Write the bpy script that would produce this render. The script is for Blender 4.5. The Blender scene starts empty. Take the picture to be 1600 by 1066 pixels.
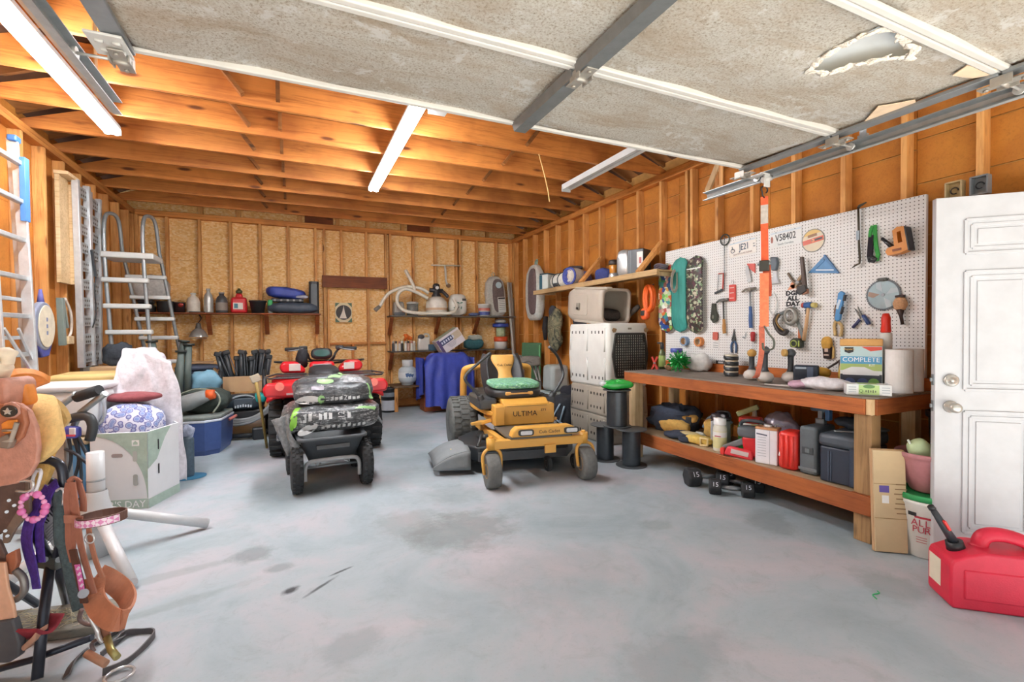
import bpy, bmesh, math, random
from mathutils import Vector as V, Matrix as M, noise, Euler
from mathutils.bvhtree import BVHTree
S = bpy.context.scene
C = S.collection
PI = math.pi
R = math.radians
rnd = random.Random(11)

# ---------------------------------------------------------------- camera, sky, exposure
cam = bpy.data.objects.new('camera', bpy.data.cameras.new('camera'))
C.objects.link(cam)
S.camera = cam
cam.data.sensor_width = 36
cam.data.lens = 36 * 740.44 / 1600
cam.data.clip_start = .05
yaw, pitch, roll = .4289, -.0176, -.0078
fw = V((math.sin(yaw) * math.cos(pitch), math.cos(yaw) * math.cos(pitch), math.sin(pitch)))
rt = V((math.cos(yaw), -math.sin(yaw), 0))
up = rt.cross(fw)
rt, up = rt * math.cos(roll) + up * math.sin(roll), up * math.cos(roll) - rt * math.sin(roll)
cam.matrix_world = M(((rt.x, up.x, -fw.x, 0), (rt.y, up.y, -fw.y, 0), (rt.z, up.z, -fw.z, 1.31), (0, 0, 0, 1)))

world = bpy.data.worlds.new('overcast_sky')
S.world = world
world.use_nodes = True
bg = world.node_tree.nodes['Background']
bg.inputs[0].default_value = (.93, .97, 1, 1)
bg.inputs[1].default_value = .9
sun = bpy.data.objects.new('sun', bpy.data.lights.new('sun', 'SUN'))
C.objects.link(sun)
sun.data.energy = 18
sun.data.angle = R(8)
sun.data.color = (1, .96, .9)
sun.rotation_euler = (R(20), 0, R(0))
TUBE = 120.0
S.view_settings.view_transform = 'Standard'
S.view_settings.look = 'None'
S.view_settings.gamma = 1
S.view_settings.use_curve_mapping = False
S.view_settings.exposure = 0.2

# ---------------------------------------------------------------- materials
def lin(h):
    if not isinstance(h, str): return h
    o = []
    for i in (0, 2, 4):
        c = int(h[i:i + 2], 16) / 255
        o.append(c / 12.92 if c <= .04045 else ((c + .055) / 1.055) ** 2.4)
    return tuple(o)
MATS = {}
class N:                                    # small node helper
    def __init__(s, name):
        s.m = bpy.data.materials.new(name)
        s.m.use_nodes = True
        s.t = s.m.node_tree
        s.p = s.t.nodes['Principled BSDF']
    def n(s, typ, **k):
        o = s.t.nodes.new(typ)
        for a, b in k.items():
            if a[0] == 'i' and a[1:].isdigit(): s.set(o.inputs[int(a[1:])], b)
            elif a.startswith('I_'): s.set(o.inputs[a[2:]], b)
            else: setattr(o, a, b)
        return o
    def set(s, i, b):
        if isinstance(b, bpy.types.NodeSocket): s.t.links.new(b, i)
        else: i.default_value = b
    def coord(s, scale=(1, 1, 1), rot=(0, 0, 0)):
        c = s.n('ShaderNodeTexCoord')
        return s.n('ShaderNodeMapping', I_Vector=c.outputs['Object'], I_Scale=scale, I_Rotation=rot).outputs[0]
    def noise(s, vec, scale, detail=3, rough=.5, dist=0):
        return s.n('ShaderNodeTexNoise', I_Vector=vec, I_Scale=scale, I_Detail=detail, I_Roughness=rough, I_Distortion=dist).outputs[0]
    def ramp(s, fac, stops):
        r = s.n('ShaderNodeValToRGB', I_Fac=fac)
        e = r.color_ramp.elements
        while len(e) < len(stops): e.new(.5)
        for q, (p, c) in zip(e, stops):
            q.position = p
            q.color = (*lin(c), 1)
        return r.outputs[0]
    def math(s, op, a, b=0, c=0):
        return s.n('ShaderNodeMath', operation=op, i0=a, i1=b, i2=c).outputs[0]
    def mix(s, fac, a, b, mode='MIX'):
        o = s.n('ShaderNodeMix', data_type='RGBA', blend_type=mode)
        s.set(o.inputs[0], fac)
        for i, v in ((6, a), (7, b)):
            s.set(o.inputs[i], (*lin(v), 1) if isinstance(v, (str, tuple)) else v)
        return o.outputs[2]
    def bump(s, h, st, d=.01):
        b = s.n('ShaderNodeBump', I_Height=h, I_Strength=st, I_Distance=d)
        s.t.links.new(b.outputs[0], s.p.inputs['Normal'])
    def out(s, col, rough=.5, metal=0):
        s.set(s.p.inputs['Base Color'], (*lin(col), 1) if isinstance(col, (str, tuple)) else col)
        s.set(s.p.inputs['Roughness'], rough)
        s.set(s.p.inputs['Metallic'], metal)
        return s.m
def shade(h, f):
    return tuple(min(1, c * f) for c in lin(h))
def mat(col, rough=.5, metal=0, var=.12, sc=14, bump=0, bs=60):     # a plain, slightly mottled surface
    k = ('p', col, rough, metal, var, sc, bump, bs)
    if k not in MATS:
        n = N('surface_' + col)
        v = n.coord()
        c = n.ramp(n.noise(v, sc, 4, .6), [(.3, shade(col, 1 - var)), (.7, shade(col, 1 + var))])
        if bump: n.bump(n.noise(v, bs, 4, .6), bump)
        MATS[k] = n.out(c, rough, metal)
    return MATS[k]
def fab(col, bump=.35): return mat(col, .9, 0, .16, 30, bump, 45)
def metal(col='b9bdc0', rough=.32): return mat(col, rough, .5, .1, 20)
def paint(col, rough=.4): return mat(col, rough, 0, .06, 8)
def plas(col, rough=.42): return mat(col, rough, 0, .07, 18)
def rubber(col='2b2d30'): return mat(col, .8, 0, .2, 30, .2, 120)
def wood(base, dark, axis='z', rough=.65, sc=1.0, knots=True):
    k = ('w', base, dark, axis, sc)
    if k not in MATS:
        n = N('wood_' + base)
        oi = n.n('ShaderNodeObjectInfo').outputs['Random']
        s = {'x': (.5, 9, 9), 'y': (9, .5, 9), 'z': (9, 9, .5)}[axis]
        v0 = n.coord((1, 1, 1))
        off = n.n('ShaderNodeCombineXYZ', i0=n.math('MULTIPLY', oi, 37), i1=n.math('MULTIPLY', oi, 61), i2=n.math('MULTIPLY', oi, 17)).outputs[0]
        v = n.n('ShaderNodeVectorMath', operation='ADD', i0=v0, i1=off).outputs[0]
        g = n.n('ShaderNodeMapping', I_Vector=v, I_Scale=tuple(q * sc for q in s)).outputs[0]
        grain = n.noise(g, 4.2, 9, .72, .7)
        c = n.ramp(grain, [(.28, dark), (.5, base), (.75, shade(base, 1.18))])
        big = n.noise(v, 2.1, 3, .6, .3)
        c = n.mix(n.math('MULTIPLY', n.ramp(big, [(.42, '000000'), (.68, 'ffffff')]), .55), c, shade(dark, .85))
        if knots:
            kn = n.n('ShaderNodeTexVoronoi', I_Vector=n.n('ShaderNodeMapping', I_Vector=v, I_Scale=tuple({.5: 1.6, 9: 6}[q] for q in s)).outputs[0], I_Scale=1.0).outputs[0]
            c = n.mix(n.ramp(kn, [(.07, 'ffffff'), (.14, '000000')]), c, shade(dark, .45))
        hue = n.math('MULTIPLY_ADD', oi, .34, .82)
        c = n.mix(1.0, c, n.n('ShaderNodeCombineXYZ', i0=hue, i1=hue, i2=hue).outputs[0], 'MULTIPLY')
        n.bump(grain, .25, .004)
        MATS[k] = n.out(c, rough)
    return MATS[k]
def emit(name, col, st):
    n = N(name)
    n.p.inputs['Emission Color'].default_value = (*lin(col), 1)
    n.p.inputs['Emission Strength'].default_value = st
    return n.out(col, .4)
def glassy(col, alpha=.3, rough=.1):
    k = ('g', col, alpha)
    if k not in MATS:
        n = N('clear_' + col)
        n.p.inputs['Transmission Weight'].default_value = 1 - alpha
        n.p.inputs['IOR'].default_value = 1.2
        MATS[k] = n.out(col, rough)
    return MATS[k]

# ---------------------------------------------------------------- mesh building
class B:
    def __init__(s, t=None):
        s.bm = bmesh.new()
        s.t = t or M()
        s.m = 0
    def vs(s, cs): return [s.bm.verts.new(s.t @ V(c)) for c in cs]
    def f(s, vv, sm=False):
        try: q = s.bm.faces.new(vv)
        except ValueError: return
        q.material_index = s.m
        q.smooth = sm
        return q
    def bev(s, fs, w, seg=2):
        es = list({e for q in fs for e in q.edges})
        r = bmesh.ops.bevel(s.bm, geom=es, offset=w, segments=seg, profile=.5, affect='EDGES', clamp_overlap=True)
        for q in r['faces']: q.smooth, q.material_index = True, s.m
    def box(s, c, d, bev=0, rot=None, top=(1, 1)):      # centre, size; top scales the upper face
        x, y, z = [q / 2 for q in d]
        r = Euler(rot).to_matrix() if rot else None
        cs = []
        for k in (-1, 1):
            tx, ty = top if k > 0 else (1, 1)
            for i, j in ((-1, -1), (1, -1), (1, 1), (-1, 1)):
                p = V((i * x * tx, j * y * ty, k * z))
                cs.append(V(c) + (r @ p if r else p))
        v = s.vs(cs)
        fs = [s.f([v[i] for i in q]) for q in ((3, 2, 1, 0), (4, 5, 6, 7), (0, 1, 5, 4), (1, 2, 6, 5), (2, 3, 7, 6), (3, 0, 4, 7))]
        if bev: s.bev(fs, bev)
        return s
    def b2(s, lo, hi, bev=0):
        return s.box([(a + b) / 2 for a, b in zip(lo, hi)], [abs(b - a) for a, b in zip(lo, hi)], bev)
    def beam(s, p, q, w, h, upv=(0, 0, 1), bev=0):      # a bar of section w x h from p to q
        p, q = V(p), V(q)
        d = (q - p)
        L = d.length
        d.normalize()
        u = V(upv)
        if abs(u.dot(d)) > .98: u = V((1, 0, 0))
        x = d.cross(u).normalized()
        y = x.cross(d)
        o = s.t
        s.t = o @ M.Translation((p + q) / 2) @ M((x, d, y)).transposed().to_4x4()
        s.box((0, 0, 0), (w, L, h), bev)
        s.t = o
        return s
    def ring(s, c, x, y, r, n, ry=None):
        ry = r if ry is None else ry
        return s.vs([c + x * (r * math.cos(2 * PI * i / n)) + y * (ry * math.sin(2 * PI * i / n)) for i in range(n)])
    def skin(s, rings, cap=True, closed=False, sm=True):
        n = len(rings[0])
        k = len(rings)
        for a in range(k if closed else k - 1):
            p, q = rings[a], rings[(a + 1) % k]
            for i in range(n): s.f([p[i], p[(i + 1) % n], q[(i + 1) % n], q[i]], sm)
        if cap and not closed:
            s.f(rings[0][::-1])
            s.f(rings[-1])
        return s
    def cyl(s, p, q, r, r2=None, n=20, cap=True, sm=True):
        p, q = V(p), V(q)
        d = (q - p).normalized()
        x = d.orthogonal().normalized()
        y = d.cross(x)
        return s.skin([s.ring(p, x, y, r, n), s.ring(q, x, y, r if r2 is None else r2, n)], cap, sm=sm)
    def tube(s, pts, r, n=10, closed=False, flat=1, upv=None):     # bent tube through points; r may be a list
        pts = [V(p) for p in pts]
        k = len(pts)
        rs = r if isinstance(r, (list, tuple)) else [r] * k
        rings = []
        x = None
        for i, p in enumerate(pts):
            a = pts[(i - 1) % k] if (closed or i) else p
            b = pts[(i + 1) % k] if (closed or i < k - 1) else p
            d = (b - a).normalized()
            if upv: x = d.cross(V(upv)).normalized()
            elif x is None: x = d.orthogonal().normalized()
            else:
                x = x - d * x.dot(d)
                x = x.normalized() if x.length > 1e-6 else d.orthogonal().normalized()
            rings.append(s.ring(p, x, d.cross(x), rs[i], n, rs[i] * flat))
        return s.skin(rings, True, closed)
    def strap(s, pts, w, t, side=(0, 1, 0)):             # flat band through points, width along side
        pts = [V(p) for p in pts]
        rings = []
        for i, p in enumerate(pts):
            d = (pts[min(i + 1, len(pts) - 1)] - pts[max(i - 1, 0)]).normalized()
            sd = V(side[i]) if isinstance(side[0], (tuple, V)) else V(side)
            sd = (sd - d * sd.dot(d)).normalized()
            nn = d.cross(sd)
            ww = w[i] if isinstance(w, (list, tuple)) else w
            rings.append(s.vs([p + sd * ww / 2 + nn * t / 2, p - sd * ww / 2 + nn * t / 2, p - sd * ww / 2 - nn * t / 2, p + sd * ww / 2 - nn * t / 2]))
        return s.skin(rings, sm=False)
    def lathe(s, prof, c=(0, 0, 0), n=28, ax='z', cap=True, sx=1):
        c = V(c)
        X, Y, Z = {'z': (V((1, 0, 0)), V((0, 1, 0)), V((0, 0, 1))), 'x': (V((0, 1, 0)), V((0, 0, 1)), V((1, 0, 0))), 'y': (V((0, 0, 1)), V((1, 0, 0)), V((0, 1, 0)))}[ax]
        return s.skin([s.ring(c + Z * h, X, Y, max(r, .0004), n, max(r, .0004) * sx) for r, h in prof], cap)
    def prism(s, poly, h0, h1, bev=0, ax='z', sm=False):  # polygon (u,v) extruded along an axis
        g = {'z': lambda u, v, h: (u, v, h), 'y': lambda u, v, h: (u, h, v), 'x': lambda u, v, h: (h, u, v)}[ax]
        a = s.vs([g(u, v, h0) for u, v in poly])
        b = s.vs([g(u, v, h1) for u, v in poly])
        n = len(poly)
        fs = [s.f(a[::-1]), s.f(b)]
        for i in range(n): fs.append(s.f([a[i], a[(i + 1) % n], b[(i + 1) % n], b[i]], sm))
        bmesh.ops.recalc_face_normals(s.bm, faces=[q for q in fs if q])
        if bev: s.bev([q for q in fs if q], bev)
        return s
    def blob(s, c, r, e=1., nz=0, fq=4, seed=0, nu=26, nv=15, rot=None, ridge=False):   # superellipsoid, optionally crumpled
        c = V(c)
        rm = Euler(rot).to_matrix() if rot else M.Identity(3)
        sp = lambda a: math.copysign(abs(a) ** e, a)
        rings = []
        for j in range(nv + 1):
            ph = -PI / 2 + PI * j / nv
            ph = max(-PI / 2 + .03, min(PI / 2 - .03, ph))
            ring = []
            for i in range(nu):
                th = 2 * PI * i / nu
                p = V((sp(math.cos(ph)) * sp(math.cos(th)) * r[0], sp(math.cos(ph)) * sp(math.sin(th)) * r[1], sp(math.sin(ph)) * r[2]))
                if nz:
                    q = p * fq + V((seed * 7.3, seed * 3.1, seed))
                    k = noise.noise(q)
                    if ridge: k = .6 - 2 * abs(k)
                    p += p.normalized() * nz * (k + .4 * noise.noise(q * 2.7))
                ring.append(c + rm @ p)
            rings.append(s.vs(ring))
        return s.skin(rings)
    def sheet(s, fn, nu, nv, th=.004):                   # a cloth surface fn(u,v) with thickness
        g = [[V(fn(i / nu, j / nv)) for i in range(nu + 1)] for j in range(nv + 1)]
        nr = lambda i, j: ((g[j][min(i + 1, nu)] - g[j][max(i - 1, 0)]).cross(g[min(j + 1, nv)][i] - g[max(j - 1, 0)][i])).normalized()
        a = [s.vs(row) for row in g]
        b = [s.vs([g[j][i] - nr(i, j) * th for i in range(nu + 1)]) for j in range(nv + 1)]
        for j in range(nv):
            for i in range(nu):
                s.f([a[j][i], a[j][i + 1], a[j + 1][i + 1], a[j + 1][i]], True)
                s.f([b[j][i], b[j + 1][i], b[j + 1][i + 1], b[j][i + 1]], True)
        for i in range(nu):
            s.f([a[0][i], b[0][i], b[0][i + 1], a[0][i + 1]])
            s.f([a[nv][i], a[nv][i + 1], b[nv][i + 1], b[nv][i]])
        for j in range(nv):
            s.f([a[j][0], a[j + 1][0], b[j + 1][0], b[j][0]])
            s.f([a[j][nu], b[j][nu], b[j + 1][nu], a[j + 1][nu]])
        return s
    def mesh(s, name, mats, recalc=True):
        if recalc: bmesh.ops.recalc_face_normals(s.bm, faces=s.bm.faces[:])
        me = bpy.data.meshes.new(name)
        s.bm.to_mesh(me)
        s.bm.free()
        for m in (mats if isinstance(mats, (list, tuple)) else [mats]): me.materials.append(m)
        return me
    def part(s, name, mats, parent, label=None, mw=None):
        o = bpy.data.objects.new(name, s.mesh(name, mats))
        C.objects.link(o)
        o.parent = parent
        if mw: o.matrix_local = mw
        if label: o['label'] = label
        return o
    def thing(s, name, mats, label, cat, mw=None, group=None):
        o = bpy.data.objects.new(name, s.mesh(name, mats))
        C.objects.link(o)
        if mw: o.matrix_world = mw
        return tag(o, label, cat, group)
    def struct(s, name, mats, parent=None, mw=None):
        o = s.part(name, mats, parent, None, mw)
        if not parent: o['kind'] = 'structure'
        return o
def tag(o, label, cat, group=None):
    o['label'] = label
    o['category'] = cat
    if group: o['group'] = group
    return o
def T(name, label, cat, mw=None, group=None):            # an Empty at the thing's base
    o = bpy.data.objects.new(name, None)
    C.objects.link(o)
    o.empty_display_size = .05
    if mw: o.matrix_world = mw
    return tag(o, label, cat, group)
def dup(o, mw, label=None, group=None):                  # a copy of a thing with its parts and sub-parts
    r = o.copy()
    C.objects.link(r)
    r.matrix_world = mw
    if label: r['label'] = label
    if group: r['group'] = group
    for ch in list(o.children):
        c = ch.copy()
        C.objects.link(c)
        c.parent = r
        for g in list(ch.children):
            d = g.copy()
            C.objects.link(d)
            d.parent = c
    return r
def text(body, size, m, parent, mw, ext=.0012, name='lettering', align='CENTER', sx=1, bold=0):
    cu = bpy.data.curves.new(name, 'FONT')
    cu.body = body
    cu.size = size
    cu.extrude = ext
    cu.offset = bold
    cu.align_x = align
    cu.align_y = 'CENTER'
    cu.resolution_u = 2
    o = bpy.data.objects.new(name, cu)
    C.objects.link(o)
    bpy.context.view_layer.update()
    me = bpy.data.meshes.new_from_object(o.evaluated_get(bpy.context.evaluated_depsgraph_get()))
    bpy.data.objects.remove(o)
    bpy.data.curves.remove(cu)
    me.materials.clear()
    me.materials.append(m)
    o = bpy.data.objects.new(name, me)
    C.objects.link(o)
    o.parent = parent
    o.matrix_local = mw @ M.Diagonal((sx, 1, 1, 1))
    return o
def fl(x, y, z=0, rz=0, rx=0, ry=0): return M.Translation((x, y, z)) @ Euler((R(rx), R(ry), R(rz))).to_matrix().to_4x4()
def frame(u, v, n, o): return M(((u[0], v[0], n[0], o[0]), (u[1], v[1], n[1], o[1]), (u[2], v[2], n[2], o[2]), (0, 0, 0, 1)))
def RW(y, z, n=0, rot=0, x=3.87): return frame((0, -1, 0), (0, 0, 1), (-1, 0, 0), (x - n, y, z)) @ M.Rotation(R(rot), 4, 'Z')   # on the right wall
def BW(x, z, n=0, rot=0, y=8.5): return frame((1, 0, 0), (0, 0, 1), (0, -1, 0), (x, y - n, z)) @ M.Rotation(R(rot), 4, 'Z')     # on the back wall
def LW(y, z, n=0, rot=0, x=-2.087): return frame((0, 1, 0), (0, 0, 1), (1, 0, 0), (x + n, y, z)) @ M.Rotation(R(rot), 4, 'Z')   # on the left wall
def TX(x=0, y=0, z=0, rx=0, ry=0, rz=0): return fl(x, y, z, rz, rx, ry)
def UP(x, y, z, rz=0): return fl(x, y, z, rz, 90)        # upright frame: u right, v up, facing -y before turning
def arc(c, r, a0, a1, n, pl='xz', r2=None):
    r2 = r if r2 is None else r2
    o = []
    for i in range(n + 1):
        a = R(a0 + (a1 - a0) * i / n)
        u, v = r * math.cos(a), r2 * math.sin(a)
        o.append({'xz': (c[0] + u, c[1], c[2] + v), 'yz': (c[0], c[1] + u, c[2] + v), 'xy': (c[0] + u, c[1] + v, c[2])}[pl])
    return o
def ell(rx, ry, n=24, cx=0, cy=0): return [(cx + rx * math.cos(2 * PI * i / n), cy + ry * math.sin(2 * PI * i / n)) for i in range(n)]
def rrect(w, h, r, n=4, cx=0, cy=0):
    o = []
    for k, (sx, sy) in enumerate(((1, 1), (-1, 1), (-1, -1), (1, -1))):
        for i in range(n + 1):
            a = PI / 2 * (k + i / n)
            o.append((cx + sx * (w / 2 - r) + r * math.cos(a), cy + sy * (h / 2 - r) + r * math.sin(a)))
    return o
def smooth(pts, k=6):                                    # Catmull-Rom through points
    pts = [V(p) for p in pts]
    o = []
    for i in range(len(pts) - 1):
        a, b, c, d = pts[max(i - 1, 0)], pts[i], pts[i + 1], pts[min(i + 2, len(pts) - 1)]
        for j in range(k):
            t = j / k
            o.append(.5 * ((2 * b) + (c - a) * t + (2 * a - 5 * b + 4 * c - d) * t * t + (3 * b - a - 3 * c + d) * t ** 3))
    o.append(pts[-1])
    return o

def decal(o, name, m, polys, F, off=.003, fill=4):       # printed patch laid onto a curved part along F's normal
    me = o.data
    tree = BVHTree.FromPolygons([v.co for v in me.vertices], [p.vertices[:] for p in me.polygons])
    nn = (F.to_3x3() @ V((0, 0, 1))).normalized()
    b = B()
    def pt(u, v):
        p = F @ V((u, v, 0))
        h = tree.ray_cast(p + nn * .6, -nn, 1.2)[0]
        return b.bm.verts.new((h if h else p) + nn * off)
    for poly in polys:
        cx, cy = sum(p[0] for p in poly) / len(poly), sum(p[1] for p in poly) / len(poly)
        pl = []
        for (x0, y0), (x1, y1) in zip(poly, poly[1:] + poly[:1]):
            k = 1 if len(poly) > 8 else 5
            pl += [(x0 + (x1 - x0) * i / k, y0 + (y1 - y0) * i / k) for i in range(k)]
        rings = [[pt(cx + (x - cx) * q / fill, cy + (y - cy) * q / fill) for x, y in pl] for q in range(fill, 0, -1)]
        n = len(pl)
        for a, c in zip(rings, rings[1:]):
            for i in range(n): b.f([a[i], a[(i + 1) % n], c[(i + 1) % n], c[i]], True)
        c = pt(cx, cy)
        for i in range(n): b.f([rings[-1][i], rings[-1][(i + 1) % n], c], True)
    return b.part(name, m, o)
def tdecal(o, name, m, body, size, F, sx=1, off=.004):   # lettering laid onto a curved part
    x = text(body, size, m, o, M(), 0, name, sx=sx)
    tree = BVHTree.FromPolygons([v.co for v in o.data.vertices], [p.vertices[:] for p in o.data.polygons])
    nn = (F.to_3x3() @ V((0, 0, 1))).normalized()
    for v in x.data.vertices:
        p = F @ V((v.co.x * sx, v.co.y, 0))
        h = tree.ray_cast(p + nn * .6, -nn, 1.2)[0]
        v.co = (h if h else p) + nn * off
    x.matrix_local = M()
    return x

# ---------------------------------------------------------------- shared materials
STUD = wood('dba25e', 'ab6428', 'z')
STUDX = wood('c98540', '96501a', 'x')
STUDY = wood('c98540', '96501a', 'y')
JOIST = wood('c8803c', '8f4918', 'x', sc=.7)
DARKW = wood('8d4a20', '5a2a10', 'x')
BENCHY = wood('b0622e', '7a3a18', 'y')
BENCHX = wood('b0622e', '7a3a18', 'x')
PALE = wood('dcc096', 'b08a58', 'z')
PALEY = wood('c9a878', '98744a', 'y')
GALV = metal('aab0b2', .42)
STEEL = metal('8c9194', .45)
CHROME = metal('d6d8da', .16)
ALU = metal('cfd3d6', .38)
BLACK = plas('26282b')
DGREY = plas('3c4146')
GREY = plas('7d8488')
WHITE = paint('eceae6')
RED = plas('c8202c')
RUB = rubber()
CARD = mat('c3a078', .85, 0, .07, 6, .1, 60)
BLUEF = fab('2f478c')

def osb_mat():
    n = N('oriented_strand_board')
    v = n.coord()
    d = n.noise(v, 6, 2)
    vo = n.n('ShaderNodeTexVoronoi', I_Vector=n.n('ShaderNodeMapping', I_Vector=v, I_Scale=(30, 30, 55), I_Rotation=(.3, .5, .2)).outputs[0], I_Scale=1.0)
    c = n.ramp(vo.outputs['Color'], [(.1, 'e4b068'), (.5, 'f6cd8a'), (.9, 'fde3b0')])
    c = n.mix(n.math('MULTIPLY', n.ramp(n.noise(v, 40, 5, .7), [(.5, '000000'), (.75, 'ffffff')]), .5), c, 'c48a44')
    c = n.mix(n.math('MULTIPLY', d, .35), c, 'd89a50')
    n.bump(vo.outputs['Distance'], .3, .003)
    return n.out(c, .75)
OSB = osb_mat()
def fibre_mat():
    n = N('orange_fibre_sheathing')
    v = n.coord()
    c = n.ramp(n.noise(v, 2.2, 5, .65, .4), [(.3, '9a5c1c'), (.5, 'b9752a'), (.72, 'cc8834')])
    c = n.mix(n.math('MULTIPLY', n.ramp(n.noise(v, 60, 3, .7), [(.5, '000000'), (.8, 'ffffff')]), .4), c, '7d4512')
    n.bump(n.noise(v, 90, 3), .2, .003)
    return n.out(c, .8)
FIB = fibre_mat()

def floor_mat():
    n = N('stained_concrete')
    v = n.coord()
    w = n.noise(v, 1.3, 6, .62, .5)
    c = n.ramp(w, [(.3, '92a1a8'), (.48, 'a6b2b9'), (.6, 'b3b4bb'), (.75, 'c1bbc2')])
    f = n.noise(v, 6, 6, .75, .8)
    c = n.mix(n.math('MULTIPLY', n.ramp(f, [(.52, '000000'), (.72, 'ffffff')]), .38), c, '8d9698')
    c = n.mix(n.math('MULTIPLY', n.ramp(n.noise(v, 2.6, 5, .7, 1), [(.58, '000000'), (.7, 'ffffff')]), .3), c, 'a2aeb4')
    c = n.mix(n.math('MULTIPLY', n.ramp(n.noise(v, 70, 2), [(.6, '000000'), (.8, 'ffffff')]), .25), c, '80878a')
    sep = n.n('ShaderNodeSeparateXYZ', i0=v)
    X, Y = sep.outputs[0], sep.outputs[1]
    wob = n.noise(v, 5, 5, .7)
    def stain(c, x, y, rx, ry, rot, amt, col, ed=.45):
        dx, dy = n.math('SUBTRACT', X, x), n.math('SUBTRACT', Y, y)
        cs, sn = math.cos(R(rot)), math.sin(R(rot))
        u = n.math('MULTIPLY', n.math('MULTIPLY_ADD', dx, cs, n.math('MULTIPLY', dy, sn)), 1 / rx)
        w = n.math('MULTIPLY', n.math('MULTIPLY_ADD', dx, -sn, n.math('MULTIPLY', dy, cs)), 1 / ry)
        r = n.math('SQRT', n.math('MULTIPLY_ADD', u, u, n.math('MULTIPLY', w, w)))
        r = n.math('ADD', r, n.math('MULTIPLY_ADD', wob, 1.6, -.8))
        k = n.n('ShaderNodeMapRange', i0=r, i1=1.0, i2=1 - ed, i3=0.0, i4=amt).outputs[0]
        return n.mix(k, c, col)
    for a in ((1.0, 3.0, .42, .34, 0, .5, '6f7572'), (.7, 3.25, .3, .3, 20, .32, '6d706a'), (1.15, 3.7, .3, .25, 0, .25, '767d7c'), (-.25, 3.2, .16, .12, 30, .55, '6c7678'),
              (-.1, 2.95, .08, .06, 0, .5, '6c7678'), (2.94, 2.2, .3, .16, 40, .45, '6f7a7c'), (2.2, 2.5, .12, .1, 0, .35, '75807f'), (1.25, 2.2, .55, .4, 20, .22, '808a8c'),
              (.2, 2.07, .16, .12, 20, .35, '747d7f'), (1.35, 1.42, .35, .2, 10, .38, '7c878a'), (2.74, 1.4, .16, .22, -30, .42, '7a8586'), (2.6, 3.3, .5, .14, 30, .25, '7d8484'),
              (-.7, 3.1, .5, .06, 12, .35, '7d8788'), (-.6, 2.75, .4, .05, 15, .3, '7d8788'), (.9, 4.3, .9, .4, 0, .25, '787f80'), (2.9, 4.6, .8, .5, 0, .3, '6d7374'),
              (.2, 2.75, .09, .012, 25, .9, '2c3033', .7), (-.04, 2.66, .035, .06, -50, .95, '26292c', .6), (.1, 2.63, .13, .016, 42, .85, '2c3033', .6)):
        c = stain(c, *a)
    n.bump(n.noise(v, 35, 5, .7), .15, .004)
    return n.out(c, n.math('MULTIPLY_ADD', f, .3, .45))

B().b2((-2.3, -.35, -.2), (4.1, 8.75, 0)).struct('floor', floor_mat())
B().b2((-14, -14, -.2), (16, -.351, -.005)).struct('driveway', mat('d6d2ca', .8, 0, .06, 3))  # unseen ground outside, made pale to bounce sunlight up onto the door liner

# ---------------------------------------------------------------- walls
def slabs(x0, x1, y0, y1, zs, gap=.007):
    b = B()
    for a, c in zip(zs, zs[1:]): b.b2((x0, y0, a + gap / 2), (x1, y1, c - gap / 2))
    return b
wb = slabs(-2.2, 4.0, 8.59, 8.605, (0, 1.22, 2.44, 3.14, 4.6), .003).b2((-2.3, 8.606, 0), (4.1, 8.63, 4.6)).struct('wall_back', OSB)
def kid(par, name, m, lo, hi, bev=.003):
    c = [(p + q) / 2 for p, q in zip(lo, hi)]
    return B().box((0, 0, 0), [q - p for p, q in zip(lo, hi)], bev).part(name, m, par, None, M.Translation(c))
for i in range(14):
    x = -1.706 + i * .4064
    z0 = 2.29 if i in (6, 7) else .04
    kid(wb, 'stud', STUD, (x - .019, 8.5, z0), (x + .019, 8.59, 3.06))
for x in (-2.068, 2.83, 3.88, .46, 1.47): kid(wb, 'stud', STUD, (x - .019, 8.5, .04), (x + .019, 8.59, 3.06))
kid(wb, 'sole_plate', STUDX, (-2.08, 8.5, .001), (3.9, 8.59, .039))
kid(wb, 'top_plate', STUDX, (-2.08, 8.495, 3.06), (3.9, 8.59, 3.1))
kid(wb, 'top_plate', STUDX, (-2.08, 8.495, 3.1), (3.9, 8.59, 3.14))
kid(wb, 'header_board', DARKW, (.42, 8.475, 2.09), (1.48, 8.499, 2.29))
kid(wb, 'doorway_stud', STUD, (1.14, 8.5, .04), (1.178, 8.59, 2.09))
kid(wb, 'doorway_stud', STUD, (.5, 8.53, .04), (.528, 8.59, 2.09))
kid(wb, 'doorway_rail', STUDX, (.53, 8.515, 1.13), (1.45, 8.59, 1.165))
kid(wb, 'nailer_block', STUDX, (.88, 8.5, .04), (.918, 8.59, 1.13))
for x in (-1.28, -.78, .1, .68, 1.17, 1.77, 2.3, 2.9, 3.4): kid(wb, 'cripple_stud', STUD, (x - .03, 8.52, 3.14), (x + .03, 8.589, 3.34))
for x in (.39, 2.08): kid(wb, 'vent_board', DARKW, (x - .22, 8.56, 3.15), (x + .22, 8.589, 3.27))

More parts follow.
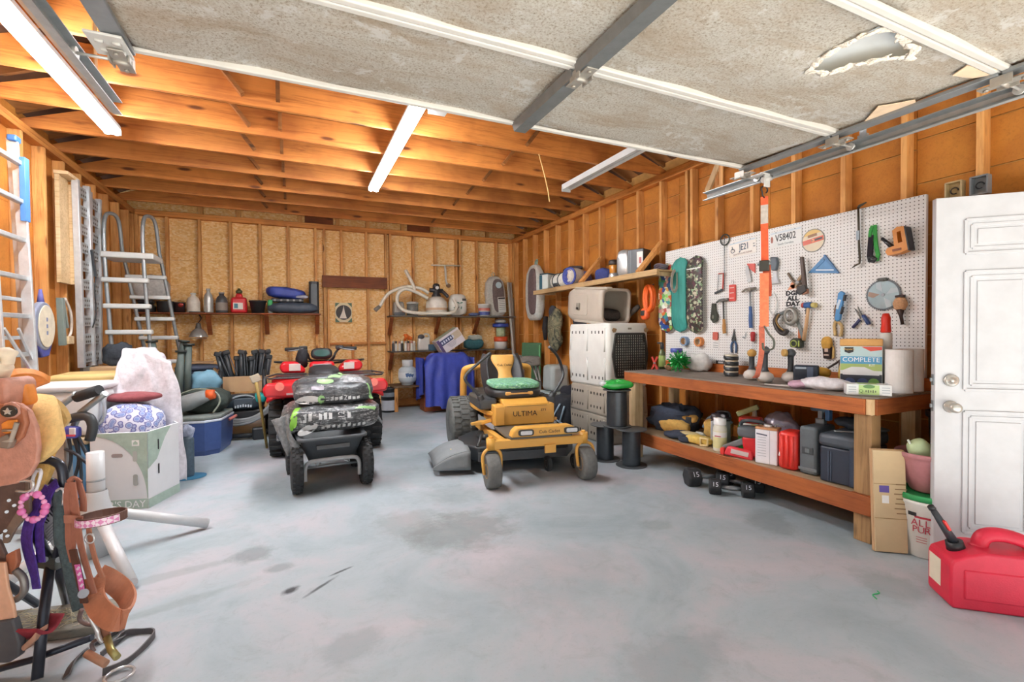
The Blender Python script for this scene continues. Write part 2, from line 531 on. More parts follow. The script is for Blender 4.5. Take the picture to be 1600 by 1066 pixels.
zs_r = (0, .36, .68, .9, 1.32, 1.62, 1.93, 2.28, 2.62, 2.9, 3.16)
wr = B()
for k in range(8):                                       # fibre boards with staggered open seams
    y0, y1 = -.4 + k * 1.13, -.4 + (k + 1) * 1.13
    z = [0] + [q + .05 * math.sin(k * 2.1 + i) for i, q in enumerate(zs_r[1:-1])] + [3.2]
    for a, c in zip(z, z[1:]): wr.b2((3.99, y0 + .002, a + .005), (4.0, y1 - .002, c - .005))
wr.m = 1
wr.b2((4.005, -.4, 0), (4.03, 8.6, 3.3))
wr = wr.struct('wall_right', [FIB, mat('d2a25c', .8)])
for i in range(-0, 21):
    y = 8.399 - i * .4064
    if 1.0 > y > -.2: continue
    kid(wr, 'stud', STUD, (3.9, y - .019, .04), (3.989, y + .019, 3.06))
for y in (8.48, 3.86, 1.06): kid(wr, 'stud', STUD, (3.9, y - .019, .04), (3.989, y + .019, 3.06))
kid(wr, 'sole_plate', STUDY, (3.9, -.4, .001), (3.989, 8.5, .039))
kid(wr, 'top_plate', STUDY, (3.895, -.4, 3.06), (3.989, 8.5, 3.1))
kid(wr, 'top_plate', STUDY, (3.895, -.4, 3.1), (3.989, 8.5, 3.14))
kid(wr, 'door_header', STUDY, (3.9, -.2, 2.1), (3.989, 1.04, 2.2))
kid(wr, 'bench_ledger', wood('c06a28', '8a4216', 'y'), (3.855, 1.71, .875), (3.899, 4.2, .978))
kid(wr, 'pegboard_nailer', STUDY, (3.87, .9, .97), (3.899, 1.72, 1.05))
B().beam((3.9,3.64,2.751), (3.9,3.501,2.983), .06, .03, (1, 0, 0)).part('brace', PALE, wr)

wl = slabs(-2.19, -2.178, -.4, 8.6, (0, 1.22, 2.44, 3.2), .004).b2((-2.21, -.4, 0), (-2.191, 8.6, 3.3)).struct('wall_left', FIB)
for i in range(-14, 8):
    y = 5.414 + i * .4064
    kid(wl, 'stud', STUD, (-2.177, y - .019, .04), (-2.087, y + .019, 3.06))
kid(wl, 'stud', STUD, (-2.177, 8.46, .04), (-2.087, 8.498, 3.06))
kid(wl, 'sole_plate', STUDY, (-2.177, -.4, .001), (-2.087, 8.5, .039))
kid(wl, 'top_plate', STUDY, (-2.177, -.4, 3.06), (-2.083, 8.5, 3.1))
kid(wl, 'top_plate', STUDY, (-2.177, -.4, 3.1), (-2.083, 8.5, 3.14))
kid(wl, 'fire_block', STUDY, (-2.17, 5.46, .56), (-2.1, 5.8, .6))

# ---------------------------------------------------------------- roof
DECK = mat('563620', .85, 0, .25, 3)
RAFT = wood('8f5c2c', '5c3414', 'x')
rz = lambda x: 3.3 + (3.0 - abs(x - .9)) * .42
roof = B()
for sx in (-1, 1):
    roof.prism([(.9, rz(.9) + .15), (.9, rz(.9) + .17), (.9 + sx * 3.6, rz(.9 + 3.6) + .17), (.9 + sx * 3.6, rz(.9 + 3.6) + .15)], -.8, 8.7, ax='y')
roof = roof.struct('ceiling', DECK)
for k in range(-7, 7):
    y = 4.345 + k * .6096
    B().prism([(-2.17, 3.141), (3.98, 3.141), (3.98, 3.2), (3.45, 3.38), (-1.65, 3.38), (-2.17, 3.2)], -.019, .019, .003, 'y').part('joist', JOIST, roof, None, M.Translation((0, y, 0)))
    for sx in (-1, 1):
        e = .9 + sx * 3.25
        B().prism([(.9, rz(.9)), (.9, rz(.9) + .145), (e, rz(e) + .145), (e, rz(e))], -.019, .019, 0, 'y').part('rafter', RAFT, roof, None, M.Translation((0, y + .039, 0)))
    for x, w in ((-.35, -.9), (2.15, 2.7)):
        B().beam((x, 0, 3.2), (w, 0, rz(w) + .1), .03, .085, (0, 1, 0)).part('web', RAFT, roof, None, M.Translation((0, y - .038, 0)))
    B().beam((-.1, 0, 3.2), (-.1, 0, rz(-.1) + .1), .03, .09, (0, 1, 0)).part('web', RAFT, roof, None, M.Translation((0, y - .038, 0)))
for x in (2.02, 2.2, 2.52):
    B().prism([(x - .07, rz(x - .07) + .125), (x + .07, rz(x + .07) + .125), (x + .07, rz(x + .07) + .145), (x - .07, rz(x - .07) + .145)], 4.2, 7.6, ax='y').part('roof_strip', paint('c9ccc9'), roof)
kid(roof, 'cross_tie', PALEY, (.82, -.4, 3.385), (.91, 8.5, 3.42))

# ---------------------------------------------------------------- overhead garage door
def liner_mat():
    n = N('peeling_door_liner')
    v = n.coord()
    c = n.ramp(n.noise(v, 110, 3, .75), [(.32, 'b5a48c'), (.47, 'e6e0d4'), (.7, 'f6f3ea')])
    st = n.noise(n.n('ShaderNodeMapping', I_Vector=v, I_Scale=(.8, 2.4, 1)).outputs[0], 2.4, 7, .75, .5)
    c = n.mix(n.math('MULTIPLY', n.ramp(st, [(.46, '000000'), (.66, 'ffffff')]), .6), c, 'c4a985')
    c = n.mix(n.math('MULTIPLY', n.ramp(n.noise(v, 3.6, 8, .8, .35), [(.55, '000000'), (.6, 'ffffff')]), .8), c, 'fbf9f4')
    n.bump(n.noise(v, 60, 4, .7), .6, .006)
    return n.out(c, .85)
LINER = liner_mat()
def bar(name, m, par, lo, hi, bev=.004): return kid(par, name, m, lo, hi, bev)
gd = bpy.data.objects.new('door_1', None)
C.objects.link(gd)
gd['kind'] = 'structure'
gd['label'] = 'white sectional garage door rolled up overhead with worn peeling liner'
gd.matrix_world = M.Translation((1.075, 0, 2.4))
GDW = 1.675
HOLE = [(x - 1.075, y) for x, y in ((1.96,1.299), (1.917,1.199), (1.914,1.102), (1.931,1.021), (2.008,0.979), (2.051,1.016), (2.193,1.031), (2.241,1.075), (2.157,1.121), (2.101,1.185), (2.064,1.274))]
ribs = [2.25, 1.652, .965, .36, -.25]
for a, (y1, y0) in enumerate(zip(ribs, ribs[1:])):
    b = B()
    nx, ny = (150, 32) if a == 1 else (60, 12)
    def hole(x, y):
        if a != 1: return False
        x, y = x + .02 * noise.noise(V((x * 22, y * 22, 2))), y + .02 * noise.noise(V((x * 22, y * 22, 5)))
        c = False
        for (x1, y1), (x2, y2) in zip(HOLE, HOLE[1:] + HOLE[:1]):
            if (y1 > y) != (y2 > y) and x < (x2 - x1) * (y - y1) / (y2 - y1) + x1: c = not c
        return c
    g = {}
    for i in range(nx + 1):
        for j in range(ny + 1):
            x, y = -GDW + .03 + (2 * GDW - .06) * i / nx, y0 + .01 + (y1 - y0 - .02) * j / ny
            g[i, j] = (x, y, .012 * noise.noise(V((x * 3, y * 3, a))))
    vv = {k: b.bm.verts.new(p) for k, p in g.items()}
    for i in range(nx):
        for j in range(ny):
            cx, cy = (g[i, j][0] + g[i + 1, j + 1][0]) / 2, (g[i, j][1] + g[i + 1, j + 1][1]) / 2
            if not hole(cx, cy): b.f([vv[i, j], vv[i, j + 1], vv[i + 1, j + 1], vv[i + 1, j]], True)
    bmesh.ops.solidify(b.bm, geom=b.bm.faces[:], thickness=-.02)
    sec = b.part('door_section', LINER, gd)
    B().b2((-GDW, y0 + .004, .045), (GDW, y1 - .004, .05)).part('steel_skin', paint('cfd4d6'), sec)
    for yy in (y1, y0): B().box((0, yy + (-.016 if yy == y1 else .016), .012), (2 * GDW, .03, .06), .006).part('edge_rail', paint('cfcdc7'), sec)
    for xx in (-GDW + .03, GDW - .03): B().b2((xx - .035, y0 + .006, -.03), (xx + .035, y1 - .006, -.012), .003).part('end_stile', STEEL, sec)
    B().prism([(-.045, -.012), (-.032, -.05), (.032, -.05), (.045, -.012)], y0 + .015, y1 - .015, 0, 'y').part('centre_stile', metal('7b7f80', .5), sec)
    if a == 1:
        for q in range(54):                              # ragged flakes curling off the rim of the hole
            k = q / 54 * len(HOLE)
            p0, p1 = HOLE[int(k)], HOLE[(int(k) + 1) % len(HOLE)]
            x, y = p0[0] + (p1[0] - p0[0]) * (k % 1), p0[1] + (p1[1] - p0[1]) * (k % 1)
            fb = B().blob((0, 0, 0), (.014 + .03 * rnd.random(), .008 + .012 * rnd.random(), .003), 1, .014, 30, q, 9, 6)
            fb.part('torn_flake', LINER, sec, None, TX(x, y, -.004 - .006 * rnd.random(), 24 * rnd.random() - 12, 20 * rnd.random() - 10, math.degrees(math.atan2(p1[1] - p0[1], p1[0] - p0[0])) + 50 * (rnd.random() - .5)))
        for pt in (((x - 1.075, y) for x, y in ((2.772,1.621), (2.688,1.484), (2.566,1.355), (2.611,1.308), (2.656,1.247), (2.738,1.28), (2.745,1.38), (2.759,1.486))), ((x - 1.075, y) for x, y in ((2.548,1.064), (2.508,1.002), (2.657,0.962), (2.706,0.984), (2.655,1.039)))):
            B().prism(list(pt), -.016, -.012).part('bare_patch', mat('dcc3a6', .9), sec)
HINGE = metal('a8a49c', .45)
for y in ribs[:-1]:
    for x in (-GDW + .02, 0, GDW - .02):
        if y == ribs[0] and x == 0: continue
        b = B().box((x, y + .045, -.055), (.05, .075, .006), .002).box((x, y - .045, -.055), (.05, .075, .006), .002).cyl((x - .035, y, -.06), (x + .035, y, -.06), .011, n=12)
        for dy in (-.06, .06): b.cyl((x, y + dy, -.058), (x, y + dy, -.066), .009, n=6)
        b.box((x - .03, y, -.05), (.006, .07, .04)).box((x + .03, y, -.05), (.006, .07, .04))
        b.part('hinge', HINGE, gd)
    for sx in (-1, 1):
        b = B().cyl((sx * (GDW - .03), y, -.055), (sx * 1.79, y, -.055), .006, n=8)
        b.cyl((sx * 1.785, y, -.055), (sx * 1.803, y, -.055), .022, n=16)
        b.part('roller', metal('c9c9c6', .4), gd)
b = B().b2((-GDW - .05, 2.1, -.045), (-GDW + .06, 2.25, -.035), .003)
for x in (-1.69, -1.64):
    for y in (2.14, 2.2): b.tube([(x - .012, y, -.048), (x + .012, y, -.048)], .006, 6)
b.part('top_bracket', paint('c8c8c4'), gd)
br = B().box((1.74, 2.2, -.06), (.05, .12, .008), .002).box((1.76, 2.15, -.1), (.05, .012, .09), .003).cyl((1.74, 2.16, -.1), (1.81, 2.16, -.075), .02, n=14)
br.part('top_bracket', paint('c8c8c4'), gd)

def track(name, x, sx, y0, y1, label):
    z = 2.345
    t = T(name, label, 'door track', fl(x, y1, z))
    prof = [(-.028, -.03), (.0, -.03), (.018, -.022), (.024, 0), (.018, .022), (0, .03), (-.028, .03)]
    inn = [(u - .004 if i in (2, 3, 4) else u, v * .86) for i, (u, v) in enumerate(prof)]
    B().prism([(sx * u, v) for u, v in prof + inn[::-1]], y0 - y1, 0, 0, 'y').part('channel', GALV, t)
    for y in (-.12, -1.1, -2.2):
        B().box((sx * .03, y, .42), (.004, .035, .86), 0).box((sx * .032, y, .04), (.02, .05, .05)).part('hanger_strap', GALV if y != -.12 else STUD, t)
    return t
track('door_track', -.73, -1, -.35, 2.72, 'galvanised garage door track hanging beside the left tube light')
track('door_track', 2.895, 1, -.35, 2.72, 'galvanised garage door track running above the pegboard')

# ---------------------------------------------------------------- entry door standing open
d2 = bpy.data.objects.new('door_2', None)
C.objects.link(d2)
d2['kind'] = 'structure'
d2['label'] = 'white panelled entry door standing open into the garage'
ang = math.atan2(-.256, .27)
d2.matrix_world = M.Translation((3.214, 1.408, 0)) @ M.Rotation(ang, 4, 'Z')
DW = paint('c3c5c9', .35)
B().b2((0, 0, .02), (.9, .042, 2.03), .003).part('slab', DW, d2)
def molding(x0, z0, x1, z1):
    b = B()
    for k, (w, h) in enumerate(((0, .006), (.028, .003))):
        a0, c0, a1, c1 = x0 + w, z0 + w, x1 - w, z1 - w
        for p, q in (((a0, c0), (a1, c0)), ((a1, c0), (a1, c1)), ((a1, c1), (a0, c1)), ((a0, c1), (a0, c0))):
            b.beam((p[0], -h / 2, p[1]), (q[0], -h / 2, q[1]), .016, h + .004, (0, 1, 0), .002)
    b.b2((x0 + .05, -.005, z0 + .05), (x1 - .05, .002, z1 - .05), .003)
    b.part('panel_moulding', DW, d2)
for x0, x1 in ((.13, .42), (.49, .78)):
    molding(x0, 1.72, x1, 1.9)
    molding(x0, .98, x1, 1.62)
    molding(x0, .2, x1, .86)
KN = metal('c4c2ba', .25)
B().lathe([(.034, 0), (.034, .006), (.026, .012), (.013, .016), (.012, .03), (.022, .036), (.028, .05), (.026, .064), (.012, .07), (0, .07)], (0, 0, 0), 24).part('door_knob', KN, d2, None, M.Translation((.07, 0, .885)) @ M.Rotation(R(90), 4, 'X'))
B().lathe([(.034, 0), (.034, .012), (.026, .018), (.012, .02), (.012, .024), (0, .024)], (0, 0, 0), 24).part('deadbolt', KN, d2, None, M.Translation((.07, 0, 1.03)) @ M.Rotation(R(90), 4, 'X'))
for z in (.885, 1.03): B().b2((-.003, .008, z - .03), (0, .034, z + .03)).b2((-.012, .015, z - .01), (-.002, .027, z + .01)).part('latch_plate', STEEL, d2)
for y, lab, m, nm in ((1.6, 'tan electrical box on the stud right of the pegboard top', plas('cdb98a'), 'electrical_box'), (1.475, 'grey electrical box above the open white door', plas('8b9296'), 'electrical_box')):
    t = T(nm, lab, 'electrical box', RW(y, 2.2, 0, 0, 3.9))
    b = B()
    for p in ((0, -.055, .055, 0.09, .008), (0, .055, .055, .09, .008)): b.box((p[0], p[1], .025), (.085, .008, .05))
    b.box((-.04, 0, .025), (.008, .11, .05)).box((.04, 0, .025), (.008, .11, .05)).box((0, 0, .003), (.085, .115, .004))
    b.part('box_body', m, t)
    B().tube(arc((0, 0, .03), .02, 0, 300, 10, 'xy'), .004, 6).part('wire', BLACK, t)

# ---------------------------------------------------------------- fluorescent strip lights
TUBEM = emit('lit_fluorescent_tube', 'fbfcff', TUBE)
def strip(x, y0, y1, lit, label):
    t = T('strip_light', label, 'strip light', fl(x, (y0 + y1) / 2, 3.14), 'strip lights under the joists' if lit else None)
    L = (y1 - y0) / 2
    B().prism([(-.055, -.07), (-.055, -.004), (.055, -.004), (.055, -.07), (.03, -.045), (-.03, -.045)] if not lit else [(-.06, -.05), (-.05, -.004), (.05, -.004), (.06, -.05)], -L, L, 0, 'y').part('housing', paint('d5dad9'), t)
    for s in (-1, 1):
        B().box((0, s * (L - .012), -.065), (.12, .022, .05), .004).part('end_cap', paint('c2c8c8'), t)
        if lit: B().cyl((s * .032, -L + .025, -.078), (s * .032, L - .025, -.078), .019, n=14).part('tube', TUBEM, t)
        else: B().box((s * .03, 0, -.05), (.006, 2 * L - .05, .006)).part('reflector_rib', paint('c2c8c8'), t)
    return t
strip(-1.41, 2.75, 5.2, 1, 'lit twin tube strip light above the left wall ladders')
strip(.895, 3.6, 6.0, 1, 'lit twin tube strip light over the middle of the garage')
strip(3.08, 2.66, 5.1, 0, 'unlit bare strip light housing near the right wall')
B().box((1.06, 3.7, 3.1), (.14, .1, .07), .006).thing('junction_box', paint('d3d6d6'), 'small white junction box beside the middle strip light under the door edge', 'junction box')
B().tube(smooth([(2.3, 4.33, 3.14), (2.33, 4.3, 2.98), (2.38, 4.3, 2.8), (2.41, 4.31, 2.66)]), .006, 6).thing('pull_cord', mat('d8b070', .8), 'tan pull cord hanging from a joist', 'cord')

# ---------------------------------------------------------------- pegboard and what hangs on it
def peg_mat():
    n = N('white_pegboard')
    sep = n.n('ShaderNodeSeparateXYZ', i0=n.coord())
    d = []
    for k in (0, 1):
        fr = n.math('SUBTRACT', n.math('FRACT', n.math('MULTIPLY', sep.outputs[k], 1 / .0254)), .5)
        d.append(n.math('MULTIPLY', fr, fr))
    h = n.math('LESS_THAN', n.math('ADD', d[0], d[1]), .0225)
    return n.out(n.mix(h, 'e6e6e4', '3a332c'), .5)
B().b2((0, 0, -.026), (2.467, 1.24, 0), .001).thing('pegboard', peg_mat(), 'white perforated pegboard covered in hanging tools above the workbench', 'pegboard', RW(4.217, .98, .0))
def wires(t, *pts):                                       # little peg hooks
    for u, v in pts: B().tube([(u, v + .015, 0), (u, v, .004), (u, v - .004, .02), (u, v + .006, .026)], .002, 5).part('peg_hook', STEEL, t)
def pg(name, label, cat, o, rot=0, n=.001, group=None): return T(name, label, cat, RW(o[0], o[1], n, rot), group)

def board_mat(cols, sc, nm):
    n = N(nm)
    v = n.coord()
    vo = n.n('ShaderNodeTexVoronoi', I_Vector=n.n('ShaderNodeVectorMath', operation='ADD', i0=v, i1=n.n('ShaderNodeVectorMath', operation='SCALE', i0=n.n('ShaderNodeTexNoise', I_Vector=v, I_Scale=30).outputs[1], I_Scale=.05).outputs[0]).outputs[0], I_Scale=sc)
    st = [((i + .5) / len(cols), c) for i, c in enumerate(cols)]
    r = n.ramp(n.n('ShaderNodeSeparateColor', i0=vo.outputs['Color']).outputs[0], st)
    return n.out(r, .45)
def deck(label, o, L, W, m, tips):
    t = pg('skateboard_deck', label, 'skateboard deck', o, 0, .034)
    nu, nv = 10, 34
    def fn(u, v):
        s = (v - .5) * L
        e = max(0, abs(s) - L / 2 + W / 2) / (W / 2)
        w = W / 2 * math.sqrt(max(0, 1 - min(e, 1) ** 2.6)) + .001
        x = (u - .5) * 2 * w
        k = max(0, abs(s) - .26)
        return (x, s, .03 + .012 * (1 - (2 * u - 1) ** 2) - k * .22)
    B().sheet(fn, nu, nv, .011).part('board', m, t)
    if len(tips) > 1:
        n0 = B()
        for q in tips[1:] or []: n0.box((0, q[0], .0415), (W * .9, q[1], .003), .001)
        n0.part('painted_band', mat(tips[1][2]), t)
    wires(t, (0, L / 2 - .02))
    return t
deck('skateboard deck with busy green and orange cartoon-style print, leftmost of three', (4.16,1.689), .79, .2, board_mat(['e8e0c8', '3f9a3a', '2b4f9e', '222222', 'd4682c', '7fd060', 'f0f0ea', 'b03028', '3a8f88'], 22, 'printed_green_deck'), [(.31, .1, '8ab09c')])
deck('plain teal skateboard deck with bare worn nose, middle of three', (3.95,1.709), .82, .21, wood('3f9c92', '2a7a72', 'y', knots=False), [(.345, .05, '9a8f80')])
deck('dark patterned skateboard deck with worn grey nose, rightmost of three', (3.728,1.696), .82, .21, board_mat(['3a302a', '4a3a34', '30343a', '5c3040', '453a30', '8fb088', 'c8c0a8', '3a4a3a'], 38, 'printed_dark_deck'), [(.34, .06, '8f867a'), (.27, .012, 'e6ece8')])

t = pg('hitch_pin_rod', 'long thin steel rod with a ring handle hanging at the pegboard top', 'rod', (3.381,2.207), 0, .012)
B().tube(arc((0, 0, 0), .052, 40, 400, 24, 'xy'), .0065, 8, True).part('ring_handle', plas('3a3f3c'), t)
B().cyl((0, .03, .008), (0, -.5, .008), .0045, n=8).part('shaft', STEEL, t)

def plate(label, o, rot, w, h, txt, sub, wheel, tint):
    t = pg('license_plate', label, 'license plate', o, rot, .004)
    B().prism(rrect(w, h, .012), 0, .0015, .0006).part('plate', paint(tint), t)
    B().prism(rrect(w * .96, h * .1, .004), .0014, .002).part('band', paint('c8d4dc'), t, None, TX(0, h * .38))
    text(txt, .085, paint('34495c') if wheel else paint('25272a'), t, TX(.02 if wheel else .0, .004, .0022), .001, 'number', sx=.72, bold=.001)
    text(sub, .024, paint('8a6a60') if wheel else paint('50606a'), t, TX(0, -h * .36, .0022), .0006, 'state_name')
    if wheel:
        b = B().tube(arc((-w * .36, -.012, .003), .02, 60, 330, 12, 'xy'), .003, 5).tube([(-w * .36 - .004, .03, .003), (-w * .36, 0, .003), (-w * .36 + .018, 0, .003), (-w * .36 + .024, -.022, .003)], .003, 5)
        b.part('wheelchair_symbol', paint('34495c'), t)
        text('8 9', .03, paint('34495c'), t, TX(w * .43, .0, .0022) @ M.Rotation(R(90), 4, 'Z'), .0006, 'small_number')
    else:
        B().prism(ell(.012, .03, 10), .0015, .0022).part('emblem', paint('a05a48'), t, None, TX(-w * .44, .0))
    for sx in (-1, 1): B().cyl((sx * w * .3, h * .41, 0), (sx * w * .3, h * .41, .005), .005, n=8).part('screw', STEEL, t)
plate('white license plate JE21 with wheelchair symbol left of the orange strap', (3.187,2.1), 3, .3, .15, 'JE21', 'SOUTH CAROLINA', True, 'e8e4dc')
plate('white license plate V58402 right of the orange strap', (2.752,2.116), 1, .29, .14, 'V58402', 'South Carolina', False, 'dfe2e0')

t = pg('hacksaw', 'small red-framed hacksaw hanging right of the skateboard decks', 'hacksaw', (3.435,1.785), -4)
B().tube([(-.025, .095, .015), (.035, .1, .015), (.035, -.06, .015), (-.01, -.075, .015)], .007, 6).part('frame', plas('c4453c'), t)
B().box((-.03, .01, .012), (.008, .17, .002)).part('blade', STEEL, t)
B().beam((.04, -.06, .015), (-.06, -.1, .015), .022, .018, (0, 0, 1), .005).part('handle', DGREY, t)

def hammer(name, label, o, rot, hl, hc, gc, gl, head='7c7e7c', cat='hammer'):
    t = pg(name, label, cat, o, rot)
    b = B().cyl((.01, 0, .025), (.06, 0, .025), .014, .013, 12).box((0, 0, .025), (.035, .03, .026), .004)
    b.tube(smooth([(-.015, .003, .025), (-.05, 0, .025), (-.09, -.022, .025)], 5), [.012] * 5 + [.01] * 5 + [.004], 8)
    b.part('head', metal(head, .5), t)
    B().tube([(0, .015, .025), (0, -hl * .5, .025), (0, -hl + gl * .5, .025)], [.009, .008, .009], 10).part('shaft', hc, t)
    B().tube(smooth([(0, -hl + gl, .025), (.002, -hl + gl * .6, .025), (0, -hl + gl * .25, .025), (.004, -hl, .025)], 4), [.011] * 4 + [.0135] * 4 + [.0125] * 4 + [.015], 10, flat=1.3).part('grip', gc, t)
    wires(t, (-.02, -.016), (.02, -.016))
hammer('claw_hammer', 'claw hammer with a tan lower handle below the long ring rod', (3.389,1.616), 2, .33, plas('3a3a34'), wood('d09a58', 'a87038', 'y', knots=False), .14)
hammer('framing_hammer', 'steel claw hammer with blue rubber grip left of the orange strap', (3.086,1.697), 1, .36, STEEL, plas('3d5f96'), .2, '8a8378')
t = pg('tube_cutter', 'dark crescent-headed hand tool hanging below the small red hacksaw', 'tool', (3.507,1.488), 0)
B().prism([(-0.024, 0.105), (0.017, 0.102), (0.024, 0.025), (0.052, -0.028), (0.040, -0.079), (-0.008, -0.097), (-0.044, -0.050), (-0.032, 0.014)], .004, .03, .006).part('tool_body', plas('35382f'), t)
B().prism(ell(.013, .02, 12, 0, -.035), .03, .034).part('oval_badge', plas('7b7d70'), t)
t = pg('tape_card', 'red carded pack hanging beside the claw hammer head', 'package', (3.291,1.678), 0)
B().prism(rrect(.07, .16, .01), .002, .02, .004).part('pack', plas('d1524a'), t)
for v in (-.05, 0, .05): B().box((0, v, .022), (.05, .006, .004)).part('strip', paint('f2ded6'), t)
B().tube(arc((0, .1, .01), .016, -90, 200, 10, 'xy'), .002, 5).part('peg_hook', STEEL, t)
t = pg('utility_scraper', 'white curved scraper in red packaging right of the JE21 plate top', 'scraper', (3.086,1.858), 0)
B().prism([(-0.048, 0.083), (0.040, 0.071), (0.041, -0.017), (-0.020, 0.032)], .002, .012, .002).part('package', plas('cf5a50'), t)
B().prism([(-0.051, 0.060), (-0.024, 0.056), (0.010, -0.091), (-0.027, -0.096), (-0.055, 0.006)], .012, .022, .003).part('blade', paint('c6c9ca'), t)

t = pg('needle_nose_pliers', 'needle nose pliers with blue handles under the framing hammer', 'pliers', (3.276,1.2), 0)
B().tube([(-.004, .13, .01), (-.008, .06, .012), (-.014, .02, .012)], [.002, .006, .012], 8).tube([(.004, .13, .01), (.008, .06, .012), (.014, .02, .012)], [.002, .006, .012], 8).cyl((0, .02, 0), (0, .02, .022), .016, n=14).part('jaws', metal('55585a', .5), t)
for s in (-1, 1): B().tube(smooth([(s * .008, .01, .012), (s * .028, -.03, .012), (s * .024, -.1, .012)], 4), .0095, 8).part('grip', plas('46648c'), t)
def roll(label, o, c, c2):
    t = pg('tape_roll', label, 'tape roll', o, 0, .002)
    b = B()
    a = [b.ring(V((0, 0, z)), V((1, 0, 0)), V((0, 1, 0)), r, 28) for r, z in ((.05, 0), (.05, .045), (.038, .045), (.038, 0))]
    b.skin(a, False, True, False).part('tape', plas(c), t)
    b = B()
    a = [b.ring(V((0, 0, z)), V((1, 0, 0)), V((0, 1, 0)), r, 28) for r, z in ((.0378, 0), (.0378, .046), (.034, .046), (.034, 0))]
    b.skin(a, False, True, False).part('core', CARD, t)
    wires(t, (0, .03))
roll('blue roll of tape hung low under the teal skateboard deck', (3.9,1.204), '7d9cc0', '')
roll('orange roll of tape hung low under the dark patterned deck', (3.698,1.2), 'd98848', '')
t = pg('blister_pack', 'clear-topped red and white blister pack hung under the dark crescent tool', 'package', (3.499,1.21), -3)
B().prism(rrect(.085, .1, .006), .001, .004).part('card', paint('e4e4e2'), t, None, TX(0, -.035))
B().prism(rrect(.06, .08, .012), .002, .02, .006).part('red_tray', plas('cc6a5c'), t, None, TX(0, .05))
for v in (-.02, -.045, -.065): B().box((0, v, .0045), (.06, .006, .001)).part('print_line', paint('7b7f84'), t)
t = pg('screwdriver', 'red-handled screwdriver hanging low just left of the orange strap', 'screwdriver', (3.058,1.251), 0)
B().lathe([(.008, .05), (.02, .045), (.022, .02), (.018, -.01), (.02, -.03), (.012, -.04)], (0, 0, .022), 12, 'y').part('handle', plas('b02c30'), t)
B().cyl((0, -.035, .022), (0, -.19, .022), .004, n=8).part('shaft', paint('cfd4d6'), t)
t = pg('bare_hook', 'small empty wire hook between the pliers and the red screwdriver', 'hook', (3.161,1.256), 0)
B().tube(arc((0, 0, .01), .014, 180, 380, 8, 'xy') + [(.014, .04, .004)], .003, 6).part('peg_hook', STEEL, t)

t = pg('hand_plane', 'grey and clear bladed hand tool right of the orange strap', 'tool', (2.847,1.829), 0)
B().prism([(-0.031, 0.134), (0.030, 0.125), (0.039, 0.068), (0.024, 0.008), (-0.019, 0.014), (-0.031, 0.072)], .002, .035, .008).part('handle', plas('54606a'), t)
B().prism([(-0.019, 0.014), (0.024, 0.008), (0.024, -0.048), (0.049, -0.106), (-0.043, -0.109), (-0.028, -0.071), (-0.006, -0.039)], .002, .022, .004).part('foot', metal('c9ced2', .3), t)
t = pg('caulk_loop', 'loop of clear white cord hanging right of the strap buckle', 'cord', (2.871,1.548), 0)
B().tube([(.045 * math.cos(a / 12 * PI) , .1 * math.sin(a / 12 * PI), .008 + .004 * (a % 2)) for a in range(24)], .004, 6, True).tube([(.04 * math.cos(a / 12 * PI) + .004, .094 * math.sin(a / 12 * PI), .016) for a in range(24)], .004, 6, True).part('cord', paint('eef0ee'), t)

t = pg('saw_disc', 'round cut-off disc with yellow and red label near the pegboard top', 'cutting disc', (2.512,2.045), 8)
B().cyl((0, 0, 0), (0, 0, .004), .095, n=40).part('disc', metal('8b8d88', .6), t)
B().cyl((0, 0, .004), (0, 0, .0045), .088, n=40).part('label_ground', paint('d8c9ac'), t)
B().prism([(-.088 * math.cos(a), .088 * math.sin(a)) for a in [R(q) for q in range(35, 146, 10)]], .0045, .005).part('yellow_sector', paint('d9b45c'), t)
B().prism([(-.086, .018), (.086, .018), (.086, -.02), (-.086, -.02)], .0046, .0052).part('red_band', paint('cf5a3c'), t)
B().box((.03, .0, .0055), (.09, .016, .001)).part('dark_text_bar', BLACK, t)
B().box((.0, .042, .0055), (.075, .022, .001)).part('brown_print', paint('8a5a28'), t)
B().cyl((0, 0, .004), (0, 0, .007), .014, n=16).part('hub', paint('e89a70'), t)
wires(t, (0, .0))

t = pg('pipe_wrench', 'dark iron pipe wrench hanging beside the blue speed square', 'wrench', (2.575,1.759), 2, .03)
B().prism([(-0.009, 0.161), (0.018, 0.157), (0.038, -0.099), (0.005, -0.101)], .006, .03, .004).part('handle', plas('4d3a30'), t)
B().prism([(-0.039, -0.081), (0.032, -0.077), (0.043, -0.126), (-0.005, -0.154), (-0.038, -0.124)], .004, .036, .004).part('jaw', plas('2e2c2b'), t)
B().prism([(-0.016, -0.126), (0.043, -0.110), (0.046, -0.147), (0.000, -0.157)], .002, .028, .003).part('hook_jaw', mat('9b6a50', .6), t)
t = pg('quick_clamp', 'tan scissor-like shears hanging left of the pipe wrench', 'shears', (2.63,1.712), 0)
B().tube(smooth([(-.09, .09, .015), (-.06, .04, .015), (-.02, 0, .02), (.03, -.01, .02)], 4), .011, 8).part('upper_grip', plas('6b5a48'), t)
B().tube(smooth([(.05, .07, .015), (.01, .03, .015), (-.015, -.02, .015), (.0, -.05, .015)], 4), .013, 8).part('lower_grip', plas('b09678'), t)
B().cyl((0, 0, 0), (0, 0, .03), .016, n=12).part('pivot', STEEL, t)
t = pg('sticker', 'orange figure and black lettering sticker DGK ALL DAY on the pegboard', 'sticker', (2.687,1.608), 0, .0005)
for k, w in enumerate(('DGK', 'ALL', 'DAY')): text(w, .052, paint('1c1c1e'), t, TX(0, .02 - k * .046, .0006), .0004, sx=1.15, bold=.003)
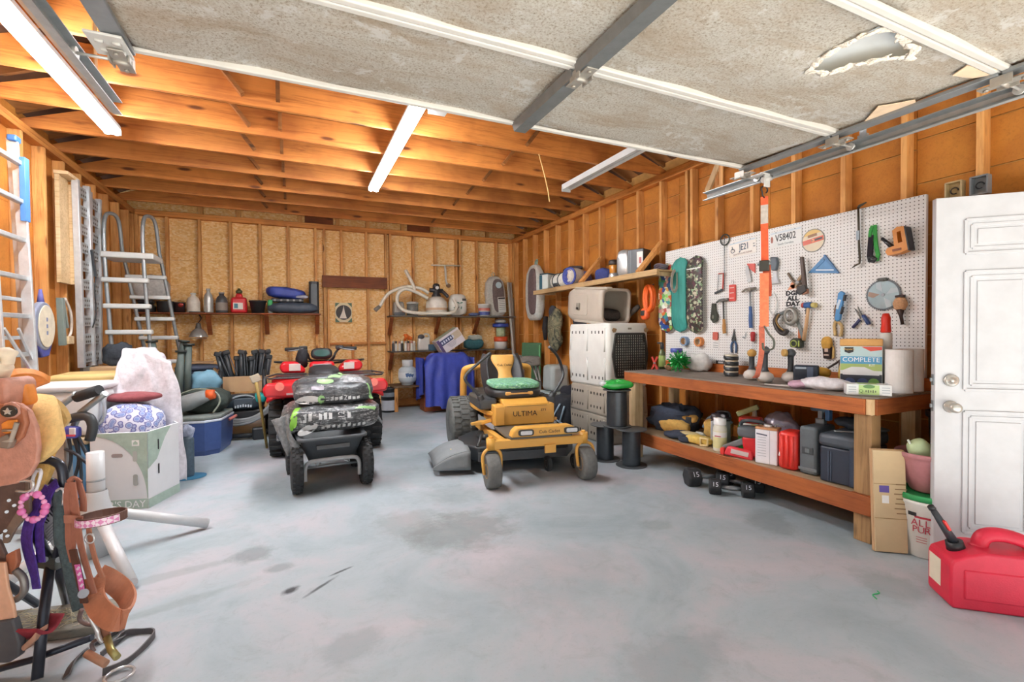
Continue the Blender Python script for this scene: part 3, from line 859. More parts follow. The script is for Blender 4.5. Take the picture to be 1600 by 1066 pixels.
B().prism(ell(.034, .03, 16, .01, .09), 0, .001).prism([(-.05, .05), (.01, .055), (.03, .1), (-.02, .09)], 0, .001).part('orange_figure', paint('e0956c'), t)

t = pg('speed_square', 'blue triangular speed square on the pegboard', 'square', (2.414,1.879), 0)
b = B()
o, i = [(-0.135, -0.094), (0.000, 0.031), (0.109, -0.125)], [(-0.066, -0.068), (0.000, -0.010), (0.070, -0.085)]
b.prism(o[:2] + [i[1], i[0]], .002, .009)
b.prism([o[1], o[2], i[2], i[1]], .002, .009)
b.prism([o[2], o[0], i[0], i[2]], .002, .009)
b.part('triangle', plas('4f86b8'), t)
B().prism([(u * .97, v * .97 - .002) for u, v in i], .003, .006).part('inner_web', plas('5a92c4'), t)
B().beam((o[1][0], o[1][1], .012), (o[2][0], o[2][1], .012), .01, .02, (0, 0, 1)).part('fence', plas('3f74a6'), t)
B().beam(((i[0][0] + o[0][0]) / 2 + .03, i[0][1] - .01, .0095), (i[2][0] - .0, i[2][1] - .01, .0095), .008, .002, (0, 0, 1)).part('white_mark', paint('e8f0f6'), t)
wires(t, (0, .0))

t = pg('framing_square', 'steel framing square hanging beneath the DGK sticker', 'square', (2.663,1.498), 0)
B().prism([(-0.183, -0.048), (0.000, 0.021), (0.005, -0.003), (-0.177, -0.068)], .012, .0145).part('tongue', metal('6f7474', .5), t)
B().prism([(-0.026, 0.006), (0.005, 0.021), (0.084, -0.245), (0.067, -0.266)], .0145, .017).part('blade', metal('7d8686', .5), t)
t = pg('chain_vise', 'coiled black and steel strap wrench looped over the framing square', 'strap wrench', (2.732,1.402), 0, .018)
B().tube([(.05 + .05 * math.cos(q / 12 * PI), .03 + .065 * math.sin(q / 12 * PI), .025) for q in range(24)], .011, 8, True, 1.8).part('steel_loop', metal('9a9a94', .4), t)
B().tube(smooth([(-.05, .05, .03), (-.085, -.01, .03), (-.05, -.09, .035), (.0, -.12, .03), (.03, -.09, .03)], 5), .02, 8).part('strap_coil', plas('3a3330'), t)
B().tube(smooth([(-.03, .05, .05), (-.06, -.0, .05), (-.03, -.06, .05), (.01, -.09, .05)], 5), .008, 6).part('brass_edge', metal('a08050', .4), t)
t = pg('combination_square', 'orange-handled chisel hanging behind the framing square blade', 'chisel', (2.612,1.264), 0)
B().prism([(-0.023, 0.065), (-0.006, 0.065), (0.005, -0.027), (-0.023, -0.027)], .001, .01, .002).part('handle', plas('b8683c'), t)
B().prism([(0.027, 0.070), (0.041, 0.064), (0.033, -0.048), (0.005, -0.048)], .001, .01, .002).part('sheath', plas('2d2d30'), t)
t = pg('tape_measure', 'green and black tape measure hanging at the framing square tip', 'tape measure', (2.623,1.199), 0, .018)
B().prism([(-0.051, 0.027), (-0.023, 0.049), (0.033, 0.044), (0.052, 0.006), (0.049, -0.036), (-0.045, -0.033), (-0.057, -0.006)], 0, .04, .008).part('case', plas('2f3427'), t)
B().tube(arc((-.015, 0, .042), .026, 0, 360, 16, 'xy')[:-1], .005, 6, True).box((.03, .0, .042), (.012, .05, .006), .002).part('green_trim', plas('a9b85a'), t)
B().box((.04, -.03, .02), (.02, .004, .018)).part('tape_tab', STEEL, t)
t = pg('mallet', 'blue-headed hammer with a wooden handle hanging under the pipe wrench', 'hammer', (2.532,1.517), 0)
B().cyl((-.028, 0, .03), (.028, 0, .03), .025, n=18).part('head', plas('3f6aa8'), t)
B().cyl((-.05, .004, .03), (-.028, 0, .03), .021, .023, 18).part('red_face', plas('c05048'), t)
B().cyl((.028, 0, .03), (.062, -.004, .03), .021, n=18).part('yellow_face', plas('d8c87c'), t)
B().tube([(0, -.02, .03), (-.02, -.16, .026), (-.045, -.29, .022)], [.012, .014, .015], 10).part('handle', wood('d8b48c', 'b08a60', 'y', knots=False), t)
t = pg('small_cross', 'tiny black cross mark hung left of the wooden hammer handle', 'cross', (2.572,1.467), 0)
B().box((0, 0, .003), (.006, .045, .004)).box((0, .008, .003), (.026, .006, .004)).part('cross', BLACK, t)

t = pg('pry_bar', 'long dark pry bar hanging over the pegboard top edge', 'pry bar', (2.161,1.987), 0, .012)
B().tube([(u, v, .012) for u, v in [(0.001, 0.234), (0.004, 0.119), (0.007, -0.025), (0.014, -0.146), (0.012, -0.179)]] + [(-.012, -.19, .018), (-.03, -.208, .03)], [.011, .012, .0125, .0125, .012, .011, .006], 8, flat=.6).part('bar', metal('4a4438', .55), t)
B().tube([(.0, .235, .012), (.01, .25, .012), (.06, .262, .02)], [.011, .011, .005], 8).part('claw', metal('4a4438', .55), t)
B().box((.004, .03, .02), (.02, .07, .008)).part('sticker_patch', paint('9fb0bc'), t)
t = pg('dog_leash', 'green and black folded leash hanging beside the pry bar', 'leash', (2.064,1.969), 0)
B().strap([(u, v, .015) for u, v in [(0.012, 0.105), (0.013, 0.045), (0.022, -0.050), (0.034, -0.112), (0.026, -0.158)]], .024, .012, (1, 0, 0)).strap([(u, v, .02) for u, v in [(0.000, 0.103), (-0.013, 0.064), (-0.017, 0.022)]], .02, .012, (1, 0, 0)).part('green_strap', fab('3f9a4a'), t)
B().strap([(u, v, .018) for u, v in [(-0.008, 0.035), (-0.014, -0.044), (-0.018, -0.123)]], .034, .014, (1, 0, 0)).part('black_grip', fab('26222a'), t)
B().tube([(u, v, .022) for u, v in [(-0.025, -0.127), (0.001, -0.126), (0.026, -0.144), (0.010, -0.160), (-0.020, -0.151)]], .012, 8, True).part('bundle', BLACK, t)
t = pg('staple_gun', 'big orange electric staple gun hanging at upper right of the pegboard', 'staple gun', (1.875,1.935), 0)
b = B()
out = [(-0.039, 0.066), (-0.012, 0.087), (0.030, 0.085), (0.041, 0.050), (0.057, -0.080), (0.001, -0.098), (-0.065, -0.103), (-0.081, -0.076), (-0.070, -0.051), (-0.026, -0.040)]
hl = [(-0.012, 0.051), (0.011, 0.056), (0.023, -0.022), (-0.003, -0.026)]
def ringpoly(b, out, hl, h0, h1, key):
    # closed outline with a window: bridge each hole edge to the nearest outline run
    for (a0, a1), (c0, c1) in key:
        pts = []
        i = a0
        while True:
            pts.append(out[i % len(out)])
            if i % len(out) == a1: break
            i += 1
        hp = [hl[c0 % 4]] if c0 == c1 else [hl[c1 % 4], hl[c0 % 4]]
        b.prism(pts + hp, h0, h1)
ringpoly(b, out, hl, .004, .07, (((0, 2), (0, 1)), ((2, 4), (1, 2)), ((4, 9), (2, 3)), ((9, 0), (3, 0))))
b.part('body', plas('d98a2e'), t)
B().prism([(0.030, 0.087), (0.043, 0.078), (0.068, -0.082), (0.057, -0.087)], .002, .074, .003).part('nose_strip', BLACK, t)
B().prism([(-0.038, -0.065), (0.016, -0.060), (0.018, -0.076), (-0.034, -0.081)], .07, .073).part('dark_label', mat('8a4a20'), t)
B().tube([(u, v, .035) for u, v in [(-0.054, -0.044), (-0.086, -0.007), (-0.120, 0.031)]], [.016, .013, .011], 10).part('cord_strain_relief', BLACK, t)
wires(t, (.03, .06))

t = pg('torpedo_level', 'blue torpedo level hanging at a tilt right of the wooden hammer', 'level', (2.28,1.494), 0, .024)
B().prism([(-0.006, 0.099), (0.013, 0.117), (0.037, 0.101), (0.007, -0.105), (-0.014, -0.119), (-0.031, -0.099)], .006, .03, .003).part('body', plas('4f90c6'), t)
B().beam((-.012, -.02, .031), (.01, .05, .031), .018, .003, (0, 0, 1)).part('logo_strip', paint('cfe2f0'), t)
for p, q in (((.035, .04), (.043, .085)), ((.012, -.06), (.028, -.005))): B().beam((*p, .02), (*q, .02), .012, .022, (0, 0, 1)).part('dark_window', BLACK, t)
wires(t, (.015, .1))
t = pg('tin_snips', 'pair of tan-handled snips hanging left of the blue level', 'snips', (2.318,1.39), 0)
B().prism([(-0.010, 0.121), (0.007, 0.090), (0.012, -0.010), (-0.015, -0.009), (-0.020, 0.076)], .004, .018, .004).part('jaws', mat('7c5c44', .5), t)
B().tube(smooth([(u, v, .014) for u, v in [(-0.005, -0.010), (-0.017, -0.050), (-0.007, -0.125)]], 4), .012, 8).part('grip', plas('d2b47c'), t)
B().tube(smooth([(u, v, .014) for u, v in [(0.005, -0.010), (0.038, -0.051), (0.032, -0.130)]], 4), .012, 8).part('grip', plas('d2b47c'), t)
t = pg('slip_pliers', 'open pliers with navy grips hanging under the circular saw blade', 'pliers', (2.147,1.41), 0)
B().tube([(u, v, .014) for u, v in [(-0.036, 0.059), (-0.014, 0.024), (0.013, -0.010)]], [.004, .008, .012], 8).tube([(u, v, .02) for u, v in [(-0.014, 0.077), (0.004, 0.028), (0.013, -0.015)]], [.003, .008, .013], 8).cyl((.02, -.01, .0), (.02, -.01, .03), .018, n=14).part('jaws', metal('8e8e8a', .4), t)
B().tube([(u, v, .016) for u, v in [(0.000, -0.020), (-0.027, -0.053), (-0.052, -0.082)]], .011, 8).part('grip', plas('3a3f6a'), t)
B().tube([(u, v, .018) for u, v in [(0.022, 0.008), (0.044, -0.026), (0.061, -0.059)]], .015, 8).part('grip', plas('3a4f80'), t)
t = pg('circular_saw_blade', 'round toothed saw blade hanging at right of the pegboard', 'saw blade', (1.999,1.562), 10, .008)
sb = []
for q in range(48):
    sb += [(.108 * math.cos(2 * PI * q / 48), .108 * math.sin(2 * PI * q / 48)), (.116 * math.cos(2 * PI * (q + .75) / 48), .116 * math.sin(2 * PI * (q + .75) / 48))]
B().prism(sb, 0, .0025).part('blade', metal('5a6064', .5), t)
B().cyl((0, 0, .0025), (0, 0, .0035), .1, n=40).part('printed_face', mat('8fa4aa', .35, .4), t)
for a, c in ((-80, 'b8c6ca'), (5, 'b8c6ca'), (95, 'b0bec4'), (160, 'a08878')):
    B().prism([(.02, -.002), (.095, -.012), (.098, .02), (.06, .03)], .0035, .0042).part('printed_wedge', paint(c), t, None, M.Rotation(R(a), 4, 'Z'))
B().cyl((0, 0, .003), (0, 0, .008), .012, n=14).part('arbor', STEEL, t)
t = pg('chain_tool', 'small dark clip hanging just above the circular saw blade', 'clip', (2.002,1.673), 0)
B().box((0, 0, .012), (.06, .022, .018), .004).box((.0, -.006, .02), (.03, .012, .016), .003).part('clip_body', plas('4b4f48'), t)
t = pg('twine_spool', 'tan ball of twine on a dark handle hanging right of the saw blade', 'twine', (1.882,1.49), 0, .03)
t.scale = (.85, .85, .7)
B().blob((0, .0, 0), (.052, .06, .04), 1, .004, 40).part('twine_ball', mat('c99c74', .9, 0, .2, 60, .5, 90), t)
B().box((0, .062, 0), (.07, .02, .04), .008).part('top_cap', plas('35241f'), t)
B().tube([(0, -.045, 0), (.006, -.1, 0), (.014, -.17, -.01)], [.03, .013, .012], 10).part('handle', plas('35241f'), t)
t = pg('glove', 'tan and black work glove pinned low on the pegboard', 'glove', (2.386,1.173), 0)
B().blob((0, .035, .022), (.042, .05, .02), .8, .004, 30).part('palm', fab('d2a24c'), t)
B().prism([(-.036, .02), (.036, .02), (.03, -.09), (-.026, -.09)], .004, .03, .006).part('cuff', fab('382a26'), t)
B().box((0, -.02, .03), (.028, .03, .006), .002).box((0, -.06, .03), (.04, .012, .006), .002).part('badge', paint('d8c0b0'), t)
B().prism([(.036, .02), (.05, .0), (.05, -.085), (.032, -.09)], .004, .016, .004).part('cuff_lining', fab('d8b878'), t)

# ---------------------------------------------------------------- workbench
t = T('workbench', 'long wooden workbench with a lower shelf under the pegboard', 'workbench', fl(3.15, 1.68, 0))
OLDW = wood('a58258', '6f5232', 'z')
GTOP = wood('8b8076', '5c534c', 'y')
def wbar(name, m, lo, hi): return kid(t, name, m, lo, hi, .004)
B().prism([(.0, 2.37), (.68, 2.37), (.68, 0), (.06, 0), (0, .06)], .888, .9, .003).part('bench_top', GTOP, t)
wbar('front_apron', BENCHY, (.0, .05, .79), (.038, 2.37, .888))
wbar('end_apron', BENCHX, (.04, .0, .79), (.67, .038, .888))
wbar('end_apron', BENCHX, (.04, 2.33, .79), (.67, 2.368, .888))
wbar('corner_block', PALE, (.012, .012, .7905), (.049, .049, .8875))
wbar('back_apron', BENCHY, (.63, .04, .79), (.668, 2.33, .888))
for x, y in ((.02, .02), (.04, 2.24)): wbar('leg', OLDW if y < 1 else PALE, (x, y, .0), (x + .1, y + .1, .79))
for x, y in ((.56, .05), (.56, 2.24)): wbar('leg', PALE, (x, y, .0), (x + .08, y + .08, .79))
wbar('lower_shelf', wood('b9a284', '8a7658', 'y'), (.0, .122, .288), (.66, 2.24, .302))
wbar('shelf_rail', BENCHY, (-.018, .0, .18), (.019, 2.36, .3))
wbar('shelf_rail', BENCHY, (.645, .0, .18), (.68, 2.36, .286))
for dz in (.81, .85, .87): B().cyl((.64, -.004, dz), (.64, .004, dz), .006, n=8).part('bolt', STEEL, t)

def on(name, label, cat, x, y, z, rz=-62, group=None): return T(name, label, cat, fl(x, y, z, rz), group)
BT = .9005
def panel(t, name, m, w, h, y, z, x=0): B().box((x, y, z), (w, .0012, h)).part(name, m, t)
def ftext(t, s, size, m, y, z, x=0, sx=1, bold=0): text(s, size, m, t, TX(x, y, z, 90), .0005, sx=sx, bold=bold)

# -- far end of the bench
t = on('spray_bottle', 'green-labelled bottle with black cap at the far end of the workbench', 'bottle', 3.62, 4.0, BT)
B().lathe([(.0, 0), (.035, 0), (.036, .16), (.03, .19), (.016, .205), (.016, .22)]).part('bottle', plas('55603c'), t)
B().lathe([(.0365, .03), (.0365, .15)], cap=False).part('label', paint('9fb86a'), t)
B().lathe([(.02, .22), (.022, .225), (.02, .27), (.012, .29), (0, .29)]).part('cap', BLACK, t)
B().box((-.02, -.01, .285), (.06, .018, .02), .005).part('nozzle', BLACK, t)
t = on('storage_jar', 'clear jar with a wide blue lid beside the green bow', 'jar', 3.7, 3.87, BT)
B().lathe([(0, 0), (.06, 0), (.064, .02), (.064, .15), (.05, .18), (.05, .19)]).part('glass_body', mat('c9d0d0', .15, 0, .1, 20), t)
B().lathe([(.058, .185), (.062, .19), (.062, .225), (.056, .23), (0, .23)]).part('lid', plas('4a55a0'), t)
B().lathe([(.0648, .04), (.0648, .13)], cap=False).part('paper_label', paint('e6e8ea'), t)
t = on('storage_bag', 'clear plastic bag slumped behind the green bow on the workbench', 'bag', 3.74, 3.6, BT)
B().blob((0, 0, .092), (.12, .06, .092), .8, .02, 14, 3, ridge=True).part('plastic', mat('d3d3d0', .12, 0, .15, 20), t)
t = on('gift_bow', 'shiny bright green gift bow near the far end of the workbench', 'gift bow', 3.55, 3.68, BT)
b = B()
for i in range(90):
    z = 1 - 2 * (i + .5) / 90
    a = i * 2.39996
    d = V((math.sqrt(1 - z * z) * math.cos(a), math.sqrt(1 - z * z) * math.sin(a), z))
    sd = d.orthogonal().normalized()
    k = .088 + .02 * (i % 3)
    c = V((0, 0, .105))
    b.strap([c + d * .01, c + d * k * .6 + sd * .006, c + d * k * .95, c + d * k * .8 - sd * .012], [.005, .016, .014, .006], .002, d.cross(sd))
b.part('ribbon_loops', metal('2fa84e', .3), t)
t = on('red_clamp', 'small red bar clamp at the far left of the workbench', 'clamp', 3.5, 3.98, BT)
B().beam((-.03, 0, .004), (.03, 0, .14), .022, .016, (0, 1, 0), .003).beam((.03, 0, .004), (-.03, 0, .14), .022, .016, (0, 1, 0), .003).part('jaws', plas('c0392f'), t)
B().cyl((0, -.015, .072), (0, .015, .072), .01, n=10).part('pivot', STEEL, t)
t = on('potpourri', 'small brown dried bundle left of the green bow', 'bundle', 3.56, 3.83, BT)
B().blob((0, 0, .034), (.05, .04, .034), 1, .014, 30, 2).part('dried_bundle', mat('8a6a4a', .9, 0, .4, 60, .5), t)
t = on('glue_box', 'small black box standing on the ledger under the pegboard', 'box', 3.866, 3.44, .979, -90)
B().box((0, .006, .018), (.12, .012, .034), .002).part('box', BLACK, t)
B().box((0, -.0008, .018), (.06, .001, .018)).part('pale_print', paint('b8bcbc'), t)

# -- canisters and trailer balls
for k, (x, y, lab) in enumerate(((3.72, 3.2, 'left stack of dark tins with pale bands beside the trailer balls'), (3.6, 3.08, 'right stack of dark tins with pale bands beside the trailer balls'))):
    t = on('tin_stack', lab, 'tins', x, y, BT, -62, 'stacked tins on the workbench')
    for q in range(4):
        o = B().lathe([(0, q * .049), (.056, q * .049), (.058, q * .049 + .004), (.058, q * .049 + .03), (.056, q * .049 + .0312), (0, q * .049 + .0312)]).part('tin', plas('2e3134'), t)
        B().lathe([(0, q * .049 + .0314), (.052, q * .049 + .0314), (.054, q * .049 + .036), (.054, q * .049 + .0455), (0, q * .049 + .0488)]).part('pale_lid', plas('cfc7b4' if k else 'b8b4a8'), o)
def ballmount(x, y, h, ball, lab, cap):
    t = on('hitch_ball', lab, 'hitch ball', x, y, BT, -62)
    B().lathe([(0, 0), (.03, 0), (.058, .016), (.066, .04), (.058, .066), (.034, .082), (.026, .09), (0, .09)]).part('pale_base', mat('d6d2cc', .4), t)
    B().lathe([(0, .088), (.034, .09), (.024, .1), (.021, .12), (.021, h - .045), (.024, h - .04)]).part('shank', DGREY, t)
    B().blob((0, 0, h - .012), (.036, .036, .034)).part('ball', ball, t)
    if cap: B().cyl((-.03, -.02, h - .01), (-.05, -.034, h - .01), .03, .028, 16).part('tan_cap', mat('c8a05c', .5), t)
ballmount(3.46, 2.76, .235, mat('c89a50', .5), 'hitch ball with a tan wooden-looking head, left of three', 0)
ballmount(3.37, 2.57, .265, plas('4a4f54'), 'hitch ball with a tall dark head behind the orange strap end, middle of three', 0)
ballmount(3.52, 2.46, .245, plas('4f5458'), 'hitch ball with a tan cap on its dark head, right of three', 1)

t = on('charger_box', 'dark blue-black box charger in the middle of the workbench', 'charger', 3.48, 2.31, BT)
B().box((0, 0, .075), (.16, .1, .148), .012).part('case', plas('23303f'), t)
B().box((.03, -.052, .075), (.04, .006, .13), .004).part('pale_side_edge', plas('4f6076'), t)
B().box((-.03, -.0505, .13), (.07, .003, .015)).part('badge', paint('9fb0bc'), t)
t = on('power_drill', 'yellow and black power drill lying between the charger and the radio', 'drill', 3.62, 2.3, BT, -70)
B().tube([(-.09, 0, .1), (-.02, 0, .1), (.04, 0, .09), (.07, 0, .085)], [.028, .036, .036, .024], 14).part('body', plas('d8a53c'), t)
B().tube([(.02, 0, .085), (.045, 0, .04), (.06, 0, .015)], [.024, .02, .022], 10).part('handle', plas('cf9a34'), t)
B().box((.06, 0, .014), (.1, .06, .027), .006).part('battery', BLACK, t)
B().tube([(-.09, 0, .1), (-.13, 0, .1), (-.15, 0, .1)], [.018, .016, .006], 10).part('chuck', BLACK, t)
t = on('dark_knob_tool', 'dark round-headed pick leaning on the radio', 'tool', 3.77, 2.3, BT, -62)
B().tube([(-.16, 0, .012), (.02, .0, .15), (.08, 0, .2)], .008, 8).part('shaft', mat('3a2a24', .6), t)
B().blob((.1, 0, .215), (.042, .034, .042)).part('head', mat('3f2620', .5), t)
t = on('jobsite_radio', 'yellow and black jobsite radio at the back of the workbench', 'radio', 3.72, 2.1, BT, -70)
B().box((0, 0, .1), (.2, .12, .19), .025).part('body', plas('2c3138'), t)
for x in (-.085, .085): B().tube([(x, -.062, .015), (x * .95, -.066, .1), (x * .8, -.06, .19)], [.014, .015, .014], 8).part('yellow_roll_bar', plas('d8b24c'), t)
B().cyl((0, -.06, .13), (0, -.068, .13), .045, n=24).part('speaker', plas('26384c'), t)
B().cyl((0, -.06, .04), (0, -.066, .04), .032, n=20).part('dial', plas('3a4a58'), t)
B().box((.07, -.062, .1), (.03, .01, .12), .004).part('handle_grip', plas('54474a'), t)
t = on('spray_can_case', 'yellow and black battery pack case right of the radio', 'case', 3.73, 1.985, BT, -70)
B().box((0, 0, .085), (.055, .1, .165), .012).part('case', plas('3c2f34'), t)
B().box((0, -.05, .09), (.035, .006, .1), .003).part('yellow_face', plas('d8a840'), t)
t = on('grey_tin', 'tall grey rectangular tin with red lettering beside the car wash box', 'tin', 3.7, 1.9, BT)
B().box((0, 0, .12), (.13, .07, .238), .008).part('tin', metal('a9b0b4', .4), t)
B().box((0, -.036, .12), (.12, .002, .19)).part('label', paint('b8c4cc'), t)
B().box((.02, -.0376, .195), (.07, .001, .026), 0, (0, R(-6), 0)).part('red_print', paint('c0403c'), t)
for k in range(3): B().box((-.0, -.0376, .13 - k * .03), (.08, .001, .006)).part('print_line', paint('e8ecee'), t)

t = on('paper_towel_roll', 'thick white paper towel roll at the near corner of the workbench', 'paper towel roll', 3.585, 1.762, BT, 0, 'paper towel rolls')
PT = mat('eeecea', .95, 0, .04, 20, .2, 80)
def pt(t):
    b = B()
    b.skin([b.ring(V((0, 0, z)), V((1, 0, 0)), V((0, 1, 0)), r, 32) for r, z in ((.074, 0), (.074, .28), (.021, .28), (.021, 0))], False, True, False).part('paper', PT, t)
    b = B()
    b.skin([b.ring(V((0, 0, z)), V((1, 0, 0)), V((0, 1, 0)), r, 20) for r, z in ((.0208, .001), (.0208, .281), (.0185, .281), (.0185, .001))], False, True, False).part('core', CARD, t)
pt(t)
dup(t, fl(3.738, 1.775, BT), 'white paper towel roll partly behind the near one beside the pegboard end', 'paper towel rolls')
t = on('car_wash_box', 'colourful car wash kit box with COMPLETE lettering and a tan lid', 'box', 3.53, 1.96, BT, -62)
B().box((0, 0, .15), (.23, .14, .3), .002).part('carton', paint('dfe6e6'), t)
B().box((0, 0, .325), (.235, .145, .048), .006).part('tan_lid', mat('dba864', .6), t)
F = -.0708
panel(t, 'sky_print', paint('bcd8dc'), .226, .1, F, .245)
panel(t, 'blue_band_print', paint('4f9cc8'), .226, .05, F - .0006, .205)
panel(t, 'green_print', paint('a8c070'), .226, .045, F - .0006, .158)
panel(t, 'dark_road_print', paint('2d3540'), .226, .1, F, .06)
B().prism([(-.1, 0), (.1, 0), (.1, .02), (.06, .035), (.02, .055), (-.05, .055), (-.1, .03)], 0, .0012).part('white_car_print', paint('e4e8ea'), t, None, TX(0, F - .0008, .105, 90))
for x in (-.06, .01, .07): B().prism(ell(.03, .03, 16), 0, .0014).part('bottle_print', paint('3f4f74' if x < .05 else '6a9a4c'), t, None, TX(x, F - .001, .055, 90))
B().prism([(-.07, .02), (-.02, .02), (-.02, -.01), (-.045, -.022), (-.07, -.01)], 0, .0012).part('black_badge', BLACK, t, None, TX(-.02, F - .001, .272, 90))
ftext(t, "Meguiar's", .017, paint('e0b050'), F - .0022, .279, -.065)
ftext(t, 'COMPLETE', .044, paint('f2f6f8'), F - .0014, .208, -.0, .95)
ftext(t, 'KIT', .022, paint('f2f6f8'), F - .0014, .172, .06)
B().prism([(-.05, 0), (.06, 0), (.06, -.02), (-.0, -.03)], 0, .0012).part('red_flash_print', paint('d84a38'), t, None, TX(.053, F - .001, .296, 90))
t = on('lint_roller', 'white tube with a red handle standing on the car wash box', 'tube', 3.67, 1.882, .9006, 0)
B().lathe([(0, 0), (.036, 0), (.036, .385), (.028, .39), (0, .39)]).part('white_tube', paint('d8dad6'), t)
B().lathe([(.026, .39), (.03, .4), (.026, .45), (.027, .49), (.018, .52), (0, .522)]).part('red_handle', plas('d8301e'), t)
t = on('glove_box', 'flat white and green box lying on the near bench corner', 'box', 3.29, 1.79, BT, -52)
B().box((0, 0, .035), (.23, .11, .068), .002).part('carton', paint('e4e8e8'), t)
panel(t, 'green_label', paint('b4d488'), .105, .06, -.0556, .035, .0)
B().box((.0, 0, .0695), (.1, .108, .001)).part('green_top_label', paint('a8c878'), t)
ftext(t, 'Q', .03, paint('4c7a34'), -.0568, .026, -.04)
for k in range(5): panel(t, 'dark_print', paint('5a6a48'), .006, .012 + .004 * (k % 2), -.0564, .026, -.015 + .012 * k)
B().prism(ell(.03, .012, 14), 0, .0008).part('leaf_print', paint('5a8a4a'), t, None, TX(.0, -.0562, .056, 90))
for x in (-.085, .085):
    for z in (.02, .035, .05): panel(t, 'print_line', paint('a8b4bc'), .04, .004, -.0557, z, x)
t = on('white_rag', 'crumpled white and pink rag on the bench front edge', 'rag', 3.3, 2.08, BT, -70)
B().blob((.02, 0, .042), (.15, .075, .042), .9, .022, 12, 5, ridge=True).part('white_cloth', fab('e6e4ea', .5), t)
B().blob((-.13, -.01, .028), (.07, .05, .027), .9, .014, 16, 8, ridge=True).part('pink_patterned_end', fab('c8a4b8', .5), t)
t = on('yellow_work_glove', 'yellow and black buckle strap between the rag and the grey tin', 'strap', 3.6, 2.06, BT, -62)
B().tube(smooth([(-.06, 0, .02), (-.02, -.01, .07), (.03, 0, .08), (.06, 0, .03)], 5), .012, 8, flat=.6).tube(smooth([(-.05, .03, .015), (.0, .02, .05), (.05, .03, .02)], 5), .012, 8, flat=.6).part('strap', plas('b09a3c'), t)
B().box((.02, .02, .012), (.06, .04, .024), .004).part('buckle', BLACK, t)
for k, (x, y, r_, lab) in enumerate(((3.25, 2.38, -80, 'white carpenter pencil lying near the bench front edge'), (3.3, 2.28, -72, 'white stick lying in front of the dark charger box'))):
    B().beam((-.09, 0, .005), (.09, 0, .005), .011, .008, (0, 0, 1), .001).thing('pencil', paint('dcd8d0'), lab, 'pencil', fl(x, y, BT, r_), None)

# -- ratchet strap hanging from the garage door bracket
t = T('ratchet_strap', 'bright orange ratchet strap hanging from the garage door track to the workbench', 'ratchet strap', fl(2.93, 2.24, 2.25) @ M.Diagonal((1, 1, .8, 1)))
STRAPM = fab('f0643c', .2)
B().tube(arc((0, 0, .03), .03, -60, 220, 12, 'xz') + [(-.02, 0, -.02), (0, 0, -.04)], .005, 8).part('top_hook', BLACK, t)
sd = (.5, -.87, 0)
B().strap([(0, 0, -.03), (0, 0, -.1)], .045, .006, sd).part('upper_webbing', STRAPM, t)
B().strap([(0, 0, -.1), (.0, 0, -.26)], .045, .008, sd).part('grey_pad', fab('c4bcb2'), t)
B().strap([(0, 0, -.26), (.005, 0, -.58)], .045, .006, sd).part('webbing', STRAPM, t)
B().strap([(0, 0, -.68), (0, 0, -.9), (-.0, 0, -1.14)], .055, .007, sd).part('webbing', fab('f4855c', .2), t)
B().box((0, 0, -.62), (.06, .05, .09), .006, (0, 0, R(-60))).part('ratchet_body', plas('3c3c36'), t)
B().cyl((-.02, .035, -.6), (.02, -.035, -.6), .014, n=12).part('ratchet_spool', STEEL, t)
B().strap([(.02, 0, -.6), (.035, 0, -.8), (.03, 0, -.88)], .05, .006, sd).part('webbing_fold', fab('c05a3c', .2), t)
B().tube(smooth([(.0, 0, -1.13), (.03, -.01, -1.2), (.07, -.02, -1.26), (.06, -.02, -1.33), (.0, 0, -1.34), (-.015, 0, -1.28)], 5), .007, 8).part('bottom_hook', plas('54584c'), t)
B().strap(smooth([(.0, .02, -1.13), (.13, .12, -1.36), (.27, .26, -1.58), (.33, .33, -1.63), (.38, .37, -1.64)], 5), .035, .006, sd).part('loose_tail', fab('ea8468', .2), t)

# ---------------------------------------------------------------- lower bench shelf
SZ = .3025
TAN = fab('d0a85c')
NAVY = fab('343c4c')
t = on('tool_bag', 'large navy and tan tool bag slumped at the far end of the bench shelf', 'tool bag', 3.48, 3.68, SZ, -70)
B().blob((0, .02, .125), (.26, .15, .125), .75, .06, 9, 1, ridge=True).part('navy_body', NAVY, t)
B().blob((.06, -.1, .075), (.16, .06, .07), .7, .035, 14, 2).part('tan_pocket', TAN, t)
B().blob((.16, -.03, .15), (.11, .07, .04), .6, .015, 14, 3).part('tan_flap', TAN, t)
B().box((.2, -.09, .13), (.06, .02, .09), .008).part('black_buckle', BLACK, t)
B().strap(smooth([(-.1, -.1, .16), (.0, -.14, .2), (.1, -.13, .2), (.2, -.08, .2)], 4), .03, .006, (0, .6, 1)).part('webbing', NAVY, t)
t = on('tool_pouch', 'grey-topped tan tool pouch behind the folded leather apron', 'tool pouch', 3.56, 3.2, SZ, -66)
B().blob((0, 0, .1), (.13, .09, .1), .7, .02, 10, 6).part('tan_body', TAN, t)
B().tube(smooth([(-.11, -.02, .1), (-.06, -.03, .19), (.04, -.02, .22), (.12, 0, .16)], 5), .03, 10, flat=.6).part('grey_rim', fab('6f7e8c'), t)
B().blob((-.15, -.06, .03), (.05, .04, .03), .8, .01, 20, 4).part('pale_cuff', fab('c4c8c4'), t)
t = on('tool_apron', 'folded navy and tan work apron on the front of the bench shelf', 'apron', 3.28, 3.36, SZ, -70)
B().blob((0, 0, .035), (.17, .09, .035), .8, .018, 12, 9, ridge=True).part('navy_cloth', NAVY, t)
B().blob((.04, .0, .055), (.12, .06, .022), .8, .01, 14, 9).part('tan_lining', fab('cdbb88'), t)
t = on('tool_holster', 'tan leather tool holster with a square loop at the bench shelf edge', 'holster', 3.25, 3.15, SZ, -66)
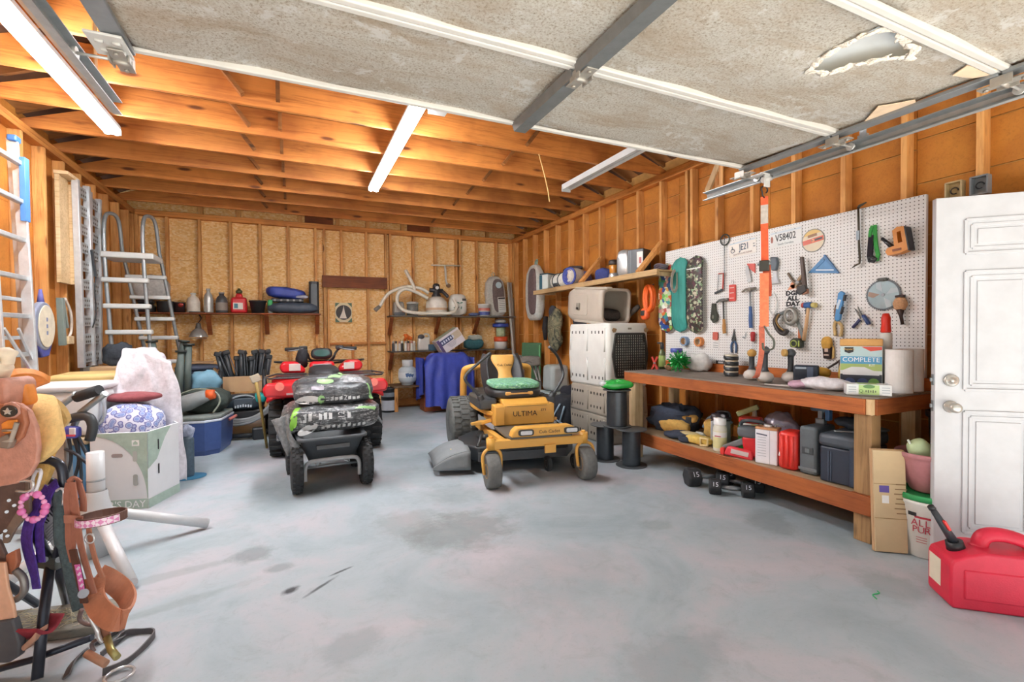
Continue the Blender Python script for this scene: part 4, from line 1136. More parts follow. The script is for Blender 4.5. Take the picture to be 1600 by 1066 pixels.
B().blob((.02, 0, .04), (.12, .05, .04), .7, .012, 14, 2).part('leather', fab('d8b860'), t)
B().tube([(.05, -.055, .01), (.11, -.055, .01), (.11, -.055, .07), (.05, -.055, .07)], .012, 8, True).part('square_loop', mat('e2cb94', .7), t)
B().blob((-.11, -.02, .03), (.05, .04, .03), .8, .01, 14, 3).part('dark_end', NAVY, t)
t = on('oil_jug', 'dusty grey square jug between the tan pouch and the white bottle', 'jug', 3.37, 3.0, SZ, -70)
B().box((0, 0, .12), (.15, .11, .235), .02, None, (.95, .95)).part('jug', mat('a3a6a8', .6), t)
B().blob((-.0, 0, .25), (.075, .06, .035), .8, .03, 20, 3, ridge=True).part('dark_cord_pile', plas('3a3236'), t)
B().tube(smooth([(-.06, .03, .235), (-.04, .03, .29), (.0, .03, .3), (.06, .03, .295), (.07, .03, .235)], 5), .011, 8).part('carry_handle', BLACK, t)
t = on('white_bottle', 'white bottle with a pale yellow label on the bench shelf', 'bottle', 3.24, 2.89, SZ, -66)
B().lathe([(0, 0), (.05, 0), (.054, .01), (.054, .19), (.045, .215), (.045, .22)]).part('bottle', paint('e2e0d0'), t)
B().lathe([(.0548, .03), (.0548, .17)], cap=False).part('label', paint('dcd8a0'), t)
B().lathe([(.0556, .12), (.0556, .165)], cap=False).part('white_label_top', paint('ecebe6'), t)
B().box((0, -.0555, .13), (.05, .003, .008)).part('red_print', paint('b84858'), t)
B().lathe([(.048, .22), (.05, .225), (.05, .275), (0, .278)]).part('cap', paint('f0f0ee'), t)
t = on('green_jug', 'green and white jug with a red lid behind the white bottle', 'jug', 3.46, 2.77, SZ, -66)
B().box((0, 0, .12), (.16, .11, .238), .012).part('jug', paint('e0e6e0'), t)
B().box((-.045, -.003, .11), (.075, .112, .215), .004).part('green_label', paint('2f9a48'), t)
B().box((0.0, 0, .262), (.165, .115, .046), .012).part('red_lid', plas('d0392c'), t)
B().box((.045, -.0575, .21), (.05, .003, .05)).part('yellow_print', paint('d8d070'), t)
t = on('spray_gun', 'pale green and white trigger sprayer sticking up at the shelf back', 'sprayer', 3.62, 2.86, SZ, -60)
B().lathe([(0, 0), (.045, 0), (.045, .22), (.02, .27), (.016, .32)]).part('bottle', paint('cfd4d0'), t)
B().beam((-.14, -.0, .27), (.03, 0, .35), .04, .045, (0, 0, 1), .008).part('trigger_head', plas('c8d098'), t)
t = on('clear_bag', 'crumpled clear plastic wrap standing behind the green jug', 'plastic bag', 3.64, 2.62, SZ, -60)
B().blob((0, 0, .16), (.13, .07, .16), .75, .03, 9, 5, ridge=True).part('plastic', mat('b4b0c4', .15, 0, .2, 20), t)
t = on('chainsaw', 'red chainsaw with clear-wrapped guard lying on the bench shelf', 'chainsaw', 3.28, 2.67, SZ, -64)
B().box((.05, 0, .09), (.12, .13, .17), .02, (0, R(-8), 0)).part('red_body', plas('c8262c'), t)
B().blob((.03, .0, .2), (.09, .07, .05), .6, .006, 12).part('grey_motor_cover', plas('5a5f64'), t)
B().beam((-.16, -.02, .045), (.03, -.03, .15), .05, .05, (0, 0, 1), .01).part('guide_bar_cover', plas('6a6f72'), t)
B().box((-.03, -.085, .04), (.22, .05, .075), .015, (R(-6), R(6), 0), (.8, .9)).part('red_scabbard', plas('d83a44'), t)
B().box((-.02, -.112, .045), (.13, .006, .035), .003, (R(-8), R(6), 0)).part('pale_label', paint('c8b8b4'), t)
B().box((-.155, -.075, .035), (.03, .05, .055), .006).part('red_tip', plas('e0352c'), t)
B().tube(smooth([(-.02, .03, .19), (-.04, .02, .26), (.02, 0, .29), (.13, 0, .28), (.15, .03, .22)], 5), .015, 10).part('front_handle', DGREY, t)
t = on('metal_can', 'white rectangular solvent can with a brass-rimmed top on the bench shelf', 'can', 3.26, 2.457, SZ, -70)
B().box((0, 0, .13), (.155, .1, .258), .006).part('can', paint('e6e6ec'), t)
B().box((0, 0, .268), (.157, .102, .018), .005).part('brass_rim', mat('c08a60', .4), t)
B().cyl((-.0, 0, .277), (0, 0, .295), .03, n=18).part('cap', CHROME, t)
for k in range(8): panel(t, 'print_line', paint('b0b4bc'), .06, .004, -.0506, .2 - k * .02, -.03)
B().box((-.03, -.0508, .222), (.075, .001, .01), 0, (0, R(5), 0)).part('dark_print', paint('5a5f70'), t)
panel(t, 'seam', paint('a8acb4'), .003, .25, -.0507, .13, .025)
B().tube(smooth([(.05, 0, .28), (.06, -.0, .3), (.12, .0, .29)], 4), .01, 8, flat=.4).part('handle', STEEL, t)
t = on('jerry_can', 'bright red ribbed fuel can between the white can and the grey tool case', 'fuel can', 3.29, 2.29, SZ, -75)
B().box((0, 0, .14), (.13, .17, .275), .028).part('can', plas('e0342c'), t)
for x in (-.035, .0, .035): B().tube([(x, -.086, .03), (x, -.089, .14), (x, -.086, .25)], .012, 8).part('rib', plas('e6443c'), t)
B().box((-.045, -.087, .12), (.014, .004, .05), .001, (0, R(20), 0)).part('white_mark', paint('f0ecec'), t)
t = on('tool_case', 'dusty grey plastic tool case standing upright left of the black toolbox', 'tool case', 3.36, 2.147, SZ, -84)
B().box((0, 0, .17), (.12, .26, .335), .02).part('case', mat('5c6469', .6), t)
B().box((0, -.132, .17), (.075, .008, .05), .004).part('latch', plas('3c4246'), t)
B().box((0, -.134, .17), (.03, .008, .03), .003).part('latch_tab', plas('6a7276'), t)
B().box((0, -.1305, .04), (.122, .006, .02), .002).part('base_ridge', plas('70787c'), t)
t = on('toolbox', 'big black lidded toolbox at the near end of the bench shelf', 'toolbox', 3.4, 1.93, SZ, -84)
B().box((0, 0, .12), (.23, .4, .235), .012).part('box', plas('2c3442'), t)
B().box((0, 0, .282), (.25, .43, .09), .03).part('lid', mat('454d56', .5), t)
B().box((.1, -.203, .13), (.07, .03, .255), .012).part('front_pillar', plas('333d4e'), t)
B().box((-.06, -.202, .11), (.006, .008, .2), .002).box((-.045, -.202, .11), (.006, .008, .2), .002).part('rib', plas('4c5666'), t)
t = on('grey_jacket', 'crumpled slate-blue cloth lying on top of the black toolbox', 'cloth', 3.5, 2.0, SZ + .3275, -80)
B().blob((0, .0, .035), (.1, .09, .035), .9, .015, 14, 2, ridge=True).part('cloth', fab('4c5a6c'), t)
t = on('bar_clamp', 'blue and silver clamp head standing on the dusty grey tool case', 'clamp', 3.42, 2.16, SZ + .3375, -84)
B().box((0, 0, .02), (.06, .05, .04), .006).box((0, 0, .07), (.03, .04, .08), .004).part('stand', metal('8a9094', .4), t)
B().cyl((-.06, 0, .11), (.05, 0, .11), .026, n=14).part('head', plas('5a7080'), t)
B().box((.05, 0, .08), (.03, .05, .1), .006).part('blue_jaw', plas('3f6a9a'), t)
t = on('wrench_on_lid', 'steel wrench lying across the black toolbox lid', 'wrench', 3.34, 1.91, SZ + .3275, -40)
B().beam((-.1, 0, .006), (.08, 0, .006), .02, .008, (0, 0, 1), .002).lathe([(.01, 0), (.024, 0), (.024, .012), (.01, .012)], (.1, 0, 0), 14).part('wrench', CHROME, t)
t = on('chain_pile', 'small dark chain heap on the black toolbox lid', 'chain', 3.48, 1.86, SZ + .3275, -60)
B().blob((0, 0, .02), (.09, .05, .02), 1, .012, 30, 4).part('links', metal('55595a', .4), t)

# -- dumbbells on the floor
def dumbbell(x, y, rz, lab, s=1, num='15'):
    t = on('dumbbell', lab, 'dumbbell', x, y, 0, rz, 'hex dumbbells by the bench')
    r = .062 * s
    hexp = [(r * math.cos(R(30 + 60 * k)), r * math.sin(R(30 + 60 * k)) + r * .866) for k in range(6)]
    hexp = [(r * math.cos(R(60 * k)), r * math.sin(R(60 * k)) + r * .866) for k in range(6)]
    for sx in (-1, 1):
        B().prism(hexp, sx * .065 * s, sx * .15 * s, .012 * s, 'x').part('hex_head', RUB, t)
        text(num, .045 * s, paint('c8ccd4'), t, TX(sx * .107 * s, -r * .752, r * 1.3, 60, 0, 0), .0006)
    B().tube([(-.07 * s, 0, r * .866), (0, 0, r * .866), (.07 * s, 0, r * .866)], [.014, .018, .014], 12).part('grip', metal('8f9498', .4), t)
dumbbell(3.19, 2.96, -20, 'large hex dumbbell lying end-on, leftmost of the floor weights', 1.35)
dumbbell(3.32, 2.76, -52, 'hex dumbbell half hidden behind the small one in front', 1.2)
dumbbell(3.14, 2.69, -46, 'small hex dumbbell with a bare steel grip, nearest of the floor weights', 1.1)

# -- beside the bench end
t = on('flat_cardboard', 'flattened brown cardboard box leaning against the bench corner leg', 'cardboard', 3.17, 1.6, 0, -38)
CB = TX(0, 0, 0, -4, 0, 0)
B().box((0, 0, .3), (.17, .03, .6), .004).part('cardboard', CARD, t, None, CB)
B().box((.0, -.021, .3), (.165, .012, .59), .003).part('folded_panel', mat('cbb48e', .85, 0, .08, 6), t, None, CB)
B().box((-.03, -.0278, .37), (.05, .001, .04)).part('purple_label', paint('5a4a9a'), t, None, CB)
B().box((-.025, -.0278, .31), (.035, .001, .045)).part('white_label', paint('e6e6e2'), t, None, CB)
for k in range(7): B().box((.055, -.0278, .4 - k * .028), (.05 + .01 * (k % 3), .001, .006)).part('printed_text', mat('8a6c48'), t, None, CB)
for z in (.2, .4): B().box((0, -.0278, z), (.165, .001, .004)).part('crease', mat('a08458'), t, None, CB)

t = on('plaster_bucket', 'white ALL PURPOSE bucket with a green lid beside the open door', 'bucket', 3.365, 1.5, 0, -50)
B().lathe([(0, 0), (.125, 0), (.13, .006), (.152, .3), (.158, .31), (.158, .325), (.15, .33)], n=40).part('bucket', paint('dfe2dc'), t)
B().lathe([(.152, .328), (.16, .33), (.16, .352), (.155, .362), (.14, .358), (0, .358)], n=40).part('green_lid', plas('2f9a58'), t)
def curved(name, m, a0, a1, z0, z1, rr=lambda z: .1305 + z * .0722, off=.0012):
    b = B()
    n = 10
    rows = [[b.bm.verts.new(((rr(z) + off) * math.sin(R(a0 + (a1 - a0) * i / n)), -(rr(z) + off) * math.cos(R(a0 + (a1 - a0) * i / n)), z)) for i in range(n + 1)] for z in (z0, z1)]
    for i in range(n): b.f([rows[0][i], rows[0][i + 1], rows[1][i + 1], rows[1][i]], True)
    return b.part(name, m, t)
curved('red_band', paint('b03444'), -40, 40, .232, .244)
curved('dark_mark', BLACK, -52, -36, .24, .262)
for w, z in (('ALL', .205), ('PURPOSE', .165)):
    for k, ch in enumerate(w):
        a = R(-40 + k * 11.5)
        rr = .1315 + z * .0722 + .001
        text(ch, .052, paint('b83a4c'), t, TX(rr * math.sin(a), -rr * math.cos(a), z, 90, 0, math.degrees(a)), .0006, sx=.95)
for k in range(3): curved('print_line', paint('c06a70'), -38, -18, .12 - k * .014, .124 - k * .014)
curved('green_leaf_print', paint('3f9a4a'), 10, 60, .015, .05)
for k in range(6): curved('green_leaf_print', paint('3f9a4a'), 12 + k * 8, 18 + k * 8, .05, .075 + .02 * (k % 3))
B().tube([(-.16 * math.cos(R(q)) , -.16 * math.sin(R(q)) * .55, .29 - .1 * math.sin(R(q))) for q in range(0, 181, 12)], .003, 6).part('wire_handle', STEEL, t)

t = on('flower_pot', 'wide mauve plastic planter bowl stacked on the white bucket', 'planter', 3.375, 1.505, .3625, 0)
t.scale = (.88, .88, 1)
b = B().lathe([(0, .0), (.09, .0), (.1, .01), (.145, .1), (.168, .19), (.172, .2), (.178, .205), (.182, .225), (.176, .232), (.166, .226), (.155, .17), (.13, .09), (.09, .02), (0, .02)], n=44)
b.part('bowl', mat('b0787c', .5), t)
t = on('plastic_scoop', 'pale green plastic bottle with a white strap leaning in the mauve planter', 'bottle', 3.33, 1.5, .385, -50)
t.scale = (.85, .85, .85)
B().blob((0, 0, .2), (.07, .05, .15), .6, 0, rot=(R(12), R(-28), 0)).part('bottle', plas('b4c69a'), t)
B().beam((-.105, -.03, .33), (.0, -.075, .12), .022, .012, (0, 0, 1), .004).part('white_strap', paint('dfe6dc'), t)
t = on('green_tin', 'small dark green ribbed pot inside the mauve planter', 'pot', 3.44, 1.45, .385, 0)
B().lathe([(0, 0), (.035, 0), (.045, .19), (.04, .19), (.032, .01), (0, .01)], n=16).part('pot', plas('54786a'), t)
t = on('black_tub', 'tall round black rubber tub behind the mauve planter at the bench end', 'tub', 3.69, 1.47, 0, 0)
B().lathe([(0, 0), (.1, 0), (.12, .02), (.165, .76), (.178, .77), (.18, .8), (.17, .8), (.16, .77), (.11, .03), (0, .03)], n=40).part('tub', plas('202226'), t)

t = on('gas_can', 'big red plastic gas can with a black spout in front of the open door', 'gas can', 3.0, 1.085, 0, -42)
GR = mat('cf2440', .5, 0, .08, 10, .12, 140)
body = [(-.2, 0), (.2, 0), (.21, .02), (.21, .21), (.19, .25), (.13, .275), (-.08, .275), (-.14, .255), (-.2, .225), (-.21, .2), (-.21, .02)]
B().prism(body, -.1, .1, .022, 'y').part('can', GR, t)
B().prism([(-.16, .05), (.16, .05), (.16, .19), (-.16, .19)], -.106, .106, .008, 'y').part('side_panel', GR, t)
B().tube(smooth([(-.055, 0, .265), (-.035, 0, .32), (.03, 0, .335), (.12, 0, .31), (.165, 0, .25)], 6), [.03] + [.024] * 23 + [.03], 14, flat=1.4).part('handle', GR, t)
B().cyl((-.14, 0, .245), (-.15, 0, .285), .038, .034, 20).part('collar', BLACK, t)
B().tube([(-.15, 0, .28), (-.19, 0, .35), (-.235, 0, .43)], [.02, .017, .013], 12).part('spout', plas('34383e'), t)
B().tube([(-.235, 0, .43), (-.245, 0, .445)], [.016, .014], 12).part('spout_tip', BLACK, t)
B().beam((-.175, -.02, .34), (-.2, -.022, .385), .012, .016, (0, 1, 0), .003).part('red_trigger', plas('d8302c'), t)
lab = B().box((0, 0, 0), (.1, .001, .13)).part('label', paint('e4dcc4'), t, None, TX(-.2106, .03, .13, 0, 0, 90))
B().box((0, -.0007, .03), (.09, .0006, .05)).part('orange_print', paint('d8a648'), lab)
for x in (-.02, .02): B().box((x, -.0008, -.015), (.03, .0006, .04)).part('picture_print', paint('6a6458'), lab)
B().box((0, -.0007, .055), (.09, .0006, .012)).part('dark_print', paint('4a4640'), lab)
B().tube(smooth([(0, 0, .003), (.03, .02, .004), (.07, .0, .003), (.09, .01, .003)], 4), .003, 5).thing('green_twig', plas('2fae68'), 'thin green plastic strip lying on the floor left of the gas can', 'strip', fl(2.55, 1.34, .0, 20))

# ---------------------------------------------------------------- dog crates by the workbench
def slots(t, m, x, sy, ys, z, s=.018):
    for y in ys: B().box((x, y, z), (.004, s * .75, s * 1.7), .0015).part('vent_slot', m, t)
def crate(name, label, col, L, W, H, mw, rows, seam=True):
    t = T(name, label, 'dog crate', mw)
    PL = mat(col, .5, 0, .05, 6)
    hw = W / 2
    def shell(z0, z1, bulge):
        b = B()
        zs = [z0, z0 + .03, (z0 + z1) / 2, z1 - .03, z1]
        for q, ww in zip(zs, bulge): pass
        rings = []
        for z, g in zip(zs, bulge): rings.append(b.vs([(u, v, z) for u, v in rrect(W * g, L * (1 - (1 - g) * .6), .05, 4)]))
        return b.skin(rings)
    mid = H * .5
    if seam:
        shell(0, mid, (.94, .97, .985, 1, 1)).part('lower_shell', PL, t)
        shell(mid + .001, H, (1, 1, .985, .97, .93)).part('upper_shell', PL, t)
    else: shell(0, H, (.94, .96, 1, .96, .93)).part('shell', PL, t)
    for y in (-.01, -L * .5 + .07, L * .5 - .07):
        B().tube([(-hw * .97 - .002, y, .06), (-hw - .0, y, mid - .04)], .011, 8).tube([(-hw - .0, y, mid + .04), (-hw * .96 - .002, y, H - .06)], .011, 8).part('side_rib', mat(col, .4, 0, .03, 6), t)
    DK = plas('2a2826')
    for z, ys in rows: slots(t, DK, -hw * (.985 if .15 < z / H < .85 else .972) - .001, 0, ys, z)
    return t, PL
yy = lambda a, b, n: [a + (b - a) * i / (n - 1) for i in range(n)]
t, PL = crate('dog_crate', 'tan plastic dog crate at the bottom of the crate stack', 'a39a8c', .84, .6, .665, fl(3.53, 4.87, 0), [])
for z in (.1, .26, .42, .58):
    for y in yy(.1, .34, 5) + yy(-.34, -.08, 5): B().box((-.2985, y, z), (.008, .016, .03), .002).part('vent_slot', plas('34302c'), t)
B().prism(rrect(.44, .46, .06), 0, .02, .004).part('door_panel', mat('8c8478', .5), t, None, TX(0, -.405, .34, 90))
t, PL = crate('dog_crate', 'pale grey dog crate with a black mesh door on top of the tan one', 'dcdcd6', .88, .6, .745, fl(3.545, 4.9, .667), [], False)
for z, ys in ((.64, yy(.08, .34, 4) + yy(-.32, -.1, 4)), (.1, yy(.08, .34, 4) + yy(-.32, -.1, 4))):
    for y in ys: B().box((-.289, y, z), (.008, .018, .036), .002).part('vent_slot', plas('34302c'), t)
door = B().prism([(-.2, .12), (.2, .12), (.245, .37), (.2, .62), (-.2, .62), (-.245, .37)], -.004, .012).part('lit_inside_panel', mat('d0ccc0', .7), t, None, TX(0, -.438, 0, 90))  # solid panel whose pale colour stands in for the lit crate interior
g = B()
DG = plas('2f2e2a')
for i in range(-7, 8): g.box((i * .031, .37, .02), (.013, .5 - max(0, abs(i * .031) - .2) * 9, .008))
for j in range(-8, 9): g.box((0, .37 + j * .03, .022), (2 * (.245 - abs(j * .03) * .18), .011, .008))
g.part('mesh_door', DG, t, None, TX(0, -.438, 0, 90))
fr = [(-.2, .12), (.2, .12), (.245, .37), (.2, .62), (-.2, .62), (-.245, .37)]
b = B()
for p, q in zip(fr, fr[1:] + fr[:1]): b.beam((*p, .02), (*q, .02), .024, .022, (0, 0, 1))
b.part('door_frame', DG, t, None, TX(0, -.438, 0, 90))
B().box((0, -.449, .68), (.05, .004, .02)).part('logo', mat('8a8478'), t)
for x in (-.22, .24): B().blob((x, -.45, .66), (.03, .005, .025), 1, .01, 40, 3).part('worn_mark', mat('9a7c58', .8), t)

t = T('pet_kennel', 'open-fronted tan kennel lying tilted on top of the pale grey crate', 'dog crate', fl(3.53, 5.08, 1.432, 0, 5, 0))
K = mat('b4aa9c', .5, 0, .05, 6)
b = B()
sec = rrect(.44, .44, .08, 5)
inn = rrect(.4, .4, .07, 5)
n = len(sec)
r0 = b.vs([(u, .42, v + .22) for u, v in rrect(.38, .38, .08, 5)])
r1 = b.vs([(u, .3, v + .22) for u, v in sec])
r2 = b.vs([(u, -.3, v + .22) for u, v in sec])
r3 = b.vs([(u * .98, -.38, v * .98 + .22) for u, v in sec])
r4 = b.vs([(u * .82, -.385, v * .82 + .22) for u, v in sec])
r5 = b.vs([(u, -.3, v + .22) for u, v in inn])
r6 = b.vs([(u, .28, v + .22) for u, v in inn])
b.skin([r0, r1, r2, r3, r4, r5, r6])
b.part('shell', K, t)
for z in (.0, .44): B().box((-.16, -.1, z + (.012 if z == 0 else -.008)), (.08, .7, .03), .008).part('rail', K, t)
B().prism(rrect(.34, .26, .03), 0, .012, .004).part('side_panel', K, t, None, frame((0, -1, 0), (0, 0, 1), (-1, 0, 0), (-.217, .08, .22)))
B().prism(rrect(.07, .09, .012), 0, .018, .004).part('latch', mat('8c857a', .4), t, None, frame((0, -1, 0), (0, 0, 1), (-1, 0, 0), (-.228, .1, .2)))
B().box((-.252, .1, .175), (.012, .045, .03), .004).part('latch_hole', plas('3a3632'), t)
B().blob((0, -.05, .105), (.19, .26, .08), .6, .01, 14, 2).part('dark_liner', mat('3a3430', .8, 0, .3, 60), t)

# ---------------------------------------------------------------- spools
WIRE = metal('4a5056', .32)
def spool(x, y, z, lab, rc, h, rf=.15):
    t = T('wire_spool', lab, 'wire spool', fl(x, y, z, 20), 'wire spools')
    for q in (0, h - .008): B().cyl((0, 0, q), (0, 0, q + .008), rf, n=36).part('flange', plas('46494c'), t)
    b = B()
    prof = [(rc - .01, .009)]
    k = 26
    for i in range(k): prof += [(rc, .012 + (h - .026) * i / k), (rc - .006, .012 + (h - .026) * (i + .5) / k)]
    b.lathe(prof + [(rc - .01, h - .0085)], n=28).part('wound_wire', WIRE, t)
    return t
spool(2.985, 3.73, 0, 'black wire spool standing on the floor nearest the bench leg', .09, .36)
spool(2.89, 4.03, 0, 'black wire spool standing on the floor at the back left of the spool group', .09, .36)
spool(2.935, 3.89, .362, 'black wire spool stacked on top of the two floor spools', .105, .37, .14)
t = T('green_bag', 'shiny green plastic packet lying on the top wire spool', 'bag', fl(2.935, 3.89, .734, -20))
B().blob((0, 0, .045), (.16, .09, .045), .8, .02, 12, 4, ridge=True).part('packet', mat('2fae48', .2, 0, .15, 12), t)
B().blob((.04, -.06, .05), (.06, .02, .018), .8, .004, 20).part('yellow_print', paint('b8d858'), t)
B().blob((-.13, .0, .05), (.05, .06, .03), .8, .012, 20, 2).part('clear_end', mat('c8cccc', .15), t)

# ---------------------------------------------------------------- shelf on the right wall
t = T('plank_shelf', 'plank shelf with diagonal braces high on the right wall', 'shelf', fl(3.55, 3.98, 1.93))
kid(t, 'shelf_board', PALEY, (.02, .0, .03), (.35, 2.9, .05))
kid(t, 'front_rail', PALEY, (-.018, 0, -.01), (.0195, 2.9, .055))
for y in (.32, 1.52): B().beam((.0, y, .055), (.345, y, .42), .04, .085, (0, 1, 0), .003).part('brace', STUD, t)
for y in (.05, 2.8): kid(t, 'bracket', PALE, (.02, y, -.01), (.35, y + .04, .0295))
RS = 1.982
def hs(name, lab, cat, x, y, rz=-62, z=RS): return T(name, lab, cat, fl(x, y, z, rz))
t = hs('cooler_box', 'teal-ended cooler box at the far end of the right wall shelf', 'box', 3.7, 6.62, -70)
B().box((0, 0, .12), (.16, .3, .235), .012).part('body', paint('cfd8d4'), t)
B().box((-.06, -.151, .12), (.06, .006, .22), .003).part('teal_panel', plas('2f5f6e'), t)
B().box((0, 0, .245), (.17, .31, .02), .006).part('lid', plas('2f4f5a'), t)
t = hs('bed_roll', 'strapped pale bedroll with a dark buckle on the right wall shelf', 'bedroll', 3.71, 6.28, -90)
B().tube([(-.2, 0, .115), (-.15, 0, .115), (.0, 0, .115), (.15, 0, .115), (.2, 0, .115)], [.09, .112, .114, .112, .09], 22).part('roll', fab('d8dad2'), t)
for x in (-.08, .08): B().tube(arc((x, 0, .115), .117, 0, 360, 20, 'yz')[:-1], .009, 6, True).part('strap', plas('34383c'), t)
B().box((.0, -.11, .05), (.12, .02, .05), .008).part('buckle', DGREY, t)
t = hs('sleeping_bag', 'blue and cream rolled sleeping bag in the middle of the right wall shelf', 'sleeping bag', 3.7, 5.84, -75)
B().tube([(-.02, -.17, .125), (0, -.14, .125), (0, .0, .125), (.02, .16, .125)], [.08, .12, .124, .1], 22).part('roll', fab('c8c0b4'), t)
b = B()
for k in range(3): b.tube([(.115 * (1 - k * .3) * math.cos(q / 20 * 2 * PI), -.15 - .012 * k, .125 + .115 * (1 - k * .3) * math.sin(q / 20 * 2 * PI)) for q in range(20)], .017, 8, True)
b.part('blue_lining', fab('4b56a0'), t)
B().blob((.05, .1, .1), (.1, .12, .1), .9, .02, 9, 4, ridge=True).part('blue_bundle', fab('6a74b0'), t)
t = hs('dark_duffel', 'dark brown bag lying on top of the bedrolls', 'bag', 3.8, 6.1, -85, RS + .235)
B().blob((0, 0, .04), (.22, .07, .04), .9, .015, 12, 3, ridge=True).part('bag', fab('3a3438'), t)
t = hs('navy_cushion', 'navy folded cushion behind the orange diagonal shelf brace', 'cushion', 3.78, 5.3, -80)
B().blob((0, 0, .09), (.14, .07, .09), .8, .015, 9, 6).part('cushion', fab('39437e'), t)
t = hs('lantern', 'silver and amber lantern jar left of the silver cylinder on the shelf', 'lantern', 3.73, 5.0, -70)
B().lathe([(0, 0), (.06, 0), (.066, .03), (.06, .07), (.055, .08)]).part('base', CHROME, t)
B().lathe([(.053, .08), (.055, .085), (.055, .18), (.053, .185)]).part('amber_chamber', mat('c88434', .2), t)
B().lathe([(.062, .185), (.066, .19), (.066, .235), (.05, .25), (0, .25)]).part('lid', plas('3a302c'), t)
t = hs('stove_pipe', 'shiny silver cylinder wrapped in plastic on the right wall shelf', 'cylinder', 3.72, 4.74, -70)
B().blob((0, 0, .165), (.09, .09, .165), .5, .01, 9, 3).part('silver_can', metal('c4c8c8', .25), t)
B().box((-.1, .03, .13), (.05, .1, .26), .01).part('dark_side', BLACK, t)
t = hs('speaker_box', 'black box with a white picture label behind the near shelf brace', 'box', 3.73, 4.5, -66)
B().box((0, 0, .15), (.2, .2, .295), .008).part('box', plas('3a3f44'), t)
B().box((.055, -.101, .17), (.075, .002, .18)).part('white_label', paint('e0dcd6'), t)
B().box((.06, -.1025, .16), (.03, .001, .07)).part('picture', plas('a0403c'), t)
for x in (-.06, -.085): B().box((x, -.101, .15), (.012, .004, .27), .002).part('edge_ridge', plas('6a7074'), t)
t = hs('cable_coil', 'small coil of grey cable at the near end of the right wall shelf', 'cable', 3.76, 4.17, -62)
b = B()
for k in range(5): b.tube([((.075 - .006 * (k % 2)) * math.cos(q / 14 * 2 * PI), .05 * math.sin(q / 14 * 2 * PI), .012 + k * .016 + .01 * math.sin(q + k)) for q in range(14)], .008, 6, True)
b.part('coil', plas('6a6470'), t)
B().strap(smooth([(3.76, 3.955, 1.98), (3.72, 3.95, 1.92), (3.71, 3.95, 1.8), (3.75, 3.95, 1.74), (3.79, 3.95, 1.82), (3.8, 3.955, 1.95)], 5), .03, .006, (1, 0, 0)).thing('grey_strap', fab('b4a89c'), 'pale strap loop hanging off the near end of the right wall shelf', 'strap')
t = hs('orange_cord_bundle', 'bright orange bundle hanging on a stud left of the skateboard decks', 'cord', 3.83, 4.4, -90, 1.85)
b = B()
for k in range(7): b.tube([((.075 - .01 * (k % 3)) * math.sin(q / 16 * 2 * PI) + .012 * math.sin(k * 2), -.02 - .012 * (k % 4), -.15 + (.15 - .008 * (k % 3)) * math.cos(q / 16 * 2 * PI)) for q in range(16)], .017, 8, True)
b.part('orange_coil', plas('ee6a28'), t)
B().blob((-.06, -.05, -.33), (.06, .04, .07), .7, .008, 12).part('orange_block', plas('e8602a'), t)
B().box((-.06, -.09, -.32), (.06, .015, .06), .004).part('dark_buckle', plas('3a3a38'), t)
B().tube([(0, -.02, 0), (0, .03, .02)], .006, 6).part('hook', STEEL, t)
t = hs('rifle_sleeve', 'dark grey sleeve hanging behind the tilted kennel', 'sleeve', 3.8, 4.72, -90, 1.5)
B().beam((-.1, 0, .0), (.12, 0, .12), .06, .05, (0, 1, 0), .015).part('sleeve', fab('4c4640'), t)

# ---------------------------------------------------------------- hung on the right wall towards the corner
def bodybag(name, lab, mw, sc, col1, col2, badge):
    t = T(name, lab, 'garment bag', mw @ M.Diagonal((sc, sc, sc, 1)))
    def sh(b, w, off):
        rs = []
        for v, k, d in ((0, .55, .5), (.06, .8, .8), (.25, .98, 1), (.6, 1, 1), (.85, .86, .9), (.97, .5, .6), (1.0, .3, .3)):
            rs.append([(q[0] * k * w + off, v * .78, q[1] * d + .075) for q in rrect(.42, .13, .05, 4)])
        return b.skin([b.vs([(x, y, z) for x, y, z in r]) for r in rs])
    sh(B(), 1, 0).part('bag', fab(col1), t)
    B().blob((.04, .4, .135), (.12, .32, .03), .7, .006, 9).part('front_panel', fab(col2), t)
    if badge:
        B().cyl((.05, .6, .155), (.05, .6, .172), .06, n=28).part('round_badge', paint('b4cad0'), t)
        B().box((.09, .22, .162), (.16, .3, .006), .002).part('white_label', paint('d8dad4'), t)
        for k in range(6): B().box((.09, .31 - k * .035, .166), (.12, .008, .002)).part('printed_text', mat('6a6e6c'), t)
        B().box((.09, .345, .1655), (.14, .03, .002)).part('dark_print', BLACK, t)
    B().strap([(-.02, .78, .06), (-.03, .83, .05), (0, .86, .04), (.03, .83, .05), (.02, .78, .06)], .02, .006, (0, 0, 1)).part('carry_loop', fab('8ab0a8'), t)
    return t
bodybag('garment_bag', 'long grey and maroon gear bag hanging on the right wall near the back corner', RW(7.25, 1.52, .03, 0, 3.88), 1.22, 'c9cbc4', '6a5a5a', 0)
t = T('camo_jacket', 'camouflage jacket hanging on the right wall below the shelf', 'jacket', RW(6.62, 1.0, .0, 0, 3.89))
def camo():
    n = N('camouflage_cloth')
    vo = n.noise(n.coord(), 9, 2, .5, 1.5)
    return n.out(n.ramp(vo, [(.38, '3f4238'), (.47, '6a6a54'), (.55, '8a8468'), (.62, '4c4438'), (.7, 'a8a07c')]), .95)
B().blob((0, .33, .09), (.16, .34, .08), .75, .05, 5, 4, 26, 24, ridge=True).part('cloth', camo(), t)
B().blob((-.08, .62, .09), (.07, .12, .06), .8, .02, 8, 2).part('dark_collar', fab('3c3a40'), t)
t = T('black_tripod_bag', 'slim black bag hanging below the grey gear bag', 'bag', RW(7.02, 1.18, .0, 0, 3.89))
